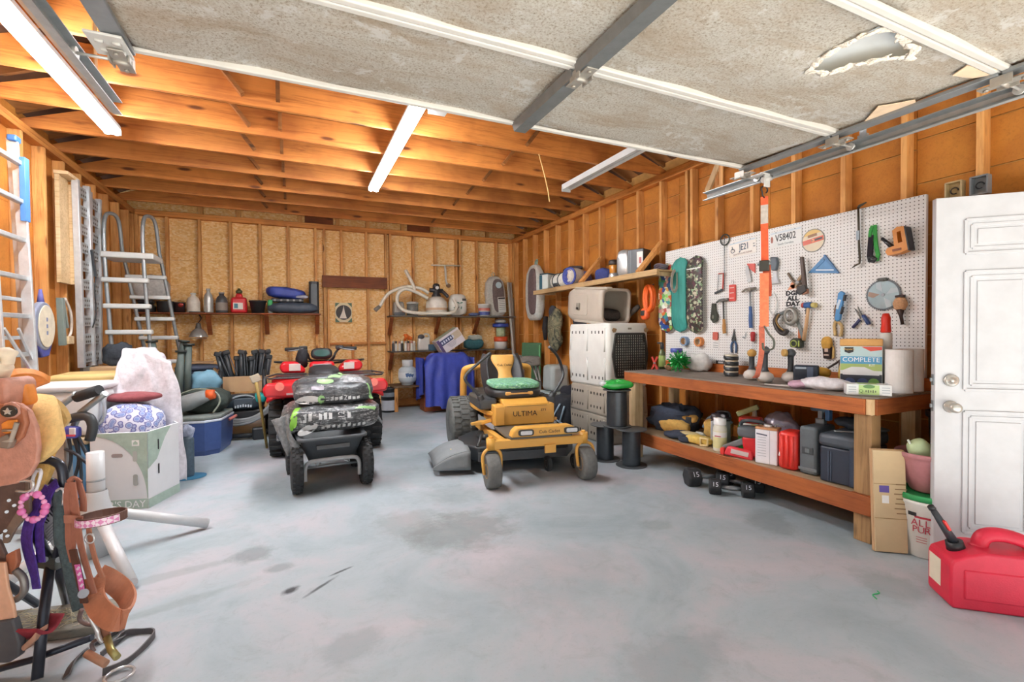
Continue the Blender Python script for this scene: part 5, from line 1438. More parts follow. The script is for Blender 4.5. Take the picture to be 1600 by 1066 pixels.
B().tube([(0, .0, .06), (0, .2, .07), (.02, .4, .06)], [.03, .05, .04], 12).part('bag', fab('2e2b2c'), t)
t = T('cap_bag', 'black cap and brown straps hanging behind the pale grey crate', 'cap', RW(5.9, 1.2, .0, 0, 3.89))
B().blob((0, .3, .09), (.13, .14, .08), .8, .02, 8, 3).part('cap', fab('2a2a30'), t)
B().box((.04, .32, .172), (.05, .05, .004), .001).part('white_mark', paint('d8d8d8'), t)
B().strap(smooth([(.0, .18, .05), (.03, .05, .06), (-.02, -.1, .05), (.02, -.25, .05)], 4), .06, .012, (1, 0, 0)).part('brown_strap', fab('6a4638'), t)

# ---------------------------------------------------------------- back right corner, on the floor
POLE = paint('b9b8b0', .35)
for k, (x, y, lab) in enumerate(((3.7, 8.3, 'leftmost of the metal poles leaning in the back right corner'), (3.76, 8.33, 'middle metal pole leaning in the back right corner'), (3.82, 8.36, 'rightmost of the metal poles leaning in the back right corner'))):
    B().cyl((x + .03, y - .35 + .1 * k, .02), (x + .06, y + .08, 2.28 - .3 * (k == 2)), .028 if k < 2 else .02, n=14).thing('metal_pole', POLE, lab, 'pole')
t = T('folded_table', 'dark green folding table leaning upright near the back corner', 'folding table', fl(3.62, 7.2, 0, -50, -5, 0))
B().box((0, 0, .58), (.36, .035, 1.12), .008).part('table_top', plas('2a6038'), t)
B().beam((.19, -.02, .03), (.16, -.02, 1.1), .03, .04, (0, 1, 0), .004).part('edge_strip', plas('4f9a60'), t)
B().tube([(-.15, -.03, .05), (-.15, -.05, .9), (.12, -.05, .9), (.12, -.03, .05)], .012, 8).part('folded_leg', STEEL, t)
def campchair(x, y, rz, lab, col):
    t = T('camp_chair', lab, 'camp chair', fl(x, y, 0, rz) @ M.Diagonal((1.7, 1.3, 1, 1)), 'folded camp chairs')
    for k in range(4):
        dx = -.09 + .06 * k
        B().tube([(dx, -.05 + .03 * (k % 2), .02), (dx + .06 - .04 * (k % 2), .05, .5), (dx * .9, 0.02, .95 - .05 * k)], .011, 8).part('leg', metal('8a8a86', .4), t)
    for z in (.25, .55, .8): B().tube([(-.1, -.03, z), (.0, -.05, z + .06), (.11, -.02, z - .02)], .01, 8).part('strut', plas('55524c'), t)
    B().blob((.02, .0, .86), (.1, .05, .08), .6, .012, 14).part('folded_seat', fab(col), t)
    return t
campchair(3.36, 6.72, -30, 'folded camp chair with a grey seat beside the green table', '77736c')
campchair(3.16, 7.1, -20, 'folded camp chair with a dark seat behind the mower seat', '3a3836')
t = T('storage_tote', 'tall clear grey plastic bin standing on another bin by the right wall', 'bin', fl(3.68, 6.42, .41, 0))
B().box((0, 0, .2), (.34, .34, .4), .06, None, (.92, .92)).part('bin', mat('a9b2b0', .3, 0, .06, 8), t)
t = T('storage_bin', 'grey-blue lidded storage bin on the floor by the right wall', 'bin', fl(3.66, 6.4, 0, 0))
B().box((0, 0, .18), (.38, .4, .36), .04, None, (1.06, 1.06)).part('bin', plas('7f93a4'), t)
B().box((0, 0, .382), (.42, .45, .045), .015).part('lid', plas('a4b4b4'), t)
t = T('gear_bag', 'black and pale blue gear bag slumped between the bins and the tan crate', 'bag', fl(3.45, 5.72, 0, -60))
B().blob((0, 0, .23), (.2, .16, .23), .8, .05, 7, 4, ridge=True).part('bag', fab('24262c'), t)
for p, q in (((-.14, -.17, .1), (.0, -.18, .33)), ((.0, -.19, .08), (.06, -.17, .3)), ((-.16, -.16, .14), (.04, -.2, .06))): B().tube([p, q], .014, 8).part('pale_piping', plas('93a8b8'), t)
B().blob((.02, .05, .46), (.12, .1, .1), .9, .03, 9, 2, ridge=True).part('upper_bundle', fab('22222a'), t)

# ---------------------------------------------------------------- zero-turn mower
YEL = mat('e0a94e', .4, 0, .04, 6)
YEL2 = mat('d8a048', .45, 0, .05, 6)
t = T('riding_mower', 'yellow zero-turn riding mower with a green cushion on its seat', 'mower', fl(1.93, 3.68, 0, -9))
# local: forward is -y, y = 0 at the front beam, width along x
def wheel(name, c, r, w, par, tread=False, hub='e0a94e', hubr=.5, rub='4a4c4c'):
    b = B()
    prof = [(r * hubr, -w * .42), (r * .8, -w * .5), (r * .94, -w * .46), (r, -w * .3), (r, w * .3), (r * .94, w * .46), (r * .8, w * .5), (r * hubr, w * .42)]
    b.lathe(prof, c, 36, 'x')
    if tread:
        for i in range(30):
            a = 2 * PI * i / 30
            for s in (-1, 0, 1):
                a2 = a + (PI / 30 if s == 0 else 0)
                b.box((c[0] + s * w * .29, c[1] + (r) * math.cos(a2), c[2] + (r) * math.sin(a2)), (w * .24, r * .1, r * .05), 0, (a2 - PI / 2, 0, R(18) * s))
    o = b.part(name, mat(rub, .85, 0, .15, 30, .2, 90), par)
    B().lathe([(.0, -w * .4), (r * hubr * .9, -w * .4), (r * hubr, -w * .44), (r * hubr, w * .44), (r * hubr * .9, w * .4), (0, w * .4)], c, 24, 'x').part('hub', plas(hub), o)
    return o
for sx in (-1, 1): wheel('rear_wheel', (sx * .47, 1.32, .29), .29, .3, t, True, '3a3c3c', .46, '5a5c5a')
for sx in (-1, 1):
    o = wheel('caster_wheel', (sx * .46, -.04, .14), .145, .12, t, False, 'c8973f', .42, '6a6c6a')
    B().tube(smooth([(sx * .46 - .075, -.04, .14), (sx * .46 - .085, -.03, .32), (sx * .46 - .05, -.02, .38), (sx * .46, -.0, .385), (sx * .46 + .05, -.02, .38), (sx * .46 + .085, -.03, .32), (sx * .46 + .075, -.04, .14)], 4), .016, 8, flat=1.0).part('caster_fork', YEL, t)
    B().cyl((sx * .46, 0, .385), (sx * .46, 0, .5), .042, n=18).cyl((sx * .46, 0, .5), (sx * .46, 0, .52), .02, n=10).part('caster_pivot', YEL, t)
    B().cyl((sx * .46 - .09, -.04, .14), (sx * .46 + .09, -.04, .14), .012, n=8).part('axle_bolt', STEEL, t)
B().beam((-.46, 0, .43), (.46, 0, .43), .07, .09, (0, 0, 1), .008).part('front_beam', YEL, t)
for sx in (-1, 1): B().beam((sx * .33, .02, .43), (sx * .33, 1.45, .36), .06, .07, (0, 0, 1), .006).part('frame_rail', YEL2, t)
B().box((.1, -.045, .36), (.11, .02, .09), .004).cyl((.1, -.06, .365), (.1, -.02, .365), .02, n=12).part('tow_plate', YEL, t)
# foot platform with head lamps
B().prism([(-.28, -.03), (.33, -.03), (.36, .05), (.36, .48), (-.3, .48), (-.3, .05)], .47, .5, .008).part('foot_plate', plas('5c5a54'), t)
B().prism([(-.28, .0), (.4, .0), (.38, .06), (.3, .1), (-.22, .1), (-.26, .06)], -.05, .05, .012).part('front_bumper', YEL, t, None, TX(0, -.0, .5, 90))
for x in (-.14, .31):
    B().prism(rrect(.15, .066, .025), 0, .014, .003).part('headlamp_bezel', plas('33322e'), t, None, TX(x, -.05, .548, 90))
    B().prism(rrect(.11, .04, .012), 0, .018).part('headlamp_lens', mat('d8dce0', .15), t, None, TX(x, -.05, .548, 90))
text('Cub Cadet', .048, plas('2a2620'), t, TX(.09, -.0512, .545, 90), .0008)
# body under the seat
B().b2((-.3, .44, .5), (.36, .9, .74), .012).part('body_front', YEL, t)
B().prism([(.44, .739), (.52, .8), (.9, .8), (.9, .739)], -.2, .3, .01, 'x').part('seat_deck', YEL, t)
B().box((-.245, .425, .62), (.1, .02, .22), .006).part('corner_post', YEL, t)
B().box((.05, .436, .5), (.44, .006, .004)).box((.05, .436, .725), (.44, .006, .004)).part('panel_gap', plas('6a4c20'), t)
text('ULTIMA', .085, plas('2a2620'), t, TX(.03, .4385, .63, 90), .0008, sx=.9)
text('ZT1', .038, plas('2a2620'), t, TX(.235, .4385, .665, 90), .0008)
for sx in (-1, 1):
    B().prism([(sx * .3, .5), (sx * .35, .6), (sx * .4, .95), (sx * .4, 1.5), (sx * .28, 1.55)], .6, .66, .015).part('fender', YEL, t)
    B().box((sx * .39, .66, .5), (.12, .3, .04), .008, (R(-16), sx * R(10), sx * R(-14))).part('step_plate', YEL, t)
    B().box((sx * .3, .95, .72), (.22, .5, .14), .03).part('side_console', plas('4a4b48'), t)
    B().box((sx * .33, .66, .735), (.19, .2, .13), .02).part('lever_pod', plas('3f4246'), t)
    B().tube(smooth([(sx * .36, .62, .72), (sx * .42, .58, .84), (sx * .54, .62, 1.02), (sx * .55, .66, 1.14), (sx * .46, .58, 1.3), (sx * .33, .5, 1.42)] if sx > 0 else [(sx * .36, .62, .72), (sx * .44, .58, .86), (sx * .56, .6, 1.02), (sx * .55, .62, 1.1), (sx * .44, .6, 1.22), (sx * .3, .56, 1.36)], 5), .0165, 10).part('steering_lever', plas('34373a'), t)
    B().tube([(sx * .36, .62, .7), (sx * .42, .585, .85)], .035, 10).part('lever_boot', plas('2c2d2e'), t)
B().box((0, 1.35, .62), (.56, .5, .34), .04).part('engine_cover', plas('3a3b3a'), t)
B().tube(smooth([(-.42, 1.45, .64), (-.42, 1.4, 1.0), (-.38, 1.36, 1.1), (-.2, 1.33, 1.12), (.1, 1.33, 1.12), (.38, 1.36, 1.1), (.42, 1.4, 1.0), (.42, 1.45, .64)], 4), .045, 10).part('roll_bar', YEL2, t)
# seat
st = TX(0, 0, 0)
SB = mat('2b2b2d', .45, 0, .1, 20)
def fnb(u, v):
    w = .22 * (1 - .12 * (2 * v - .9) ** 2) * (1 - max(0, v - .75) ** 2 * 3)
    x = (2 * u - 1) * w
    return (x, .98 + .2 * v - .05 * abs(2 * u - 1) ** 2.5, .86 + .44 * v)
B().sheet(fnb, 16, 14, .12).part('backrest', SB, t)
def fnc(u, v):
    w = .12 - .052 * math.sin(PI * min(1, v * 1.15)) ** 2 + .03 * v
    x = (2 * u - 1) * w
    return (x, .955 + .2 * (.06 + .92 * v) - .022 * (1 - (2 * u - 1) ** 2), .86 + .44 * (.06 + .93 * v))
B().sheet(fnc, 10, 16, .012).part('backrest_insert', mat('d8a458', .5, 0, .05, 20), t)
text('Cub Cadet', .042, plas('3a2c18'), t, TX(0, 1.05, 1.16, 66), .002)
B().blob((0, .78, .85), (.29, .26, .07), .55).part('seat_cushion', SB, t)
B().box((0, .62, .86), (.32, .2, .05), .02).part('seat_insert', mat('d8a458', .5, 0, .05, 20), t)
# deck
DECK2 = plas('2c3034')
B().prism([(-.5, .34), (.44, .3), (.6, .5), (.6, .85), (.3, 1.05), (-.4, 1.05), (-.62, .8), (-.62, .5)], .13, .3, .02).part('mower_deck', DECK2, t)
B().prism([(-.5, .32), (.42, .28), (.44, .3), (-.5, .34)], .14, .24, 0).part('deck_rim', plas('4c5054'), t)
for x in (-.3, .3): B().lathe([(0, .3), (.12, .3), (.13, .34), (.08, .38), (.03, .4), (0, .4)], (x, .7, 0), 20).part('spindle_cover', plas('3a3e40'), t)
for k, x in enumerate((-.42, .2, .5)): wheel('deck_wheel', (x, .24 if k < 2 else .26, .07), .07, .045, t, False, '8a8e8e', .5, '3c4042')
def chute(u, v):
    return (-.58 - .36 * v, .32 + .48 * u + .06 * v, .27 - .17 * v * v + .03 * math.sin(PI * u))
B().sheet(chute, 10, 8, .014).part('discharge_chute', mat('7f8588', .6, 0, .08, 10), t)
B().sheet(lambda u, v: (-.58 - .36 * u, .318 + .06 * u - .004, (.265 - .17 * u * u) * (1 - v) + v * .06), 8, 4, .012).part('chute_skirt', mat('7f8588', .6, 0, .08, 10), t)
B().box((-.72, .5, .262), (.07, .05, .003), .001, (0, R(-14), 0)).part('warning_label', paint('d8b868'), t)
b = B()
for k in range(5): b.tube([(-.5 + .2 * k, .36, .3), (-.42 + .2 * k, .5, .4)], .014, 6)
for k in range(4): b.box((-.35 + .22 * k, .5, .35), (.06, .05, .1), .01)
b.part('belt_guards', plas('35383a'), t)

D = M.Diagonal((.93, 1.1, .82, 1))
for o in t.children:                                     # overall proportions; the wheels stay round
    if o.name.startswith(('rear_wheel', 'caster_wheel', 'deck_wheel')):
        c = sum((V(q) for q in o.bound_box), V()) / 8
        o.matrix_basis = M.Translation((c.x * -.07, c.y * .1, 0))
    else: o.matrix_basis = D @ o.matrix_basis

t = T('seat_pad', 'green leaf-patterned cushion on the yellow mower seat', 'cushion', fl(1.93, 3.68, 0, -9) @ TX(0, .83, .757, 3))
n_ = N('green_patterned_cloth')
n_.bump(n_.noise(n_.coord(), 60, 3), .3)
pc = n_.ramp(n_.noise(n_.coord((1, 2.5, 1), (0, 0, .7)), 26, 2, .5, 1), [(.42, '5f9a70'), (.5, '8fc89a'), (.57, '3f6a8a'), (.62, 'a4d4a4')])
B().blob((0, 0, .025), (.26, .23, .035), .5, .006, 9).part('cushion', n_.out(pc, .9), t)

# ---------------------------------------------------------------- quad bike
RP = mat('d4202a', .3, 0, .05, 6)
DKP = plas('2a2b2d')
t = T('quad_bike', 'red quad bike parked rear-on behind the loaded garden cart', 'quad bike', fl(.31, 5.75, 0, 0))
def atvwheel(c, r, w):
    b = B()
    b.lathe([(r * .5, -w * .45), (r * .75, -w * .5), (r * .92, -w * .47), (r * .97, -w * .3), (r * .98, w * .3), (r * .92, w * .47), (r * .75, w * .5), (r * .5, w * .45)], c, 32, 'x')
    for i in range(22):
        a = 2 * PI * i / 22
        for s in (-1, 1):
            a2 = a + (PI / 22 if s > 0 else 0)
            b.box((c[0] + s * w * .25, c[1] + r * .985 * math.cos(a2), c[2] + r * .985 * math.sin(a2)), (w * .46, r * .1, r * .09), .004, (a2 - PI / 2, 0, R(24) * s))
    o = b.part('wheel', rubber('2a2c2e'), t)
    B().lathe([(0, -w * .3), (r * .5, -w * .42), (r * .52, 0), (r * .5, w * .42), (0, w * .3)], c, 20, 'x').part('hub', plas('5a5d60'), o)
for sx in (-1, 1):
    atvwheel((sx * .445, 0, .3), .3, .27)
    atvwheel((sx * .43, 1.25, .29), .29, .22)
    def fend(u, v, y0, r, zc):
        a = R(140 - 150 * v)
        x = .21 + .38 * u
        return (sx * x, y0 + r * 1.12 * math.cos(a), zc + r * .98 * math.sin(a) * (1 - .1 * u * u) - .03 * max(0, u - .8) * 5)
    for y0 in (.06, 1.22):
        B().sheet(lambda u, v: fend(u, v, y0, .4, .42), 10, 18, .02 * sx).part('fender', RP, t)
    B().prism([(sx * .13, .66), (sx * .6, .68), (sx * .62, .76), (sx * .58, .82), (sx * .13, .8)], -.44, -.34, .025, 'y').part('rear_panel', RP, t)
    B().cyl((sx * .46, -.43, .785), (sx * .46, -.46, .785), .042, n=20).part('tail_lamp', mat('f06858', .15), t)
    B().box((sx * .34, -.443, .705), (.12, .004, .02)).part('pale_badge', paint('b8a4a4'), t)
    B().prism([(sx * .2, .82), (sx * .46, .83), (sx * .5, .9), (sx * .46, .97), (sx * .3, .97), (sx * .2, .88)], .72, .96, .03, 'y').part('front_cowl', RP, t)
    B().box((sx * .32, .715, .9), (.13, .006, .085), .002).part('white_label', paint('d6d0ca'), t)
    B().box((sx * .4, 0, .4), (.03, .12, .1), .01).part('axle_carrier', STEEL, t)
    B().box((sx * .28, .62, .33), (.14, .55, .05), .01).part('footwell', DKP, t)
    B().tube([(sx * .18, -.3, .8), (sx * .24, -.38, .86), (sx * .56, -.36, .86), (sx * .6, -.2, .865), (sx * .5, .1, .87), (sx * .2, .14, .86)], .01, 8).part('rack_rail', plas('3a3b3d'), t)
    B().tube([(sx * .16, 1.1, .92), (sx * .5, 1.06, .95), (sx * .56, 1.2, .95), (sx * .45, 1.5, .93), (0, 1.55, .93)], .013, 8).part('rack_rail', plas('3a3b3d'), t)
B().tube([(-.24, -.38, .86), (.24, -.38, .86)], .014, 8).part('rack_rail', plas('3a3b3d'), t)
for y in (-.28, -.12, .04): B().beam((-.5, y, .868), (.5, y, .868), .014, .008).part('rack_bar', plas('3a3b3d'), t)
B().box((0, .55, .48), (.34, 1.5, .42), .06).part('engine_block', plas('34363a'), t)
B().box((0, -.32, .62), (.5, .12, .3), .03).part('rear_housing', plas('44464a'), t)
B().blob((0, .4, .84), (.17, .46, .09), .6).part('seat', mat('2b2b2e', .6, 0, .15, 30, .2), t)
B().box((0, .95, .86), (.3, .35, .14), .04, (R(-14), 0, 0)).part('tank_cover', RP, t)
B().box((0, .72, .905), (.22, .02, .05), .006).part('grey_latch', STEEL, t)
B().tube(smooth([(-.42, .86, 1.12), (-.24, .9, 1.125), (-.17, .93, 1.06), (-.12, .96, .97), (.12, .96, .97), (.17, .93, 1.06), (.24, .9, 1.125), (.42, .86, 1.12)], 5), .014, 10).part('handlebar', DKP, t)
for sx in (-1, 1):
    B().tube([(sx * .26, .895, 1.125), (sx * .43, .858, 1.12)], .022, 10).part('grip', RUB, t)
    B().box((sx * .22, .9, 1.135), (.1, .06, .05), .012).part('switch_box', DKP, t)
    B().tube(smooth([(sx * .22, .87, 1.13), (sx * .3, .82, 1.11), (sx * .4, .83, 1.1)], 3), .008, 6).part('brake_lever', STEEL, t)
B().blob((0, .9, 1.055), (.13, .05, .075), .7, rot=(R(-18), 0, 0)).part('gauge_pod', DKP, t)
B().prism(ell(.095, .048, 24), 0, .006).part('gauge_face', mat('2f5450', .15), t, None, TX(0, .853, 1.065, 72))
B().tube([(-.22, .86, 1.12), (-.24, .86, 1.0), (-.23, .9, .9)], [.055, .075, .06], 12).part('hand_guard_bag', fab('26262a', .6), t)
B().tube(smooth([(.2, .9, 1.1), (.1, .86, .98), (-.02, .84, .93), (-.1, .9, .9)], 4), .009, 6).part('cable', BLACK, t)

t = T('garden_tool', 'brass-coloured garden tool handle leaning between the quad bike and the push mower', 'tool', fl(-.37, 6.0, 0))
B().tube([(.06, .05, .02), (.0, .0, .55), (-.035, 0, .78)], [.014, .016, .018], 10).part('handle', mat('9a8040', .5), t)
B().box((-.04, 0, .82), (.1, .03, .09), .012, (0, R(-22), 0)).part('grip_end', mat('b8b09c', .6), t)

t = T('paint_bucket', 'black bucket with a white label right of the quad bike', 'bucket', fl(1.42, 8.1, 0))
B().lathe([(0, 0), (.125, 0), (.135, .38), (.142, .385), (.142, .4), (.13, .4), (.12, .03), (0, .03)], n=32).part('bucket', plas('2b2d32'), t)
B().lathe([(.1275, .03), (.1305, .2)], cap=False, n=32).part('white_label', paint('c4cad4'), t)
B().lathe([(.1325, .26), (.134, .33)], cap=False, n=32).part('grey_print', mat('7a8088'), t)
B().tube(arc((0, -.03, .37), .15, 180, 360, 14, 'xz', .08), .004, 6).part('wire_handle', STEEL, t)

# ---------------------------------------------------------------- dump cart with soil bags
t = T('garden_cart', 'black poly garden dump cart with grey tube frame and knobbly tyres', 'cart', fl(.27, 4.3, 0, 3))
def cartwheel(x, y):
    b = B()
    r, w = .195, .09
    b.lathe([(r * .45, -w * .4), (r * .8, -w * .5), (r * .95, -w * .4), (r, 0), (r * .95, w * .4), (r * .8, w * .5), (r * .45, w * .4)], (x, y, r), 28, 'x')
    for i in range(26):
        a = 2 * PI * i / 26
        for s in (-1, 0, 1): b.box((x + s * w * .3, y + (r * (1 - .03 * abs(s))) * math.cos(a + .12 * s), r + r * (1 - .03 * abs(s)) * math.sin(a + .12 * s)), (w * .22, .022, .012), 0, (a - PI / 2, 0, 0))
    o = b.part('wheel', rubber('2e3032'), t)
    B().lathe([(0, -w * .3), (r * .45, -w * .36), (r * .45, w * .36), (0, w * .3)], (x, y, r), 16, 'x').part('hub', plas('8a8c8c'), o)
for x in (-.275, .275):
    cartwheel(x, .0)
    cartwheel(x * 1.05, .62)
b = B()
rr = [[(u, v + .36, z) for u, v in rrect(w, l, .05, 4)] for w, l, z in ((.34, .72, .235), (.36, .76, .24), (.5, .94, .43), (.55, 1.0, .44), (.55, 1.0, .46), (.49, .93, .46), (.35, .75, .26), (.3, .7, .255))]
b.skin([b.vs(r) for r in rr]).part('tub', mat('4a4e52', .5, 0, .15, 12), t)
B().box((0, -.102, .375), (.26, .01, .035), .004, (R(-18), 0, 0)).part('moulded_ridge', mat('5a5e62', .5), t)
B().tube(smooth([(-.215, -.06, .1), (-.215, -.06, .2), (-.19, -.07, .25), (-.12, -.08, .265), (.12, -.08, .265), (.19, -.07, .25), (.215, -.06, .2), (.215, -.06, .1)], 4), .017, 10).part('front_frame', plas('a4a6a8'), t)
for x in (-.1, .12): B().cyl((x, -.085, .248), (x, -.085, .235), .007, n=6).part('bolt', STEEL, t)
B().tube([(-.28, 0, .195), (.28, 0, .195)], .012, 8).tube([(-.28, .62, .195), (.28, .62, .195)], .012, 8).part('axle', STEEL, t)
B().tube([(-.12, -.05, .23), (-.12, .7, .22)], .014, 8).tube([(.12, -.05, .23), (.12, .7, .22)], .014, 8).part('chassis_rail', STEEL, t)

def bag_mat(nm, w):
    n = N(nm)
    v = n.coord()
    s1 = n.noise(n.n('ShaderNodeMapping', I_Vector=v, I_Scale=(3, 3, 22), I_Rotation=(.3, .7, .4)).outputs[0], 3, 4, .7, .8)
    s2 = n.noise(v, 22, 5, .75, 1.5)
    k = n.math('ADD', n.math('MULTIPLY', s1, .55), n.math('MULTIPLY', s2, .45))
    c = n.ramp(k, [(.3, '26282a'), (.46, '3c4044'), (w - .02, '6c7074'), (w + .04, 'd0d4d6')])
    n.bump(s1, .5, .01)
    return n.out(c, .28)
BG1, BG2 = bag_mat('printed_black_bag_film', .56), bag_mat('shiny_black_bag_film', .6)
LG = mat('9ccf8c', .35, 0, .1, 30)
LW2 = paint('d4d8da')
def FV(x, y, z, rx, rz=0): return TX(x, y, z, rx, 0, rz)
t = T('soil_bag', 'lower black and green potting soil bag drooping over the cart sides', 'soil bag', fl(.27, 4.66, .463, 2))
b = B()
b.blob((0, .0, .12), (.42, .36, .12), .55, .035, 6, 3, 40, 20, ridge=True)
for v in b.bm.verts:                                     # ends droop over the tub's rim
    d = max(0, -v.co.x - .3)
    v.co.z -= d * 1.0 * (1 if v.co.y < .2 else .4)
o = b.part('bag', BG1, t)
for k in range(9): decal(o, 'white_print', LW2, [[(-.012, -.014), (.012, -.01), (.012, .012 + .006 * (k % 2)), (-.012, .01)]], FV(-.08 + .042 * k, -.36, .055 + .004 * (k % 3), 80))
tdecal(o, 'lettering', LW2, '12', .075, FV(.07, -.34, .14, 62) @ M.Rotation(R(90), 4, 'Z'), .8)
for k in range(6): decal(o, 'white_print', LW2, [[(-.014, -.03), (.012, -.03), (.014, .03 - .008 * (k % 3)), (-.012, .026)]], FV((-.22, -.18, -.1, -.06, -.02, .13)[k], -.34, .14, 62))
decal(o, 'green_band', mat('8ac84c', .35), [[(-.03, -.1), (.03, -.1), (.04, .1), (-.01, .1)]], FV(-.3, -.3, .15, 50, -20))
decal(o, 'white_badge', LW2, [ell(.085, .035, 20)], FV(-.2, -.36, .05, 75) @ M.Rotation(R(24), 4, 'Z'))
decal(o, 'green_flash', LG, [[(-.08, -.01), (.1, -.012), (.12, .02), (-.04, .015)]], FV(.26, -.3, .18, 60))
t2 = B()
t2.sheet(lambda u, v: (-.47 + .13 * u + (.06 + .05 * v) * v - .05 * math.sin(PI * v) * (u - .5), -.35 - .05 * u + .016 * math.sin(9 * u + 5 * v), .15 - .3 * v + .05 * u - .03 * v * u), 8, 12, .012).part('folded_grey_end', mat('85888a', .3, 0, .35, 30, .5), t)
t2 = B().sheet(lambda u, v: (.36 + .07 * v + .01 * math.sin(8 * u), -.24 + .28 * u, .15 - .13 * v), 8, 6, .012)
t2.part('folded_grey_end', mat('85888a', .3, 0, .35, 30, .5), t)
t = T('soil_bag', 'upper black and white potting soil bag with green circles on top of the load', 'soil bag', fl(.31, 4.7, .685, -4))
b = B()
b.blob((0, 0, .115), (.34, .33, .12), .6, .034, 7, 9, 40, 20, ridge=True)
for v in b.bm.verts: v.co.z *= 1 - .25 * max(0, -v.co.y) * 2 if v.co.z > .12 else 1
o = b.part('bag', BG2, t)
for x, y, r in ((-.06, -.2, .07), (.02, -.02, .062), (.1, .12, .06)): decal(o, 'green_circle', LG, [ell(r, r * .9, 20)], FV(x, y, .2, 22))
decal(o, 'white_badge', LW2, [ell(.1, .034, 20)], FV(-.2, -.31, .06, 76))
decal(o, 'green_flash', LG, [ell(.03, .034, 14)], FV(-.09, -.32, .06, 76))
for k in range(8): decal(o, 'white_print', LW2, [[(-.013, -.014), (.013, -.01), (.012, .012 + .008 * (k % 2)), (-.013, .012)]], FV(-.04 + .036 * k, -.315, .06, 76)) if k != 4 else tdecal(o, 'lettering', LW2, '2', .06, FV(.105, -.315, .065, 76))
decal(o, 'grey_print', mat('a8a4b0', .3), [[(-.05, -.02), (.05, -.02), (.05, .022), (-.05, .018)]], FV(-.12, -.27, .13, 50))
decal(o, 'silver_panel', mat('9a9ea2', .25, 0, .5, 40), [[(-.1, -.12), (.12, -.12), (.06, .12), (-.1, .12)]], FV(.17, -.1, .2, 22))
decal(o, 'green_edge', LG, [[(-.012, -.08), (.02, -.08), (.01, .07), (-.01, .07)]], FV(.3, -.22, .1, 50, 30))

# ---------------------------------------------------------------- back wall, left shelf
def shelf(name, lab, x0, x1, y0, z, brk, m=DARKW, th=.02, metal_=False):
    t = T(name, lab, 'shelf', fl(x0, y0, z))
    B().b2((0, 0, 0), (x1 - x0, 8.495 - y0, th), .003).part('shelf_board', m, t)
    for x in brk:
        B().box((x - x0, 8.47 - y0, -.14), (.04, .045, .278), .002).part('bracket', STUD, t)
        B().beam((x - x0, .03, -.012), (x - x0, 8.45 - y0, -.3), .035, .06, (1, 0, 0), .002).part('brace', DARKW, t)
    return t
shelf('plank_shelf', 'long brown wooden shelf on the left of the back wall', -2.05, .38, 8.2, 1.62, (-1.17, -.4, .33))
SL = 1.6405
def bk(name, lab, cat, x, y, z=SL, rz=0, group=None): return T(name, lab, cat, fl(x, y, z, rz), group)
t = bk('roasting_pan', 'black lidded pan behind the pool ladder on the back shelf', 'pan', -1.93, 8.34)
B().box((0, 0, .06), (.2, .2, .118), .03).box((0, 0, .15), (.18, .18, .06), .025).part('pan', plas('2c2c2e'), t)
t = bk('cooking_pot', 'black round pot between the ladder and the white jug', 'pot', -1.7, 8.33)
B().lathe([(0, 0), (.085, 0), (.1, .02), (.105, .15), (.11, .16), (.1, .16), (.09, .02), (0, .02)]).part('pot', plas('333436'), t)
t = bk('red_tub', 'small black and red tub left of the white jug', 'tub', -1.53, 8.34)
B().lathe([(0, 0), (.065, 0), (.07, .14), (.072, .15), (0, .15)]).part('tub', plas('3a2a2a'), t)
B().blob((.02, -.06, .11), (.035, .02, .03)).part('red_patch', plas('a4342c'), t)
t = bk('folded_tarp', 'crumpled white plastic sack heaped above the pans behind the pool ladder', 'sack', -1.88, 8.35, SL + .181)
B().blob((0, 0, .17), (.22, .13, .17), .75, .03, 7, 4, ridge=True).part('sack', fab('cfcfcb', .4), t)
def jug(name, lab, x, col, r, h, neck, cap, lbl=None):
    t = bk(name, lab, 'bottle', x, 8.32)
    B().lathe([(0, 0), (r * .96, 0), (r, .015), (r, h * .55), (r * .8, h * .74), (neck, h * .86), (neck, h * .93)]).part('bottle', col, t)
    B().lathe([(neck * 1.15, h * .93), (neck * 1.15, h), (0, h)]).part('cap', cap, t)
    if lbl: B().lathe([(r * 1.012, h * .12), (r * 1.012, h * .5)], cap=False).part('label', lbl, t)
    return t
jug('water_jug', 'translucent white gallon jug on the back shelf', -1.36, mat('d2cabb', .3), .085, .29, .03, WHITE)
B().tube([(-.1, 0, .006), (0, -.02, .006), (.1, 0, .006)], .008, 6).thing('black_rod', BLACK, 'short black rod lying in front of the white jug on the back shelf', 'rod', fl(-1.3, 8.23, SL))
jug('steel_flask', 'tall silver flask right of the white jug on the back shelf', -1.17, metal('c4c6c2', .35), .062, .36, .024, CHROME)
jug('oil_bottle', 'dark grey bottle with a pale label left of the red gas can', -1.0, plas('4a4a4c'), .08, .31, .032, plas('9a9a9a'), mat('8a8076', .6))
t = bk('fuel_can', 'red fuel can with a white label on the back shelf', 'fuel can', -.77, 8.32)
B().box((0, 0, .12), (.22, .17, .24), .03, None, (.9, .9)).box((0, 0, .26), (.12, .11, .1), .03, None, (.6, .6)).part('can', plas('c9242a'), t)
B().box((-.01, -.085, .105), (.13, .006, .1), .002).part('white_label', paint('d8d4ca'), t)
B().box((-.035, -.089, .105), (.05, .002, .07)).part('blue_print', plas('3a7a8a'), t)
B().lathe([(.035, .3), (.045, .31), (.045, .34), (.02, .36), (.02, .375), (0, .375)], n=16).part('cap', plas('4a5030'), t)
t = bk('plant_pot', 'black plastic plant pot right of the red fuel can', 'pot', -.52, 8.33)
B().lathe([(0, 0), (.085, 0), (.115, .17), (.125, .175), (.125, .195), (.113, .195), (.08, .015), (0, .015)]).part('pot', plas('2e3032'), t)
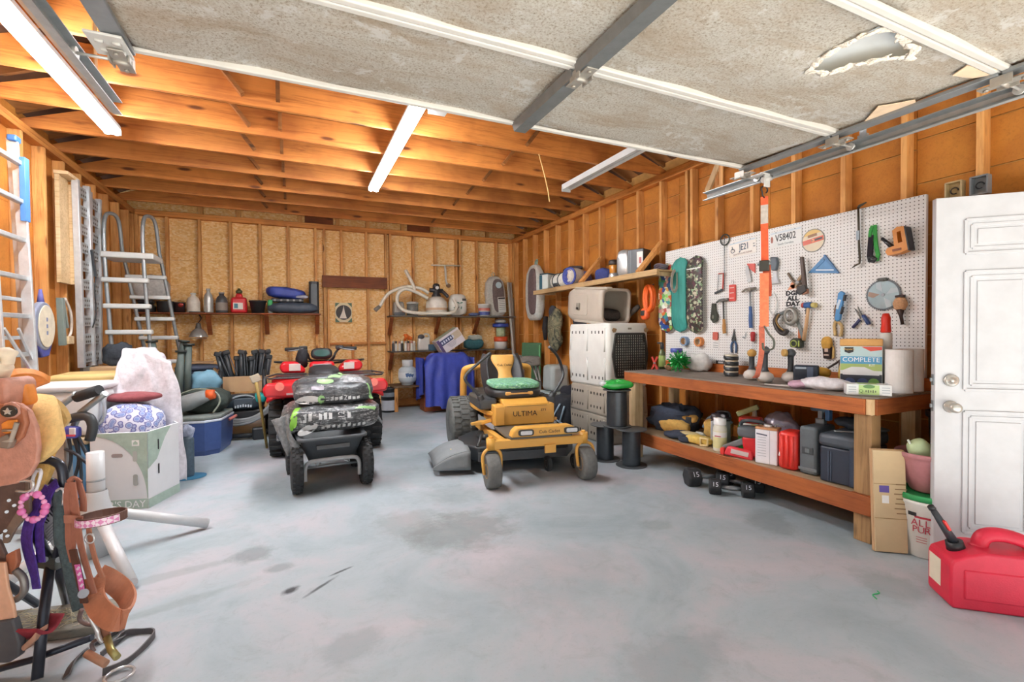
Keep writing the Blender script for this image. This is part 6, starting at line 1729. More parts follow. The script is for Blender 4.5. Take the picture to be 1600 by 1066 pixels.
t = bk('green_sprayer', 'small green-topped spray bottle beside the folded tarps', 'sprayer', -.345, 8.27)
B().lathe([(0, 0), (.03, 0), (.034, .05), (.018, .1), (.016, .12)]).part('bottle', mat('b8c0bc', .3), t)
B().box((0, -.02, .16), (.07, .11, .09), .015).part('green_head', plas('2fa05a'), t)
t = bk('folded_cover', 'dark slate folded vinyl cover drooping over the back shelf edge', 'cover', -.02, 8.32, SL + .001)
B().blob((0, -.02, .085), (.36, .16, .085), .6, .02, 7, 5, 36, 16, ridge=True).part('cover', mat('3f4a58', .5, 0, .2, 12, .3, 20), t)
t = bk('cargo_rack', 'black plastic rack sandwiched between the slate cover and the blue bag', 'rack', -.1, 8.34, SL + .181)
B().box((0, 0, .025), (.46, .22, .05), .01).part('rack', plas('33363a'), t)
for k in range(5): B().box((-.18 + .09 * k, -.113, .025), (.03, .01, .036), .003).part('rack_slot', plas('8a8e90'), t)
t = bk('blue_bag', 'royal blue folded nylon bag on top of the shelf stack', 'bag', -.12, 8.34, SL + .236)
B().blob((0, 0, .085), (.28, .14, .085), .6, .022, 8, 8, 30, 16, rot=(0, R(6), 0), ridge=True).part('bag', mat('34459a', .5, 0, .15, 12, .3, 20), t)
B().blob((.22, -.1, .03), (.1, .04, .03), .8, .01, 14).part('pale_end', fab('a4a6b4'), t)
t = bk('tower_heater', 'black tower fan standing at the right end of the left back shelf', 'tower', .285, 8.33)
B().prism(rrect(.15, .13, .04, 4), 0, .52, .01).part('body', plas('34383b'), t)
B().prism(rrect(.09, .42, .02), -.068, -.062, .002, 'y').part('grille', mat('5c6468', .5), t, None, TX(0, 0, .27))
t = T('clamp_lamp', 'silver reflector clamp lamp hanging under the left back shelf', 'lamp', fl(-1.3, 8.3, 1.36))
B().lathe([(.125, -.08), (.12, -.06), (.09, .0), (.045, .045), (.035, .05), (.035, .0), (.085, -.01), (.118, -.08)], cap=False, n=32).part('reflector', metal('b4b4ae', .25), t)
B().lathe([(.038, .045), (.04, .05), (.03, .12), (.02, .13), (0, .13)]).part('socket', plas('5a5650'), t)
B().tube(smooth([(0, 0, .13), (.03, .05, .2), (.0, .1, .25), (.02, .12, .2)], 4), .008, 6).part('clamp_cord', BLACK, t)
B().tube([(.105 * math.cos(q / 10 * PI), .105 * math.sin(q / 10 * PI), -.1) for q in range(20)], .003, 5, True).part('wire_guard', STEEL, t)

# ---------------------------------------------------------------- poster and hung tool
t = T('round_poster', 'round black target-style poster with green corners on the boarded doorway', 'poster', BW(.755, 1.675, .0, 0, 8.53))
B().box((0, 0, .002), (.27, .33, .003)).part('paper', paint('d9c9a0'), t)
for sx in (-1, 1):
    for sy in (-1, 1): B().prism([(sx * .133, sy * .163), (sx * .06, sy * .163), (sx * .133, sy * .09)], .0036, .005).part('green_corner', paint('3a5a3a'), t)
B().cyl((0, 0, .0036), (0, 0, .0055), .125, n=36).part('black_disc', mat('3a3432', .6), t)
B().prism([(-.07, -.1), (.05, -.1), (.02, -.0), (.0, .12), (-.02, .02)], .0056, .007).part('pale_spike', paint('d8cfc0'), t)
t = T('spreader_bar', 'white T-shaped bar tool hanging above the pump shelf', 'bar', BW(2.55, 2.55))
B().tube([(-.28, .0, .02), (.28, .02, .02)], .014, 8).part('crossbar', paint('d0cbb8'), t)
B().tube(smooth([(-.02, 0, .02), (-.01, -.12, .02), (.0, -.28, .02), (.03, -.36, .02), (.05, -.33, .02)], 4), .02, 8).part('stem', paint('c6c4ba'), t)
B().blob((.04, -.36, .025), (.045, .04, .02)).part('hook_end', mat('7a5a40', .6), t)

# ---------------------------------------------------------------- pump shelves on the right
shelf('plank_shelf', 'upper grey-edged shelf holding the pool pump and filter', 1.47, 3.82, 8.15, 1.6, (1.5, 2.33, 3.07), mat('6a655c', .7))
shelf('plank_shelf', 'narrow shelf of small bottles below the pump shelf', 1.47, 3.78, 8.18, .985, (1.5, 2.33, 3.2), mat('4a463f', .7))
t = T('low_shelf', 'low wooden shelf carrying the propane tank', 'shelf', fl(1.47, 7.95, .4))
B().b2((0, 0, 0), (.78, .5, .03), .003).part('shelf_board', mat('5a4028', .7), t)
for x in (.03, .7): B().box((x + .02, .06, -.2), (.06, .06, .398), .002).box((x + .02, .44, -.2), (.06, .06, .398), .002).part('leg', STUD, t)
B().box((.35, .47, -.3), (.6, .03, .1), .002).part('back_rail', STUDX, t)
ST, SM = 1.6205, 1.0055
HOSE = mat('dcd6c6', .5, 0, .08, 20)
t = bk('pool_pump', 'grey and clear pool pump at the left end of the pump shelf', 'pump', 1.72, 8.32, ST)
B().box((-.08, 0, .12), (.2, .2, .238), .03, None, (.8, .85)).part('motor', mat('9a958c', .5), t)
B().box((-.08, -.103, .03), (.19, .012, .05), .004).part('dark_base', plas('55565a'), t)
B().lathe([(.0, 0), (.09, 0), (.1, .02), (.1, .2), (.07, .215)], (.16, -.02, .0), 24).part('strainer', mat('6a6c68', .12, 0, .3, 30), t)
B().lathe([(.106, .2), (.106, .23), (.05, .25), (0, .25)], (.16, -.02, .0), 24).part('clear_lid', mat('aeb0ac', .15), t)
t = T('pool_hose', 'white corrugated pool hose looped around the pump and filter', 'hose', fl(1.72, 8.2, ST))
B().tube(smooth([(-.42, -.02, .15), (-.28, -.02, .36), (.0, -.02, .49), (.28, -.02, .47), (.42, .0, .4)], 6), .028, 10).part('hose', HOSE, t)
B().tube(smooth([(.02, -.0, .78), (.1, -.03, .62), (.16, -.04, .48), (.15, -.05, .4)], 6), .03, 10).part('hose', HOSE, t)
B().tube(smooth([(.4, -.04, .3), (.2, -.05, .4), (.0, -.06, .45), (-.12, -.07, .36), (-.13, -.07, .2), (-.02, -.08, .08), (.2, -.09, .04), (.5, -.1, .04), (.8, -.1, .05), (.92, -.06, .16), (.88, .0, .3)], 7), .03, 10).part('hose', HOSE, t)
B().tube([(-.42, -.02, .15), (-.5, -.02, .08)], [.03, .036], 10).part('hose_cuff', plas('7a766c'), t)
t = bk('sand_filter', 'white domed sand filter with a black multiport valve', 'filter', 2.31, 8.3, ST)
B().lathe([(0, .0), (.17, 0), (.185, .02), (.19, .16), (.18, .25), (.13, .32), (.07, .345), (0, .345)], n=36).part('tank', mat('dcd8cc', .4), t)
B().lathe([(.192, .1), (.194, .11), (.194, .13), (.192, .14)], n=36, cap=False).part('seam', mat('c8a888', .5), t)
B().lathe([(.08, .345), (.085, .36), (.06, .4), (.05, .48), (.065, .5), (.06, .56), (.03, .58), (0, .58)], n=20).part('valve', plas('2e2e30'), t)
B().tube([(-.12, 0, .46), (.12, 0, .45)], .04, 10).tube(smooth([(.1, -.02, .45), (.17, -.04, .38), (.2, -.06, .34)], 3), .03, 8).part('valve_port', plas('35353a'), t)
B().cyl((0, -.05, .5), (0, -.075, .5), .03, n=16).part('gauge', paint('d0d0cc'), t)
t = bk('pool_sand_sack', 'white printed plastic sack standing right of the sand filter', 'sack', 2.72, 8.34, ST)
o = B().blob((0, 0, .2), (.16, .1, .2), .6, .02, 9, 3, ridge=True).part('sack', mat('dedcd2', .4, 0, .06, 12), t)
for k in range(6): decal(o, 'green_print', mat('6a8a78'), [ell(.03, .012, 10)], TX(-.08 + .06 * (k % 3), -.1, .15 + .09 * (k // 3), 90) @ M.Rotation(k * .7, 4, 'Z'))
decal(o, 'dark_print', mat('4a4a48'), [[(-.04, -.02), (.04, -.02), (.04, .02), (-.04, .02)]], TX(.1, -.1, .3, 90))
t = bk('blue_brush', 'small blue brush heap between the sack and the white tub', 'brush', 3.0, 8.25, ST)
B().blob((0, 0, .03), (.1, .06, .03), .8, .012, 18, 3).part('brush', plas('5a6a94'), t)
t = bk('chlorine_tub', 'small white tub with red and blue print on the pump shelf', 'tub', 3.22, 8.28, ST)
B().lathe([(0, 0), (.105, 0), (.115, .2), (.122, .205), (.122, .225), (0, .228)], n=28).part('tub', paint('d8d6d0'), t)
B().lathe([(.108, .02), (.1105, .08)], n=28, cap=False).part('blue_print', paint('4a5a9a'), t)
B().lathe([(.1115, .1), (.1135, .15)], n=28, cap=False).part('red_print', paint('c87868'), t)
bodybag('board_bag', 'grey and brown bag with a round badge at the right end of the pump shelf', BW(3.5, ST, .08) @ M.Rotation(R(4), 4, 'Z'), .98, 'bdbbb2', '6b5e5c', 1)

cans = ((1.53, '4a4a48'), (1.585, 'e2ded4'), (1.64, 'd8d4ca'), (1.69, '2c2c2c'), (1.745, 'e6e2d8'), (1.8, 'c8a494'), (1.85, 'e0dcd2'), (1.9, 'd4d2c8'))
for k, (x, c) in enumerate(cans):
    t = bk('spray_can', 'one of the small spray cans lined up at the left of the bottle shelf', 'spray can', x, 8.27 + .03 * (k % 2), SM, 0, 'spray cans on the narrow shelf')
    B().lathe([(0, 0), (.022, 0), (.023, .004), (.023, .12), (.018, .135)], n=16).part('can', paint(c), t)
    B().lathe([(.019, .135), (.019, .165), (.015, .172), (0, .172)], n=14).part('cap', plas(('c8c4bc', '3a3a3a', 'c89488', 'e0ddd6')[k % 4]), t)
t = bk('orange_flowers', 'bunch of orange artificial flowers behind the spray cans', 'flowers', 1.76, 8.38, SM)
b = B()
for k in range(12): b.blob((-.1 + .2 * rnd.random(), -.05 + .08 * rnd.random(), .19 + .1 * rnd.random()), (.03, .03, .024), 1, .008, 40, k, 10, 6)
b.part('petals', mat('e8762c', .7), t)
for k in range(5): B().tube([(-.02 + .01 * k, 0, 0), (-.08 + .04 * k, -.0, .2)], .004, 5).part('stem', plas('6a7a3a'), t)
t = bk('handled_jug', 'white handled jug with a grey lid right of the spray cans', 'jug', 2.08, 8.34, SM)
B().box((0, 0, .12), (.22, .14, .238), .03, None, (.92, .92)).part('jug', paint('d6d4cc'), t)
B().blob((-.05, -.03, .24), (.06, .05, .05)).part('grey_lid', plas('55575a'), t)
B().tube(smooth([(.0, 0, .22), (.02, 0, .29), (.09, 0, .28), (.1, 0, .2)], 4), .016, 8).part('handle', paint('c8c6c0'), t)
B().box((0, 0, .055), (.15, .1, .108), .01).thing('blue_box', plas('3f5f74'), 'small slate-blue box in front of the white handled jug', 'box', fl(2.22, 8.24, SM))
t = bk('teal_bag', 'teal bag with white tissue on the narrow shelf behind the mower seat', 'bag', 3.02, 8.33, SM)
B().blob((0, 0, .1), (.19, .1, .1), .7, .02, 9, 3).part('bag', fab('3a6a70'), t)
B().blob((.02, -.02, .22), (.14, .07, .05), .8, .035, 14, 5).part('tissue', fab('b8bcb0'), t)
t = T('container_stack', 'white bucket at the bottom of the stack by the back right corner', 'bucket', fl(3.56, 8.3, SM))
B().lathe([(0, 0), (.12, 0), (.125, .13), (.12, .14), (0, .14)], n=28).part('bucket', paint('d8d6d0'), t)
B().lathe([(.128, .1405), (.132, .15), (.132, .225), (.12, .23), (0, .2305)], n=28).part('orange_lid', plas('e0582c'), t)
t = T('clear_canister', 'clear canister with a wide blue lid topping the corner stack', 'canister', fl(3.56, 8.3, SM + .231))
B().lathe([(0, 0), (.085, 0), (.09, .01), (.09, .17), (.08, .18), (0, .18)], n=24).part('canister', mat('a8b890', .15, 0, .25, 20), t)
B().lathe([(.15, .1805), (.155, .19), (.155, .24), (.14, .25), (0, .25)], n=28).part('blue_lid', plas('34489a'), t)
B().blob((.0, 0, .295), (.1, .07, .045), .8, .02, 10).part('pale_rag', fab('b4b0a4'), t)
t = T('diaper_box', 'purple and white retail carton tipped on its corner over the blue tarp', 'box', fl(2.5, 7.93, 1.05, 0, 0, -33))
B().box((0, 0, .15), (.46, .26, .27), .004).part('carton', paint('dcd6d8'), t)
B().box((-.2, -.1315, .15), (.05, .002, .26)).part('purple_print', paint('5a4a74'), t)
B().box((.14, -.1315, .19), (.16, .002, .12)).part('picture_print', paint('c8b8a0'), t)
B().box((0, 0, .2862), (.44, .25, .001)).part('green_top_print', paint('a4b09a'), t)
B().box((-.04, -.1316, .2), (.3, .0016, .09)).part('navy_band_print', paint('3f4a6a'), t)
for k in range(6): B().box((-.15 + .045 * k, -.133, .2), (.026, .001, .04 + .012 * (k % 2))).part('pale_lettering', paint('d4d8e4'), t)
for k in range(4): B().box((.0, -.133, .13 - .022 * k), (.2 - .03 * k, .001, .007)).part('print_line', paint('8a8c94'), t)
t = bk('propane_tank', 'pale grey propane tank on the low shelf', 'propane tank', 1.74, 8.12, .4305)
B().lathe([(.09, 0), (.1, .005), (.1, .03), (.12, .04), (.148, .08), (.155, .13), (.155, .22), (.145, .27), (.1, .31), (.03, .325), (0, .325)], n=32).part('tank', paint('b9c4c8'), t)
B().lathe([(.085, .315), (.088, .32), (.092, .42), (.08, .43), (.078, .33)], n=24, cap=False).part('collar', paint('c4cccc'), t)
B().lathe([(.1562, .13), (.1562, .22)], n=32, cap=False).part('label', paint('d4dadc'), t)
for k, a in enumerate((-14, 2, 18)): B().prism([(-.03, .03 - .01 * k), (.028, .04 - .01 * k), (.022, -.01), (-.0, -.04), (-.02, -.02)], 0, .003).part('blue_print', paint('4f6a94'), t, None, TX(.157 * math.sin(R(a)), -.157 * math.cos(R(a)), .175, 90, 0, a))
B().cyl((0, 0, .33), (0, 0, .39), .02, n=10).part('valve', mat('b0a078', .4), t)

# ---------------------------------------------------------------- blue tarp over a hidden load
t = T('blue_tarp', 'bright blue tarpaulin draped over a boxy load by the back wall', 'tarp', fl(2.32, 7.85, 0))
def tarp(u, v):
    # u across the width, v from back edge over the top to the front hem
    x = (u - .5) * .84
    s = v * 1.35
    ex = abs(u - .5) * 2
    if s < .45: y, z = .25 - s, .98 - .16 * (1 - s / .45) ** 2
    else:
        k = s - .45
        y, z = -.2 - .1 * math.sin(min(1, k / .22) * PI / 2) - .05 * k, .98 - (.1 * (1 - math.cos(min(1, k / .22) * PI / 2)) + max(0, k - .12))
    z -= .3 * max(0, ex - .6) ** 1.6 * 3
    y += .03 * math.sin(u * 26 + v * 3) * max(0, s - .4) + .02 * noise.noise(V((u * 9, v * 6, 1)))
    z += .015 * noise.noise(V((u * 7, v * 9, 4))) + (.12 * u if s > 1.2 else 0) * -1 * (s - 1.2) * 4
    return (x, y, max(z, .12 if u < .3 else .06))
B().sheet(tarp, 40, 40, .006).part('tarp', mat('3a49a4', .45, 0, .15, 10, .35, 30), t)
for sx in (-1, 1):
    B().sheet(lambda u, v: (sx * (.42 + .03 * math.sin(u * 14)), .25 - .5 * u, .95 - (.75 - .2 * u) * v - .05), 12, 10, .006).part('tarp_side', mat('3a49a4', .45, 0, .15, 10, .35, 30), t)
t = T('wooden_crate', 'brown wooden box mostly hidden under the blue tarpaulin', 'box', fl(2.32, 7.9, 0))
B().b2((-.38, -.14, 0), (.38, .2, .9), .01).part('box', DARKW, t)

# ---------------------------------------------------------------- left wall: ladders, ramps
LAD = metal('d2d6d8', .35)
t = T('extension_ladder', 'tall aluminium extension ladder with blue end caps leaning at the far left', 'ladder', fl(-1.98, 4.93, .02))
TL = lambda z: .05 * (2.9 - z) / 2.9
def rail(y, x0, z0, z1, w=.07): B().beam((x0 + TL(z0), y, z0), (x0 + TL(z1) - .04, y, z1), .03, w, (1, 0, 0), .004).part('rail', LAD, t)
for y, x0, z0, z1 in ((-.36, .05, .0, 2.7), (.1, .05, .0, 2.7), (-.33, .0, .0, 2.86), (.16, .0, .0, 2.86)): rail(y, x0, z0, z1)
for k in range(9): B().beam((.06 - .004 * k, -.35, .25 + .3 * k), (.06 - .004 * k, .1, .25 + .3 * k), .045, .035, (0, 0, 1), .006).part('rung', metal('b9bec0', .4), t)
for k in range(5): B().beam((-.0, -.3, .38 + .3 * k), (-.0, .14, .38 + .3 * k), .04, .03, (0, 0, 1), .006).part('rung', metal('b9bec0', .4), t)
for y in (-.33, .16): B().box((-.03, y, 2.86), (.06, .09, .05), .012).part('blue_end_cap', plas('3f6fb0'), t)
B().box((.05, .1, 2.45), (.035, .072, .5), .002).part('blue_label', paint('4a7ab8'), t)
B().beam((.07, -.3, 1.35), (.07, .12, .98), .015, .02).beam((.07, -.1, 1.35), (.07, .14, 1.05), .015, .02).part('brace', LAD, t)
B().box((.075, .04, .92), (.05, .2, .03), .004).part('black_foot_clip', BLACK, t)
B().prism([(-0.081, 0.091), (0.045, 0.107), (0.048, -0.020), (-0.025, -0.108), (-0.097, -0.040)], 0, .012, .004).thing('pennant', fab('b03a6a'), 'magenta fabric scrap hanging at the foot of the extension ladder', 'cloth', LW(*(4.966,0.938), .0, 0, -1.93))

t = T('timber_plank', 'pale new timber plank with a capped end hanging on the left wall', 'plank', LW(6.08, 1.83, .005))
B().b2((-.1, 0, 0), (.11, 1.04, .035), .003).part('board', PALE, t)
B().b2((.1105, 0, 0), (.15, 1.0, .09), .003).part('side_board', PALE, t)
B().b2((-.12, 1.041, 0), (.16, 1.075, .11), .003).part('top_cap', PALE, t)
def ramp(lab, mw, H=1.9):
    t = T('loading_ramp', lab, 'ramp', mw, 'loading ramps on the left wall')
    for u in (-.14, .14): B().b2((u - .025, 0, 0), (u + .025, H, .055), .004).part('side_rail', ALU, t)
    for j in range(10):
        z = .1 + j * (H - .2) / 9
        b = B().b2((-.114, z - .055, .02), (.114, z + .055, .035), .002)
        b.m = 1
        for a in (-.075, -.025, .025, .075):
            for c in (-.028, .022): b.cyl((a + (.012 if c > 0 else 0), z + c, .0352), (a + (.012 if c > 0 else 0), z + c, .0365), .013, n=8)
        b.part('tread_plate', [metal('b4b8b8', .45), plas('4a3a2c')], t)
    B().b2((-.11, -.07, .0), (.11, .0, .03), .003).part('hook_lip', metal('7f8688', .4), t)
    return t
ramp('aluminium loading ramp with perforated treads, left of the pair', LW(6.36, .99, .075, 1.5))
ramp('aluminium loading ramp with perforated treads, right of the pair beside the pool ladder', LW(6.74, .99, .02, -2.5))
t = T('lever_bar', 'black strap and bar hanging between the two loading ramps', 'bar', LW(6.45, 2.0, .145))
B().beam((-.04, .22, 0), (.06, -.05, 0), .03, .02, (0, 0, 1)).part('bar', DGREY, t)
B().tube(smooth([(.06, -.05, 0), (.02, -.2, 0), (.04, -.45, 0), (-.06, -.6, 0)], 4), .007, 6).part('strap', BLACK, t)

t = T('racket_cover', 'cream and blue racket-shaped net bag hanging on a left wall stud', 'racket', LW(5.6, 1.4, .005))
B().prism(ell(.2, .22, 32), 0, .05, .015).part('blue_rim', mat('8a92a8', .35), t)
B().prism(ell(.155, .19, 32, .01, .0), .05, .058, .004).part('cream_face', mat('d6cdb8', .7), t)
B().prism([(-.16, -.12), (.17, -.12), (.08, -.27), (-.05, -.28)], 0, .045, .012).part('blue_throat', mat('4a54a0', .4), t)
B().tube([(0, .2, .02), (.0, .33, .02)], [.03, .012], 8).part('blue_handle', plas('6a6ab0'), t)
for v in (-.06, 0, .06): B().box((.01, v, .0585), (.03, .035, .001)).part('printed_mark', mat('7a84a4'), t)
t = T('wall_bracket', 'folded grey metal bracket with a tan block on a left wall stud', 'bracket', LW(6.03, 1.44, .005))
B().beam((-.07, .24, .03), (-.04, -.22, .03), .05, .05, (0, 0, 1), .004).beam((-.04, .22, .03), (.05, -.05, .03), .03, .04, (0, 0, 1), .004).part('arm', plas('7d8a84'), t)
B().tube(smooth([(-.03, .24, .05), (.07, .1, .06), (.1, -.08, .05), (.05, -.15, .04)], 4), .012, 8).part('pale_cord', mat('c8bcb0'), t)
B().box((.05, -.17, .04), (.13, .08, .06), .008).part('tan_block', PALE, t)

t = T('pool_ladder', 'A-frame above-ground pool ladder of grey tubes and white steps', 'pool ladder', fl(-1.72, 7.1, .02, 0))
PT2 = metal('9aa0a2', .35)
def side(x, xb):
    pf = lambda z: (x - .05 * (z - 1.3), -.24 - .02 * (2.3 - z), z)
    pb = lambda z: (x + xb + .12 * (2.3 - z), .16 + .18 * (2.3 - z), z)
    B().tube(smooth([pf(.4), pf(1.3), pf(2.2), (x - .05, -.2, 2.62), (x - .02, -.1, 2.72), (x + .02, .02, 2.66), (x + xb, .13, 2.32)], 5) + [pb(2.1), pb(1.3), pb(.4)], .021, 10).part('side_tube', PT2, t)
side(-.2, .02)
side(.16, .03)
WST = paint('d5d7d4')
B().box((-.03, -.06, 2.22), (.5, .44, .07), .015).part('platform', WST, t)
for z in (1.93, 1.63, 1.33, 1.0): B().box((-.02 - .05 * (z - 1.3), -.25 - .02 * (2.3 - z), z), (.44, .09, .055), .015).part('step', WST, t)
for z in (2.02, 1.77, 1.5, 1.26, .95): B().box((.0 + .12 * (2.3 - z), .16 + .18 * (2.3 - z), z), (.42, .09, .05), .015).part('step', WST, t)

# ---------------------------------------------------------------- left floor cluster
t = T('storage_tote', 'tan plastic storage tote behind the white cooler', 'tote', fl(-1.64, 5.55, .36, 4))
B().box((0, 0, .26), (.5, .42, .52), .04, None, (1.08, 1.08)).part('tote', mat('d0b070', .55, 0, .06, 8), t)
B().box((0, 0, .565), (.6, .52, .1), .035).part('lid', mat('d8ba78', .55, 0, .06, 8), t)
B().box((.02, -.262, .53), (.2, .02, .07), .008).box((.0, -.25, .4), (.4, .02, .02), .006).part('raised_rim', mat('c8a868', .55), t)
t = T('cardboard_crate', 'brown cardboard carton under the tan tote', 'carton', fl(-1.64, 5.55, 0, 4))
B().box((0, 0, .178), (.46, .42, .355), .004).part('carton', CARD, t)
t = T('white_cooler', 'big white cooler resting on the blue storage bin at left', 'cooler', fl(-1.64, 4.72, .56, -6))
B().box((0, 0, .17), (.56, .36, .34), .05, None, (1.1, 1.1)).part('cooler_body', paint('dfe2e4'), t)
B().box((0, 0, .365), (.64, .44, .05), .02).part('lid', paint('d2d6da'), t)
B().tube(smooth([(.3, -.12, .3), (.325, -.12, .22), (.32, -.12, .12), (.29, -.12, .08)], 4), .012, 8).part('handle', plas('a8b0b8'), t)
t = T('storage_bin', 'light blue storage bin with a tan lid below the white cooler', 'bin', fl(-1.64, 4.74, 0, -6))
B().box((0, 0, .25), (.42, .34, .5), .03, None, (1.1, 1.1)).part('bin', plas('5f95c0'), t)
B().box((0, 0, .528), (.5, .42, .055), .015).part('tan_lid', mat('b8a888', .6), t)
B().box((.1, -.183, .28), (.05, .02, .09), .006).part('dark_latch', BLACK, t)

t = T('printed_carton', "white and sage printed carton with 'S DAY lettering holding bedding", 'carton', fl(0, 0, 0))
poly = [(-1.4, 4.5), (-1.03, 4.4), (-.9, 4.76), (-.98, 4.95), (-1.4, 5.02)]
b = B()
n = len(poly)
r = [b.vs([(x, y, z) for x, y in poly]) for z in (0, .58)]
inn = [(-1.385, 4.515), (-1.04, 4.42), (-.915, 4.765), (-.99, 4.94), (-1.385, 5.0)]
r.append(b.vs([(x, y, .58) for x, y in inn]))
r.append(b.vs([(x, y, .3) for x, y in inn]))
b.skin(r, True, False, False)
o = b.part('carton', mat('e2e4e6', .7, 0, .03, 6), t)
FA = M.Translation((-1.4, 4.5, 0)) @ M.Rotation(math.atan2(-.1, .37), 4, 'Z') @ TX(0, -.002, 0, 90)
SAGE = mat('a9bdb0', .7)
sw = .383
B().prism([(sw * math.sin(R(q)) * .97 + .005, .08 + .48 * math.cos(R(q))) for q in range(90, -1, -6)][::-1] + [(sw, .08), (sw, .578), (.0, .578)], 0, .0015).part('sage_print', SAGE, t, None, FA)
B().b2((.0, .0, .0), (sw, .075, .0015)).part('sage_band', SAGE, t, None, FA)
text("R'S DAY", .075, paint('f2f4f4'), t, FA @ TX(.24, .035, .002), .0005, sx=.95)
for u, v, w, h, c in ((.08, .4, .035, .022, '9a8f88'), (.18, .41, .075, .026, 'a89c98'), (.3, .4, .03, .08, 'b4b8b4'), (.3, .22, .032, .085, 'a8aca8'), (.085, .2, .02, .08, '7a8488')):
    B().prism(rrect(w, h, min(w, h) * .4, 3), 0, .0012).part('hand_hole' if w > .05 else 'slot', paint(c), t, None, FA @ TX(u, v, .0015))
B().prism(rrect(.05, .045, .004), 0, .001).part('house_icon', paint('eef2f0'), t, None, FA @ TX(.305, .5, .0016))
B().prism([(-.015, -.012), (.015, -.012), (.015, .003), (0, .016), (-.015, .003)], 0, .001).part('house_mark', SAGE, t, None, FA @ TX(.305, .5, .0028))
FB = M.Translation((-1.03, 4.4, 0)) @ M.Rotation(math.atan2(.36, .13), 4, 'Z') @ TX(0, -.002, 0, 90)
B().prism([(0, .578), (.0, .3), (.1, .35), (.2, .5), (.28, .578)], 0, .0015).part('sage_print', SAGE, t, None, FB)
B().b2((.0, .0, .0), (.38, .07, .0015)).part('sage_band', SAGE, t, None, FB)
for v in (.46, .27): B().prism(rrect(.014, .08, .006, 3), 0, .0012).part('slot', BLACK, t, None, FB @ TX(.12, v, .0016))
t = T('pillow', 'blue and white patterned pillow stuffed into the printed carton', 'pillow', fl(-1.19, 4.69, .34, -15))
n_ = N('blue_patterned_cloth')
vv = n_.n('ShaderNodeTexVoronoi', I_Vector=n_.coord(), I_Scale=24)
pc = n_.ramp(vv.outputs[0], [(.25, '7f93c8'), (.4, 'a9b2d4'), (.55, '4a4a94'), (.62, 'd8dae8')])
B().blob((0, 0, .21), (.2, .19, .22), .7, .02, 7, 3).part('pillow', n_.out(pc, .9), t)
B().blob((-.02, -.115, .22), (.13, .06, .11), .8, .01, 7, 3).part('plain_blue_panel', fab('8096c8'), t)
t = T('maroon_cloth', 'folded maroon cloth on top of the patterned pillow', 'cloth', fl(-1.19, 4.74, .765, -15))
B().blob((-.01, 0, .05), (.19, .12, .035), .8, .02, 9, 5, ridge=True).part('cloth', fab('7f3f44'), t)
t = T('white_sheet', 'white bed sheet draped over a stack and trailing to the floor beside the carton', 'sheet', fl(-1.09, 5.1, 0))
def sh(u, v):
    x = -.2 + .34 * u + .1 * v * (u - .2)
    z = 1.24 - .14 * u - .12 * max(0, .3 - u)
    y = .28
    if v < .3: y = .3 - .46 * v / .3
    else:
        k = (v - .3) / .7
        y = -.16 - .22 * k * (.4 + .6 * (1 - u))
        z -= k * (.42 + .62 * min(1, u * 1.3))
    f = max(0, v - .25)
    x = -.1 + (x + .1) * (.5 + .5 * min(1, v / .5))
    z -= .1 * abs(u - .3) * max(0, 1 - v / .4)
    y += .035 * math.sin(u * 19 + v * 2) * f + .02 * noise.noise(V((u * 6, v * 6, 2)))
    x += .03 * noise.noise(V((u * 4, v * 5, 7))) + (-.06 * (1 - u) * v)
    return (x, y, z + .012 * noise.noise(V((u * 8, v * 8, 5))))
B().sheet(sh, 36, 44, .006).part('cloth', fab('cdc9cf', .4), t)
t = T('hidden_stack', 'grey storage box under the white bed sheet', 'box', fl(-1.14, 5.27, 0))
B().box((-.05, .02, .52), (.2, .24, 1.04), .02).part('box', plas('8c9296'), t)
t = T('teal_bag', 'teal green bag between the tan tote and the white sheet', 'bag', fl(-1.36, 5.16, .0))
B().blob((0, 0, .42), (.07, .08, .42), .7, .015, 9, 4).part('bag', plas('3fa884'), t)
t = T('grey_bottle', 'dark grey cylinder standing on a blue rag right of the printed carton', 'cylinder', fl(-.92, 5.2, .012))
B().lathe([(0, 0), (.05, 0), (.055, .02), (.055, .34), (.04, .37), (0, .37)], n=20).part('cylinder', mat('4a5a66', .4, 0, .25, 30), t)
B().blob((0, 0, .4), (.055, .05, .07), .9, .015, 20, 3).part('patterned_wrap', mat('98a0b4', .8, 0, .4, 40), t)
B().blob((.02, 0, .005), (.15, .13, .005), .9).thing('blue_mat', mat('3f7fa4', .5, 0, .2, 12), 'blue plastic scrap on the floor right of the printed carton', 'mat', fl(-.94, 5.2, .0004))

t = T('blue_cooler', 'blue cooler with a white rim and grey lid on the floor', 'cooler', fl(-.98, 6.32, 0, -8))
poly = [(-.3, -.3), (.12, -.3), (.25, -.18), (.25, .3), (-.3, .3)]
b = B()
r = [b.vs([((x - 0) * k, y * k, z) for x, y in poly]) for k, z in ((.88, 0), (.92, .05), (.94, .052), (1, .36))]
b.skin(r, sm=False)
b.part('body', plas('40568c'), t)
B().prism([(x * 1.02, y * 1.02) for x, y in poly], .361, .385, .006).part('white_rim', paint('cfd6e4'), t)
B().prism([(x * 1.0, y * 1.0) for x, y in poly], .3855, .43, .015).part('grey_lid', mat('78807c', .7, 0, .2, 14), t)
B().tube(smooth([(.265, .05, .33), (.3, .1, .35), (.3, .2, .35), (.265, .26, .33)], 4), .018, 8).part('red_handle', plas('c07068'), t)
t = T('leaf_blower_bag', 'dark green bag with a grey and orange tool head on the blue cooler', 'bag', fl(-1.0, 6.34, .431, -10))
B().blob((.05, .06, .13), (.24, .2, .13), .8, .035, 8, 4, ridge=True).part('bag', fab('3a4440', .5), t)
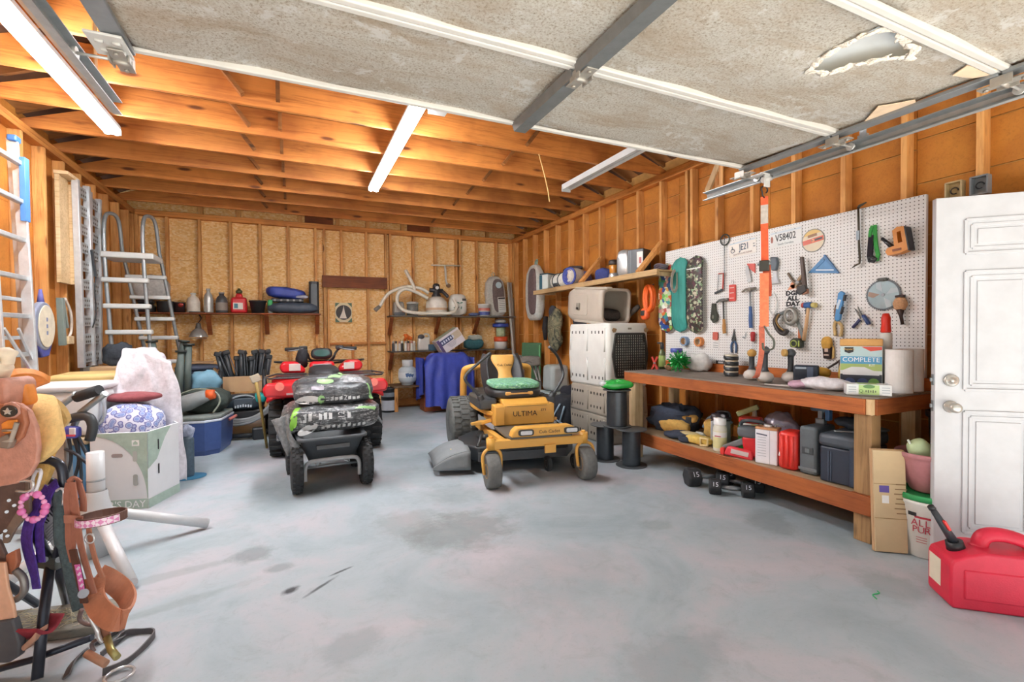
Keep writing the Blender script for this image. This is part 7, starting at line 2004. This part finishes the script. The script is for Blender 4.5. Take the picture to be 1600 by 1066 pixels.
B().tube([(-.24, -.12, .08), (-.05, -.16, .14), (.1, -.17, .2), (.16, -.16, .22)], [.085, .095, .075, .06], 14, flat=.9).part('grey_tool_head', mat('8a9092', .5), t)
B().tube([(.14, -.165, .215), (.21, -.165, .225)], [.064, .05], 14).part('orange_end', plas('e8622a'), t)
B().tube(smooth([(-.2, -.1, .2), (0, -.12, .28), (.2, -.14, .25), (.26, -.16, .14), (.2, -.2, .02)], 4), .01, 6).part('pale_piping', plas('8a9284'), t)
t = T('blue_pouch', 'light blue plastic bag squeezed behind the white sheet', 'bag', fl(-1.0, 6.84, .602))
B().blob((0, 0, .14), (.17, .1, .13), .8, .03, 8, 3, ridge=True).part('bag', mat('7fb0c8', .5, 0, .12, 10), t)
t = T('blue_trash_bin', 'dark blue bin bag bulging behind the blue cooler', 'bag', fl(-1.2, 7.75, 0))
B().blob((0, 0, .42), (.3, .26, .42), .6, .03, 5, 6, 30, 20, ridge=True).part('bag', mat('2f3a52', .4, 0, .2, 10), t)
B().blob((-.02, -.0, .86), (.27, .2, .05), .7, .015, 8, 2).part('folded_top', mat('4a5468', .5), t)
B().box((0, 0, .01), (.36, .24, .02), .003, (0, 0, .1)).thing('cardboard_sheet', CARD, 'flat piece of brown cardboard on top of the dark blue bag', 'cardboard', fl(-1.22, 7.75, .925))
B().box((0, 0, .3), (.26, .24, .6), .02).thing('dark_box', plas('4a4e54'), 'dark box behind the white sheet under the light blue bag', 'box', fl(-1.02, 6.78, 0))
for k, (x, y, z, dx, dz, lab) in enumerate(((-1.46, 6.82, .62, -.08, .62, 'leftmost capped grey-green tube standing behind the white sheet'), (-1.32, 6.78, .62, .1, .62, 'slanting capped grey-green tube behind the white sheet'), (-1.25, 6.68, .62, .02, .5, 'upright paired grey-green tube right of the slanting one'), (-1.18, 6.72, .62, .02, .58, 'rightmost capped grey-green tube behind the white sheet'))):
    t = T('support_tube', lab, 'tube', fl(x, y, .605 if k in (0, 1, 2, 3) else 0))
    B().cyl((0, 0, 0), (dx, .04, dz), .036, n=14).part('tube', plas('5f6c68'), t)
    B().cyl((dx, .04, dz), (dx * 1.03, .041, dz + .025), .058, .062, n=18).part('cap', plas('2c3230'), t)
B().box((0, 0, .3), (.46, .3, .6), .02).thing('dark_crate', plas('565c58'), 'dark crate that carries the capped tubes behind the white sheet', 'crate', fl(-1.34, 6.78, 0))
t = T('black_bundle', 'dark folded straps in front of the pool ladder feet', 'bundle', fl(-1.78, 6.6, .98))
B().blob((0, 0, .12), (.14, .1, .12), .8, .04, 9, 3, ridge=True).part('straps', fab('3a4048'), t)
B().box((0, 0, .49), (.4, .34, .98), .02).thing('tall_carton', CARD, 'tall brown carton behind the tan tote at the ladder foot', 'carton', fl(-1.8, 6.58, 0))

# ---------------------------------------------------------------- push mower and the carton of folded legs
t = T('push_mower', 'teal and black push mower folded under the carton of black tripods', 'mower', fl(-.64, 7.12, 0, 6))
B().box((0, 0, .3), (.52, .6, .16), .05).part('deck', plas('26282b'), t)
for sx in (-1, 1):
    for y in (-.27, .27):
        o = B().lathe([(.05, -.03), (.1, -.035), (.11, -.02), (.11, .02), (.1, .035), (.05, .03)], (sx * .31, y, .11), 22, 'x').part('wheel', rubber(), t)
        B().lathe([(0, -.025), (.05, -.03), (.05, .03), (0, .025)], (sx * .31, y, .11), 16, 'x').part('hub', plas('55585c'), o)
B().blob((0, -.22, .46), (.25, .14, .1), .6, .01, 8).part('motor_cover', plas('25313a'), t)
for sx in (-1, 1): B().blob((sx * .19, -.25, .5), (.075, .12, .065), .7).part('teal_side', plas('1fa09c'), t)
B().box((0, -.345, .46), (.22, .03, .12), .02).part('badge_panel', plas('3a4650'), t)
for k in range(7): B().box((-.085 + .028 * k, -.3615, .425 + .004 * abs(k - 3) * -1), (.016, .002, .03 + .006 * (k % 2)), .002).part('pale_lettering', paint('b8c4cc'), t)
B().tube(arc((0, -.352, .5), .12, 20, 160, 12, 'xz', .05), .014, 8).part('grey_trim', plas('8f989c'), t)
for k in range(3): B().tube(smooth([(-.3, -.25, .62 - .03 * k), (-.3 + .02 * k, -.36, .4 - .03 * k), (-.12, -.4, .27 - .03 * k), (.1, -.4, .27 - .02 * k), (.28, -.33, .38 - .02 * k), (.33, -.2, .5)], 5), .022, 8).part('grey_bumper', plas('8a8d8e'), t)
for sx in (-1, 1): B().tube([(sx * .22, -.3, .42), (sx * .25, -.24, .62), (sx * .24, -.2, .86)], [.02, .035, .02], 8).part('handle_bracket', BLACK, t)
B().box((.16, -.42, .075), (.14, .12, .15), .02).part('front_foot', BLACK, t)
B().tube([(-.28, -.36, .06), (.1, -.38, .05), (.28, -.3, .06)], .03, 8).part('front_roller', plas('2a2c2f'), t)
t = T('tripod_carton', 'brown open carton packed with folded black tripods on the push mower', 'carton', fl(-.6, 7.28, .566, 4))
b = B()
r = [b.vs([(u, v, z) for u, v in q]) for q, z in (([(-.27, -.16), (.27, -.16), (.27, .16), (-.27, .16)], 0), ([(-.27, -.16), (.27, -.16), (.27, .16), (-.27, .16)], .2), ([(-.262, -.152), (.262, -.152), (.262, .152), (-.262, .152)], .2), ([(-.262, -.152), (.262, -.152), (.262, .152), (-.262, .152)], .02))]
b.skin(r, sm=False)
b.part('carton', CARD, t)
B().box((-.33, .0, .26), (.14, .3, .006), 0, (0, R(48), 0)).part('flap', mat('b89468', .85), t)
r2 = random.Random(5)
for k in range(16):
    x = -.23 + .0305 * k
    y = -.08 + .13 * (k % 3) / 2
    dx = (-.1 if k < 4 else .06 if k > 11 else 0) + .05 * (r2.random() - .5)
    h = .36 + .12 * r2.random()
    t = T('folded_tripod', 'one of the folded black tripods packed in the brown carton', 'tripod', fl(-.6, 7.28, .59, 4) @ M.Translation((x, y, 0)), 'black tripods packed in the carton')
    B().tube([(0, 0, 0), (dx * .6, 0, h * .6), (dx, 0, h)], .032, 8, flat=.7).part('tube', plas('33383c'), t)
    B().box((dx, 0, h + .02), (.085, .06, .06), .014, (0, r2.random() * .8 - .4, 0)).part('joint', plas('2a2d30'), t)
    B().beam((dx + .03, -.03, h), (.03, -.03, h * .4), .014, .012).part('link', plas('4a5056'), t)

# ---------------------------------------------------------------- white pole on folding feet
WP = paint('d4d7da', .3)
t = T('pole_stand', 'white tube stand with splayed floor legs in front of the printed carton', 'stand', fl(-1.09, 3.58, 0))
B().cyl((0, 0, 0), (0, 0, .26), .05, n=20).lathe([(.05, .26), (.085, .2), (.09, .22), (.06, .33), (.055, .36), (.055, .38), (.05, .39)], n=24, cap=False).part('lower_sleeve', WP, t)
B().cyl((0, 0, .26), (0, 0, .62), .043, n=20).part('post', WP, t)
B().cyl((0, 0, .45), (0, 0, .462), .0445, n=20).part('joint_ring', paint('a4acb2'), t)
for p in ((.53, .19), (.3, -.55), (-.3, -.4)): B().cyl((p[0] * .1, p[1] * .1, .25), (p[0], p[1], .03), .03, n=16).part('foot_leg', WP, t)
B().lathe([(.1, .2), (.11, .22), (.1, .26), (.05, .28)], n=24).part('hub', WP, t)

# ---------------------------------------------------------------- saddle on its rack, near left
SF = fl(-.992, 2.644, 0, -24.57)
def sp(h, k, y=-.15): return ((h - 800) / 740 * (2 + y) + 2, 1.31 - (k - 525.7) / 740 * (2 + y))      # across and up, at depth y in the saddle's own frame
def s3(h, k, y=-.15): return (sp(h, k, y)[0], y, sp(h, k, y)[1])
LEA = mat('c08a78', .6, 0, .18, 22, .35, 60)
LEA2 = mat('a9694c', .55, 0, .18, 20, .3, 60)
LEAO = mat('e08a3c', .5, 0, .15, 20, .2, 50)
DLEA = mat('6a5650', .6, 0, .2, 24, .3, 60)
FELT = mat('e2bd7c', .95, 0, .12, 40, .4, 90)
TUBEB = metal('3a3e48', .3)
t = T('saddle_rack', 'black steel tube saddle rack standing at the lower left', 'rack', SF)
def tb(name, pts, r=.017, k=4): return B().tube(smooth(pts, k) if k else pts, r, 10).part(name, TUBEB, t)
tb('top_tube', [s3(-160, 722, -.1), s3(0, 718, -.1), s3(62, 718, -.1), s3(86, 722, -.1), s3(97, 738, -.1), s3(97, 790, -.1), s3(91, 850, -.08), s3(80, 878, -.05)])
tb('top_tube', [s3(-160, 760, .16), s3(0, 757, .16), s3(64, 752, .16), s3(86, 756, .16), s3(94, 770, .16), s3(92, 820, .1), s3(86, 872, .03)])
tb('front_leg', [s3(76, 872, -.05), s3(62, 960, -.13), (s3(49, 1060, -.23)[0], -.23, .018)], .018, 0)
tb('rear_leg', [s3(82, 876, .0), s3(91, 915, .14), (s3(98, 943, .27)[0], .27, .018)], .017, 0)
tb('upper_strut', [s3(45, 812, -.1), s3(57, 845, -.09), s3(72, 878, -.06)], .019, 0)
x0 = s3(49, 1060, -.23)[0]
tb('front_leg', [(x0 - .5, -.05, .36), (x0 - .56, -.23, .018)], .018, 0)
tb('rear_leg', [(x0 - .5, .0, .36), (x0 - .5, .27, .018)], .017, 0)
tb('cross_bar', [s3(-60, 1062, -.2), s3(40, 1035, -.17), s3(137, 1000, -.12)], .013, 0)
B().box(s3(76, 876, -.05), (.1, .06, .055), .008, (0, R(8), 0)).part('pivot_plate', metal('5a605c', .45), t)
for x in (65, 88): B().cyl(s3(x, 876, -.09), s3(x, 876, -.075), .012, n=10).part('bolt', STEEL, t)

t = T('western_saddle', 'worn tan leather western saddle with a star concho at the left edge', 'saddle', SF)
def drape(top, drop, w, xa, xb, x0):
    # leather hung over the rack: q runs from the far hem over the top to the near hem
    def fn(s, q):
        a = (q - .5) * 2
        k = abs(a)
        x1 = xa + ((xb - xa) if a > 0 else -.06) * k ** .55 - (.9 * max(0, k - .7) ** 1.6)
        return (x0 + (x1 - x0) * s, .05 - math.copysign(1, a) * w * math.sin(k * PI / 2), top - drop * (1 - math.cos(k * PI / 2)) - .02 * k + .02 * (1 - s))
    return fn
B().sheet(drape(1.04, .2, .2, -.04, .3, -.5), 18, 30, .022).part('felt_pad', FELT, t)
B().sheet(drape(1.0, .34, .15, -.06, .2, -.46), 14, 24, .02).part('fleece_lining', mat('dcb268', .95, 0, .15, 30, .6, 60), t)
def slab(name, m, pts, y, th, bev=.006, lab=None):
    return B().prism([sp(*p, y) for p in pts], y, y + th, bev, 'y').part(name, m, t, lab)
slab('fender', LEA, [(-60, 655), (-20, 640), (10, 634), (32, 630), (47, 642), (57, 668), (60, 700), (56, 724), (44, 744), (24, 756), (-10, 762), (-60, 760)], -.21, .018)
slab('jockey', LEA2, [(-40, 640), (4, 630), (24, 628), (38, 640), (42, 662), (34, 684), (14, 700), (-30, 700)], -.226, .018)
slab('rosette', LEA, [(2, 640), (8, 630), (20, 627), (30, 634), (32, 646), (24, 653), (10, 653)], -.236, .01)
B().prism(ell(.03, .022, 20), 0, .006).part('concho', plas('3a3632'), t, None, TX(*s3(17, 642, -.237), 90))
st5 = []
for q in range(10): st5.append(((.018 if q % 2 == 0 else .008) * math.sin(q * PI / 5), (.014 if q % 2 == 0 else .006) * math.cos(q * PI / 5)))
B().prism(st5, .006, .01).part('star', metal('dcdcd8', .3), t, None, TX(*s3(17, 642, -.237), 90))
slab('orange_patch', LEAO, [(2, 662), (12, 656), (28, 655), (26, 672), (12, 678), (4, 676)], -.236, .008)
# seat and cantle
B().blob((-.42, .05, 1.06), (.24, .15, .06), .7, .01, 8).part('seat', LEA2, t)
def cant(u, v):
    a = (u - .5) * 2
    return (-.26 + .12 * v + .03 * (1 - a * a), .05 + .15 * a, 1.05 + .1 * v * (1 - .55 * a * a))
B().sheet(cant, 16, 8, .03).part('cantle', LEAO, t)
slab('cantle_face', LEAO, [(14, 640), (14, 604), (22, 592), (32, 591), (40, 602), (44, 622), (44, 632)], -.13, .05, .012)
slab('flame_inlay', mat('6a6c68', .8), [(14, 628), (15, 606), (20, 602), (22, 610), (27, 604), (26, 613), (31, 612), (27, 618), (32, 622), (27, 626)], -.136, .006, .001)
slab('swell', LEA, [(-30, 690), (-30, 600), (-10, 592), (8, 590), (14, 600), (12, 630), (4, 650)], -.19, .12, .03)
B().tube(smooth([s3(-20, 610, -.12), s3(-4, 575, -.12), s3(6, 560, -.12), s3(16, 556, -.12), s3(14, 568, -.12)], 5), [.05] * 8 + [.035] * 8 + [.022] * 5, 12).part('cream_horn_wrap', mat('e4d4bc', .8, 0, .1, 20), t)
# rigging under the fender
slab('cinch_strap', DLEA, [(-40, 700), (44, 758), (44, 775), (36, 800), (10, 830), (-40, 850)], -.13, .02, .005)
slab('latigo', mat('7a685c', .6, 0, .2, 20), [(38, 745), (44, 745), (44, 800), (20, 828), (8, 850), (0, 850), (0, 835), (36, 780)], -.16, .012, .003)
for p in ((12, 782), (8, 800), (20, 790), (5, 830), (8, 838)): B().cyl(s3(*p, -.162), s3(*p, -.168), .006, n=10).part('grommet', CHROME, t)
B().tube([s3(-2, 690, -.24), s3(18, 688, -.245), s3(28, 660, -.24)], .008, 8).tube([s3(6, 672, -.24), s3(24, 672, -.245), s3(18, 692, -.24)], .006, 8).part('saddle_string', mat('a89c90', .7), t)
slab('tie_knot', mat('847468', .7), [(-4, 684), (10, 678), (18, 690), (12, 702), (-2, 700)], -.25, .025, .006)
B().tube(smooth([s3(24, 752, -.2), s3(48, 752, -.21), s3(50, 762, -.21), s3(42, 768, -.21), s3(24, 767, -.2)], 3), .005, 6).part('wire_hook', CHROME, t)
# stirrup leathers and stirrups
slab('stirrup_leather', DLEA, [(-30, 840), (-6, 845), (4, 870), (6, 890), (-30, 900)], -.17, .014, .003)
slab('stirrup_strap', mat('e8b898', .6, 0, .08, 20), [(-40, 880), (2, 880), (6, 920), (14, 950), (16, 968), (10, 980), (-10, 984), (-40, 980)], -.2, .012, .004)
slab('buckle_tab', LEA2, [(4, 868), (20, 860), (22, 880), (14, 900), (4, 898)], -.18, .02, .004)
B().tube(smooth([s3(19, 892, -.17), s3(31, 905, -.17), s3(32, 925, -.17), s3(20, 938, -.17), s3(5, 940, -.17)], 4), .013, 10).part('stirrup_ring', metal('8c8884', .35), t)
slab('stirrup_side', mat('5a5c60', .6), [(-20, 975), (12, 970), (22, 1010), (20, 1030), (4, 1040), (-20, 1040)], -.21, .03, .006)
B().sheet(lambda u, v: (s3(20, 0, -.2)[0] + .08 * u, -.2 + .1 * v, s3(0, 985, -.2)[2] - .06 * (1 - .4 * u) * math.sin(PI * v)), 8, 10, .01).part('red_lined_tread', mat('94303c', .8, 0, .2, 40), t)
slab('stirrup_tread', mat('c89c84', .7), [(22, 1016), (40, 1000), (50, 988), (46, 1006), (28, 1022)], -.2, .05, .004)

TAS = mat('4a2f8e', .6, 0, .35, 50, .3, 60)
t = T('purple_tassels', 'glittery purple ribbon tassel hanging from the saddle rack', 'tassel', SF)
for pts in ([(88, 755), (75, 770), (66, 800), (60, 815)], [(74, 762), (58, 790), (44, 820), (40, 850), (46, 880), (52, 922)], [(62, 775), (46, 805), (36, 840), (40, 870), (50, 905)], [(66, 770), (60, 800), (58, 840), (60, 880)]):
    B().strap(smooth([s3(*p, -.13 - .006 * i) for i, p in enumerate(pts)], 4), .045, .005, (1, -.3, 0)).part('ribbon', TAS, t)
t = T('bead_ring', 'pink beaded ring hanging on the saddle rack', 'ring', SF @ TX(*s3(50, 792, -.2)))
for k in range(16):
    a = 2 * PI * k / 16
    big = k % 3 == 0
    B().blob((.047 * math.cos(a), -.002 * (k % 2), .05 * math.sin(a)), (.0155, .012, .0145) if big else (.0095, .009, .0095), 1, 0, nu=12, nv=8).part('bead', plas('e07ab8' if big else 'eaa0cc', .25), t)
B().tube(smooth([(0, 0, .05), (-.02, .02, .1), (-.02, .04, .13), (.012, .02, .12), (.01, 0, .055)], 4), .006, 6).part('white_tie', paint('dedee4'), t)
t = T('show_tag', 'white triangular tag with black capital lettering on the rack', 'tag', SF)
B().prism([sp(*p, -.09) for p in ((54, 812), (66, 800), (86, 772), (90, 850), (84, 862), (76, 852))], -.09, -.084, .001, 'y').part('card', paint('d4d4d2'), t)
text('LAMOR', .055, paint('3a3a3c'), t, TX(*s3(75, 806, -.0912), 90) @ M.Rotation(R(44), 4, 'Z'), .0006, sx=.9)
for k in range(6): B().box(s3(75, 822 + 5 * k, -.0906), (.05 - .004 * k, .0008, .004), 0, (0, R(-44), 0)).part('print_line', paint('a4a4a4'), t)

# ---------------------------------------------------------------- bridle, lead rope and reins
t = T('lead_rope', 'thick dark braided lead rope hanging down the rack upright', 'rope', SF)
RP2 = mat('4a5a5e', .8, 0, .3, 60, .5, 90)
B().tube(smooth([s3(*p, -.115) for p in ((92, 762), (94, 800), (94, 840), (100, 880), (108, 920), (116, 955))], 5), [.026] * 12 + [.018] * 14, 10).part('rope', RP2, t)
B().tube(smooth([s3(*p, -.14) for p in ((86, 768), (92, 764), (98, 768), (96, 790))], 4), .005, 6).part('silver_ring', CHROME, t)
t = T('bridle', 'brown leather bridle with pink beadwork hanging at the right of the rack', 'bridle', SF)
BL = mat('a8705c', .6, 0, .12, 20, .2, 50)
def st(name, m, pts, w, th=.005, y=-.15, side=(1, -.2, 0)): return B().strap(smooth([s3(p[0], p[1], y - (p[2] if len(p) > 2 else 0)) for p in pts], 4), w, th, side).part(name, m, t)
for pts in ([(106, 756), (102, 780), (104, 810), (104, 850), (110, 880)], [(112, 756), (108, 790), (112, 830), (108, 870)], [(112, 754, .02), (116, 790, .02), (122, 850, .02), (134, 900, .02), (142, 930, .02)], [(122, 756), (128, 780), (128, 800)], [(106, 756), (112, 750), (118, 750), (124, 756)]): st('strap', BL, pts, .028)
st('cheek_strap', mat('5a3a30', .6), [(110, 860, .03), (116, 890, .03), (124, 930, .03), (126, 945, .03)], .034, .006)
st('pink_beaded_cheek', plas('d86ab4', .4), [(116, 884, .037), (120, 905, .037), (123, 926, .037)], .022, .004)
for k in range(4): B().box(s3(117.5 + 1.7 * k, 890 + 9 * k, -.1915), (.008, .002, .014), 0, (0, R(40), 0)).part('white_bead_pattern', paint('ead4e8'), t)
nb = [(.08 * math.cos(2 * PI * q / 24), .06 * math.sin(2 * PI * q / 24)) for q in range(24)]
cx, cz = sp(157, 810, -.15)
B().strap([(cx + 1.05 * u, -.15 + v, cz + .008 * u / .08) for u, v in nb] + [(cx + 1.05 * nb[0][0], -.15 + nb[0][1], cz + .008)], .034, .005, (0, 0, 1)).part('noseband', mat('6a4a40', .6), t)
def bead():
    n = N('pink_beadwork')
    c = n.n('ShaderNodeTexChecker', I_Vector=n.n('ShaderNodeMapping', I_Vector=n.coord(), I_Rotation=(0, .78, 0)).outputs[0], I_Scale=70)
    return n.out(n.mix(c.outputs[1], 'd886b8', 'eed8e6'), .4)
fr = [q for q in range(13, 24)]
B().strap([(cx + 1.05 * nb[q][0] * 1.03, -.15 + nb[q][1] * 1.1 - .001, cz + .008 * nb[q][0] / .08) for q in fr], .026, .004, (0, 0, 1)).part('beaded_front', bead(), t)
st('noseband_keeper', BL, [(98, 812, .03), (112, 812, .03), (126, 814, .03)], .03, .006, -.15, (0, 0, 1))
st('curb_strap', mat('b07a62', .6), [(135, 822), (139, 850), (146, 880), (156, 905)], .022)
B().tube([(s3(137, 843, -.16)[0] + .018 * math.cos(q / 8 * PI), -.16, s3(137, 843, -.16)[2] + .018 * math.sin(q / 8 * PI)) for q in range(16)], .004, 6, True).part('buckle_ring', CHROME, t)
st('nose_loop', mat('b8785a', .6, 0, .15, 20), [(142, 905), (140, 930, .02), (150, 955, .05), (172, 972, .07), (190, 968, .05), (196, 945, -.02), (186, 925, -.06), (165, 908, -.05), (148, 900, -.02)], .075, .01, -.13, (.25, .5, .85))
st('lower_strap', mat('a4745c', .6), [(146, 930), (152, 965), (158, 995), (160, 1008)], .045, .006)
B().cyl(s3(125, 930, -.186), s3(125, 930, -.195), .017, n=14).part('concho', metal('9a9aa0', .3), t)
B().tube(smooth([s3(*p, -.16) for p in ((132, 942), (136, 955), (134, 965), (144, 985), (148, 1000), (154, 1008))], 4), .009, 8).part('bit_shank', CHROME, t)
B().tube(smooth([s3(*p, -.15) for p in ((122, 955), (118, 970), (128, 978), (140, 980))], 4), .008, 8).tube(smooth([s3(*p, -.14) for p in ((150, 985), (148, 1000), (136, 1010), (140, 1022))], 4), .007, 8).part('curb_chain', metal('7a6a68', .35), t)
B().tube([s3(160, 1000, -.17), s3(166, 1020, -.2), s3(176, 1032, -.22)], .013, 8).part('brass_snap', metal('b0a870', .3), t)
B().cyl(s3(128, 1025, -.22), s3(158, 1042, -.24), .014, n=12).part('wrapped_mouthpiece', mat('b88a70', .6), t)
c0 = s3(168, 1030, -.23)
B().tube([(c0[0] + .045 * math.cos(q / 8 * PI), -.2 + .045 * math.sin(q / 8 * PI), .012) for q in range(16)], .006, 8, True).part('bit_ring', CHROME, t)
t = T('leather_reins', 'dark leather reins looped on the concrete floor at lower left', 'reins', SF)
def gr(h, k):                                            # point on the floor in the saddle's frame
    y = 1.305 * 740 / (k - 525.7) - 2
    return (sp(h, k, y)[0], y)
for pts in ([(127, 1022), (115, 1032), (103, 1048), (95, 1064)], [(140, 1012), (165, 1000), (180, 994), (184, 1002), (170, 1012)], [(150, 1030), (172, 1012), (190, 998), (215, 993), (232, 994), (232, 1004), (205, 1030), (180, 1048), (152, 1060)]):
    B().strap(smooth([(*gr(*p), .009 + .004 * (i % 3)) for i, p in enumerate(pts)], 6), .028, .006, (0, 0, 1) if len(pts) > 6 else (.5, .5, .6)).part('rein', mat('5c5a5c', .6, 0, .15, 20), t)
t = T('plank_scrap', 'weathered grey plank strewn with straw under the saddle rack', 'plank', SF)
B().box((-.08, .12, .02), (.5, .24, .04), .006, (0, 0, R(14))).part('board', wood('8a8a80', '5c5e5a', 'x'), t)
o = B()
for k in range(70): o.beam((-.28 + .42 * rnd.random(), .06 + .13 * rnd.random(), .045), (-.28 + .42 * rnd.random(), .06 + .13 * rnd.random(), .05), .002, .002) if k % 3 == 0 else o.box((-.28 + .42 * rnd.random(), .05 + .13 * rnd.random(), .045), (.05, .002, .002), 0, (0, 0, rnd.random() * 3))
o = o.part('straw', mat('a8a48c', .9), t)
o['kind'] = 'stuff'

# ---------------------------------------------------------------- hand truck behind the saddle
t = T('folding_trolley', 'grey tube folding trolley with a black foam handle behind the saddle', 'trolley', fl(-1.44, 4.12, 0, -20))
for x in (-.13, .05): B().tube([(x, .02, .02), (x - .0, 0, .62), (x + .1, -.02, .8), (x + .28, -.05, .93)], .02, 10).part('tube', metal('8f9698', .35), t)
B().tube([(.14, -.035, .905), (.3, -.055, .955)], .034, 12).part('foam_grip', RUB, t)
B().tube(smooth([(-.05, -.03, .72), (.08, -.04, .76), (.2, -.04, .78), (.24, -.04, .72), (.22, -.04, .62)], 4), .03, 8).part('black_bracket', plas('3a3f42'), t)
B().box((-.03, -.0, .06), (.3, .26, .03), .006).part('base_plate', STEEL, t)
B().box((-.06, .03, .35), (.16, .02, .5), .006).part('back_panel', mat('b4aca4', .5), t)
for x in (-.17, .1): B().cyl((x - .015, .08, .08), (x + .015, .08, .08), .08, n=20).part('wheel', RUB, t)
t = T('jumper_cables', 'bundle of black cables with a blue tie hung on the trolley bracket', 'cables', fl(-1.36, 4.02, 0, -22))
B().box((.02, .0, .68), (.11, .05, .08), .02).part('blue_white_tie', plas('4a4ea8'), t)
B().box((.05, -.027, .69), (.04, .01, .05), .006).part('white_tag', paint('d8dce4'), t)
B().box((.02, -.03, .665), (.1, .008, .014), .003).part('red_band', plas('b83a58'), t)
for k, pts in enumerate(([(.0, 0, .66), (.03, -.02, .5), (-.03, -.02, .3), (-.02, 0, .12)], [(.03, 0, .66), (.08, -.02, .5), (.04, -.03, .3), (.06, 0, .08)], [(.06, 0, .66), (.14, -.02, .52), (.22, -.02, .42), (.2, 0, .3), (.06, .0, .24)], [(.05, 0, .65), (.1, -.03, .45), (.09, -.02, .2), (.1, 0, .05)], [(-.02, .0, .57), (.1, -.05, .54), (.2, -.05, .44), (.24, -.04, .38)])):
    B().tube(smooth(pts, 6), .0095, 8).part('cable', plas('26303a'), t)
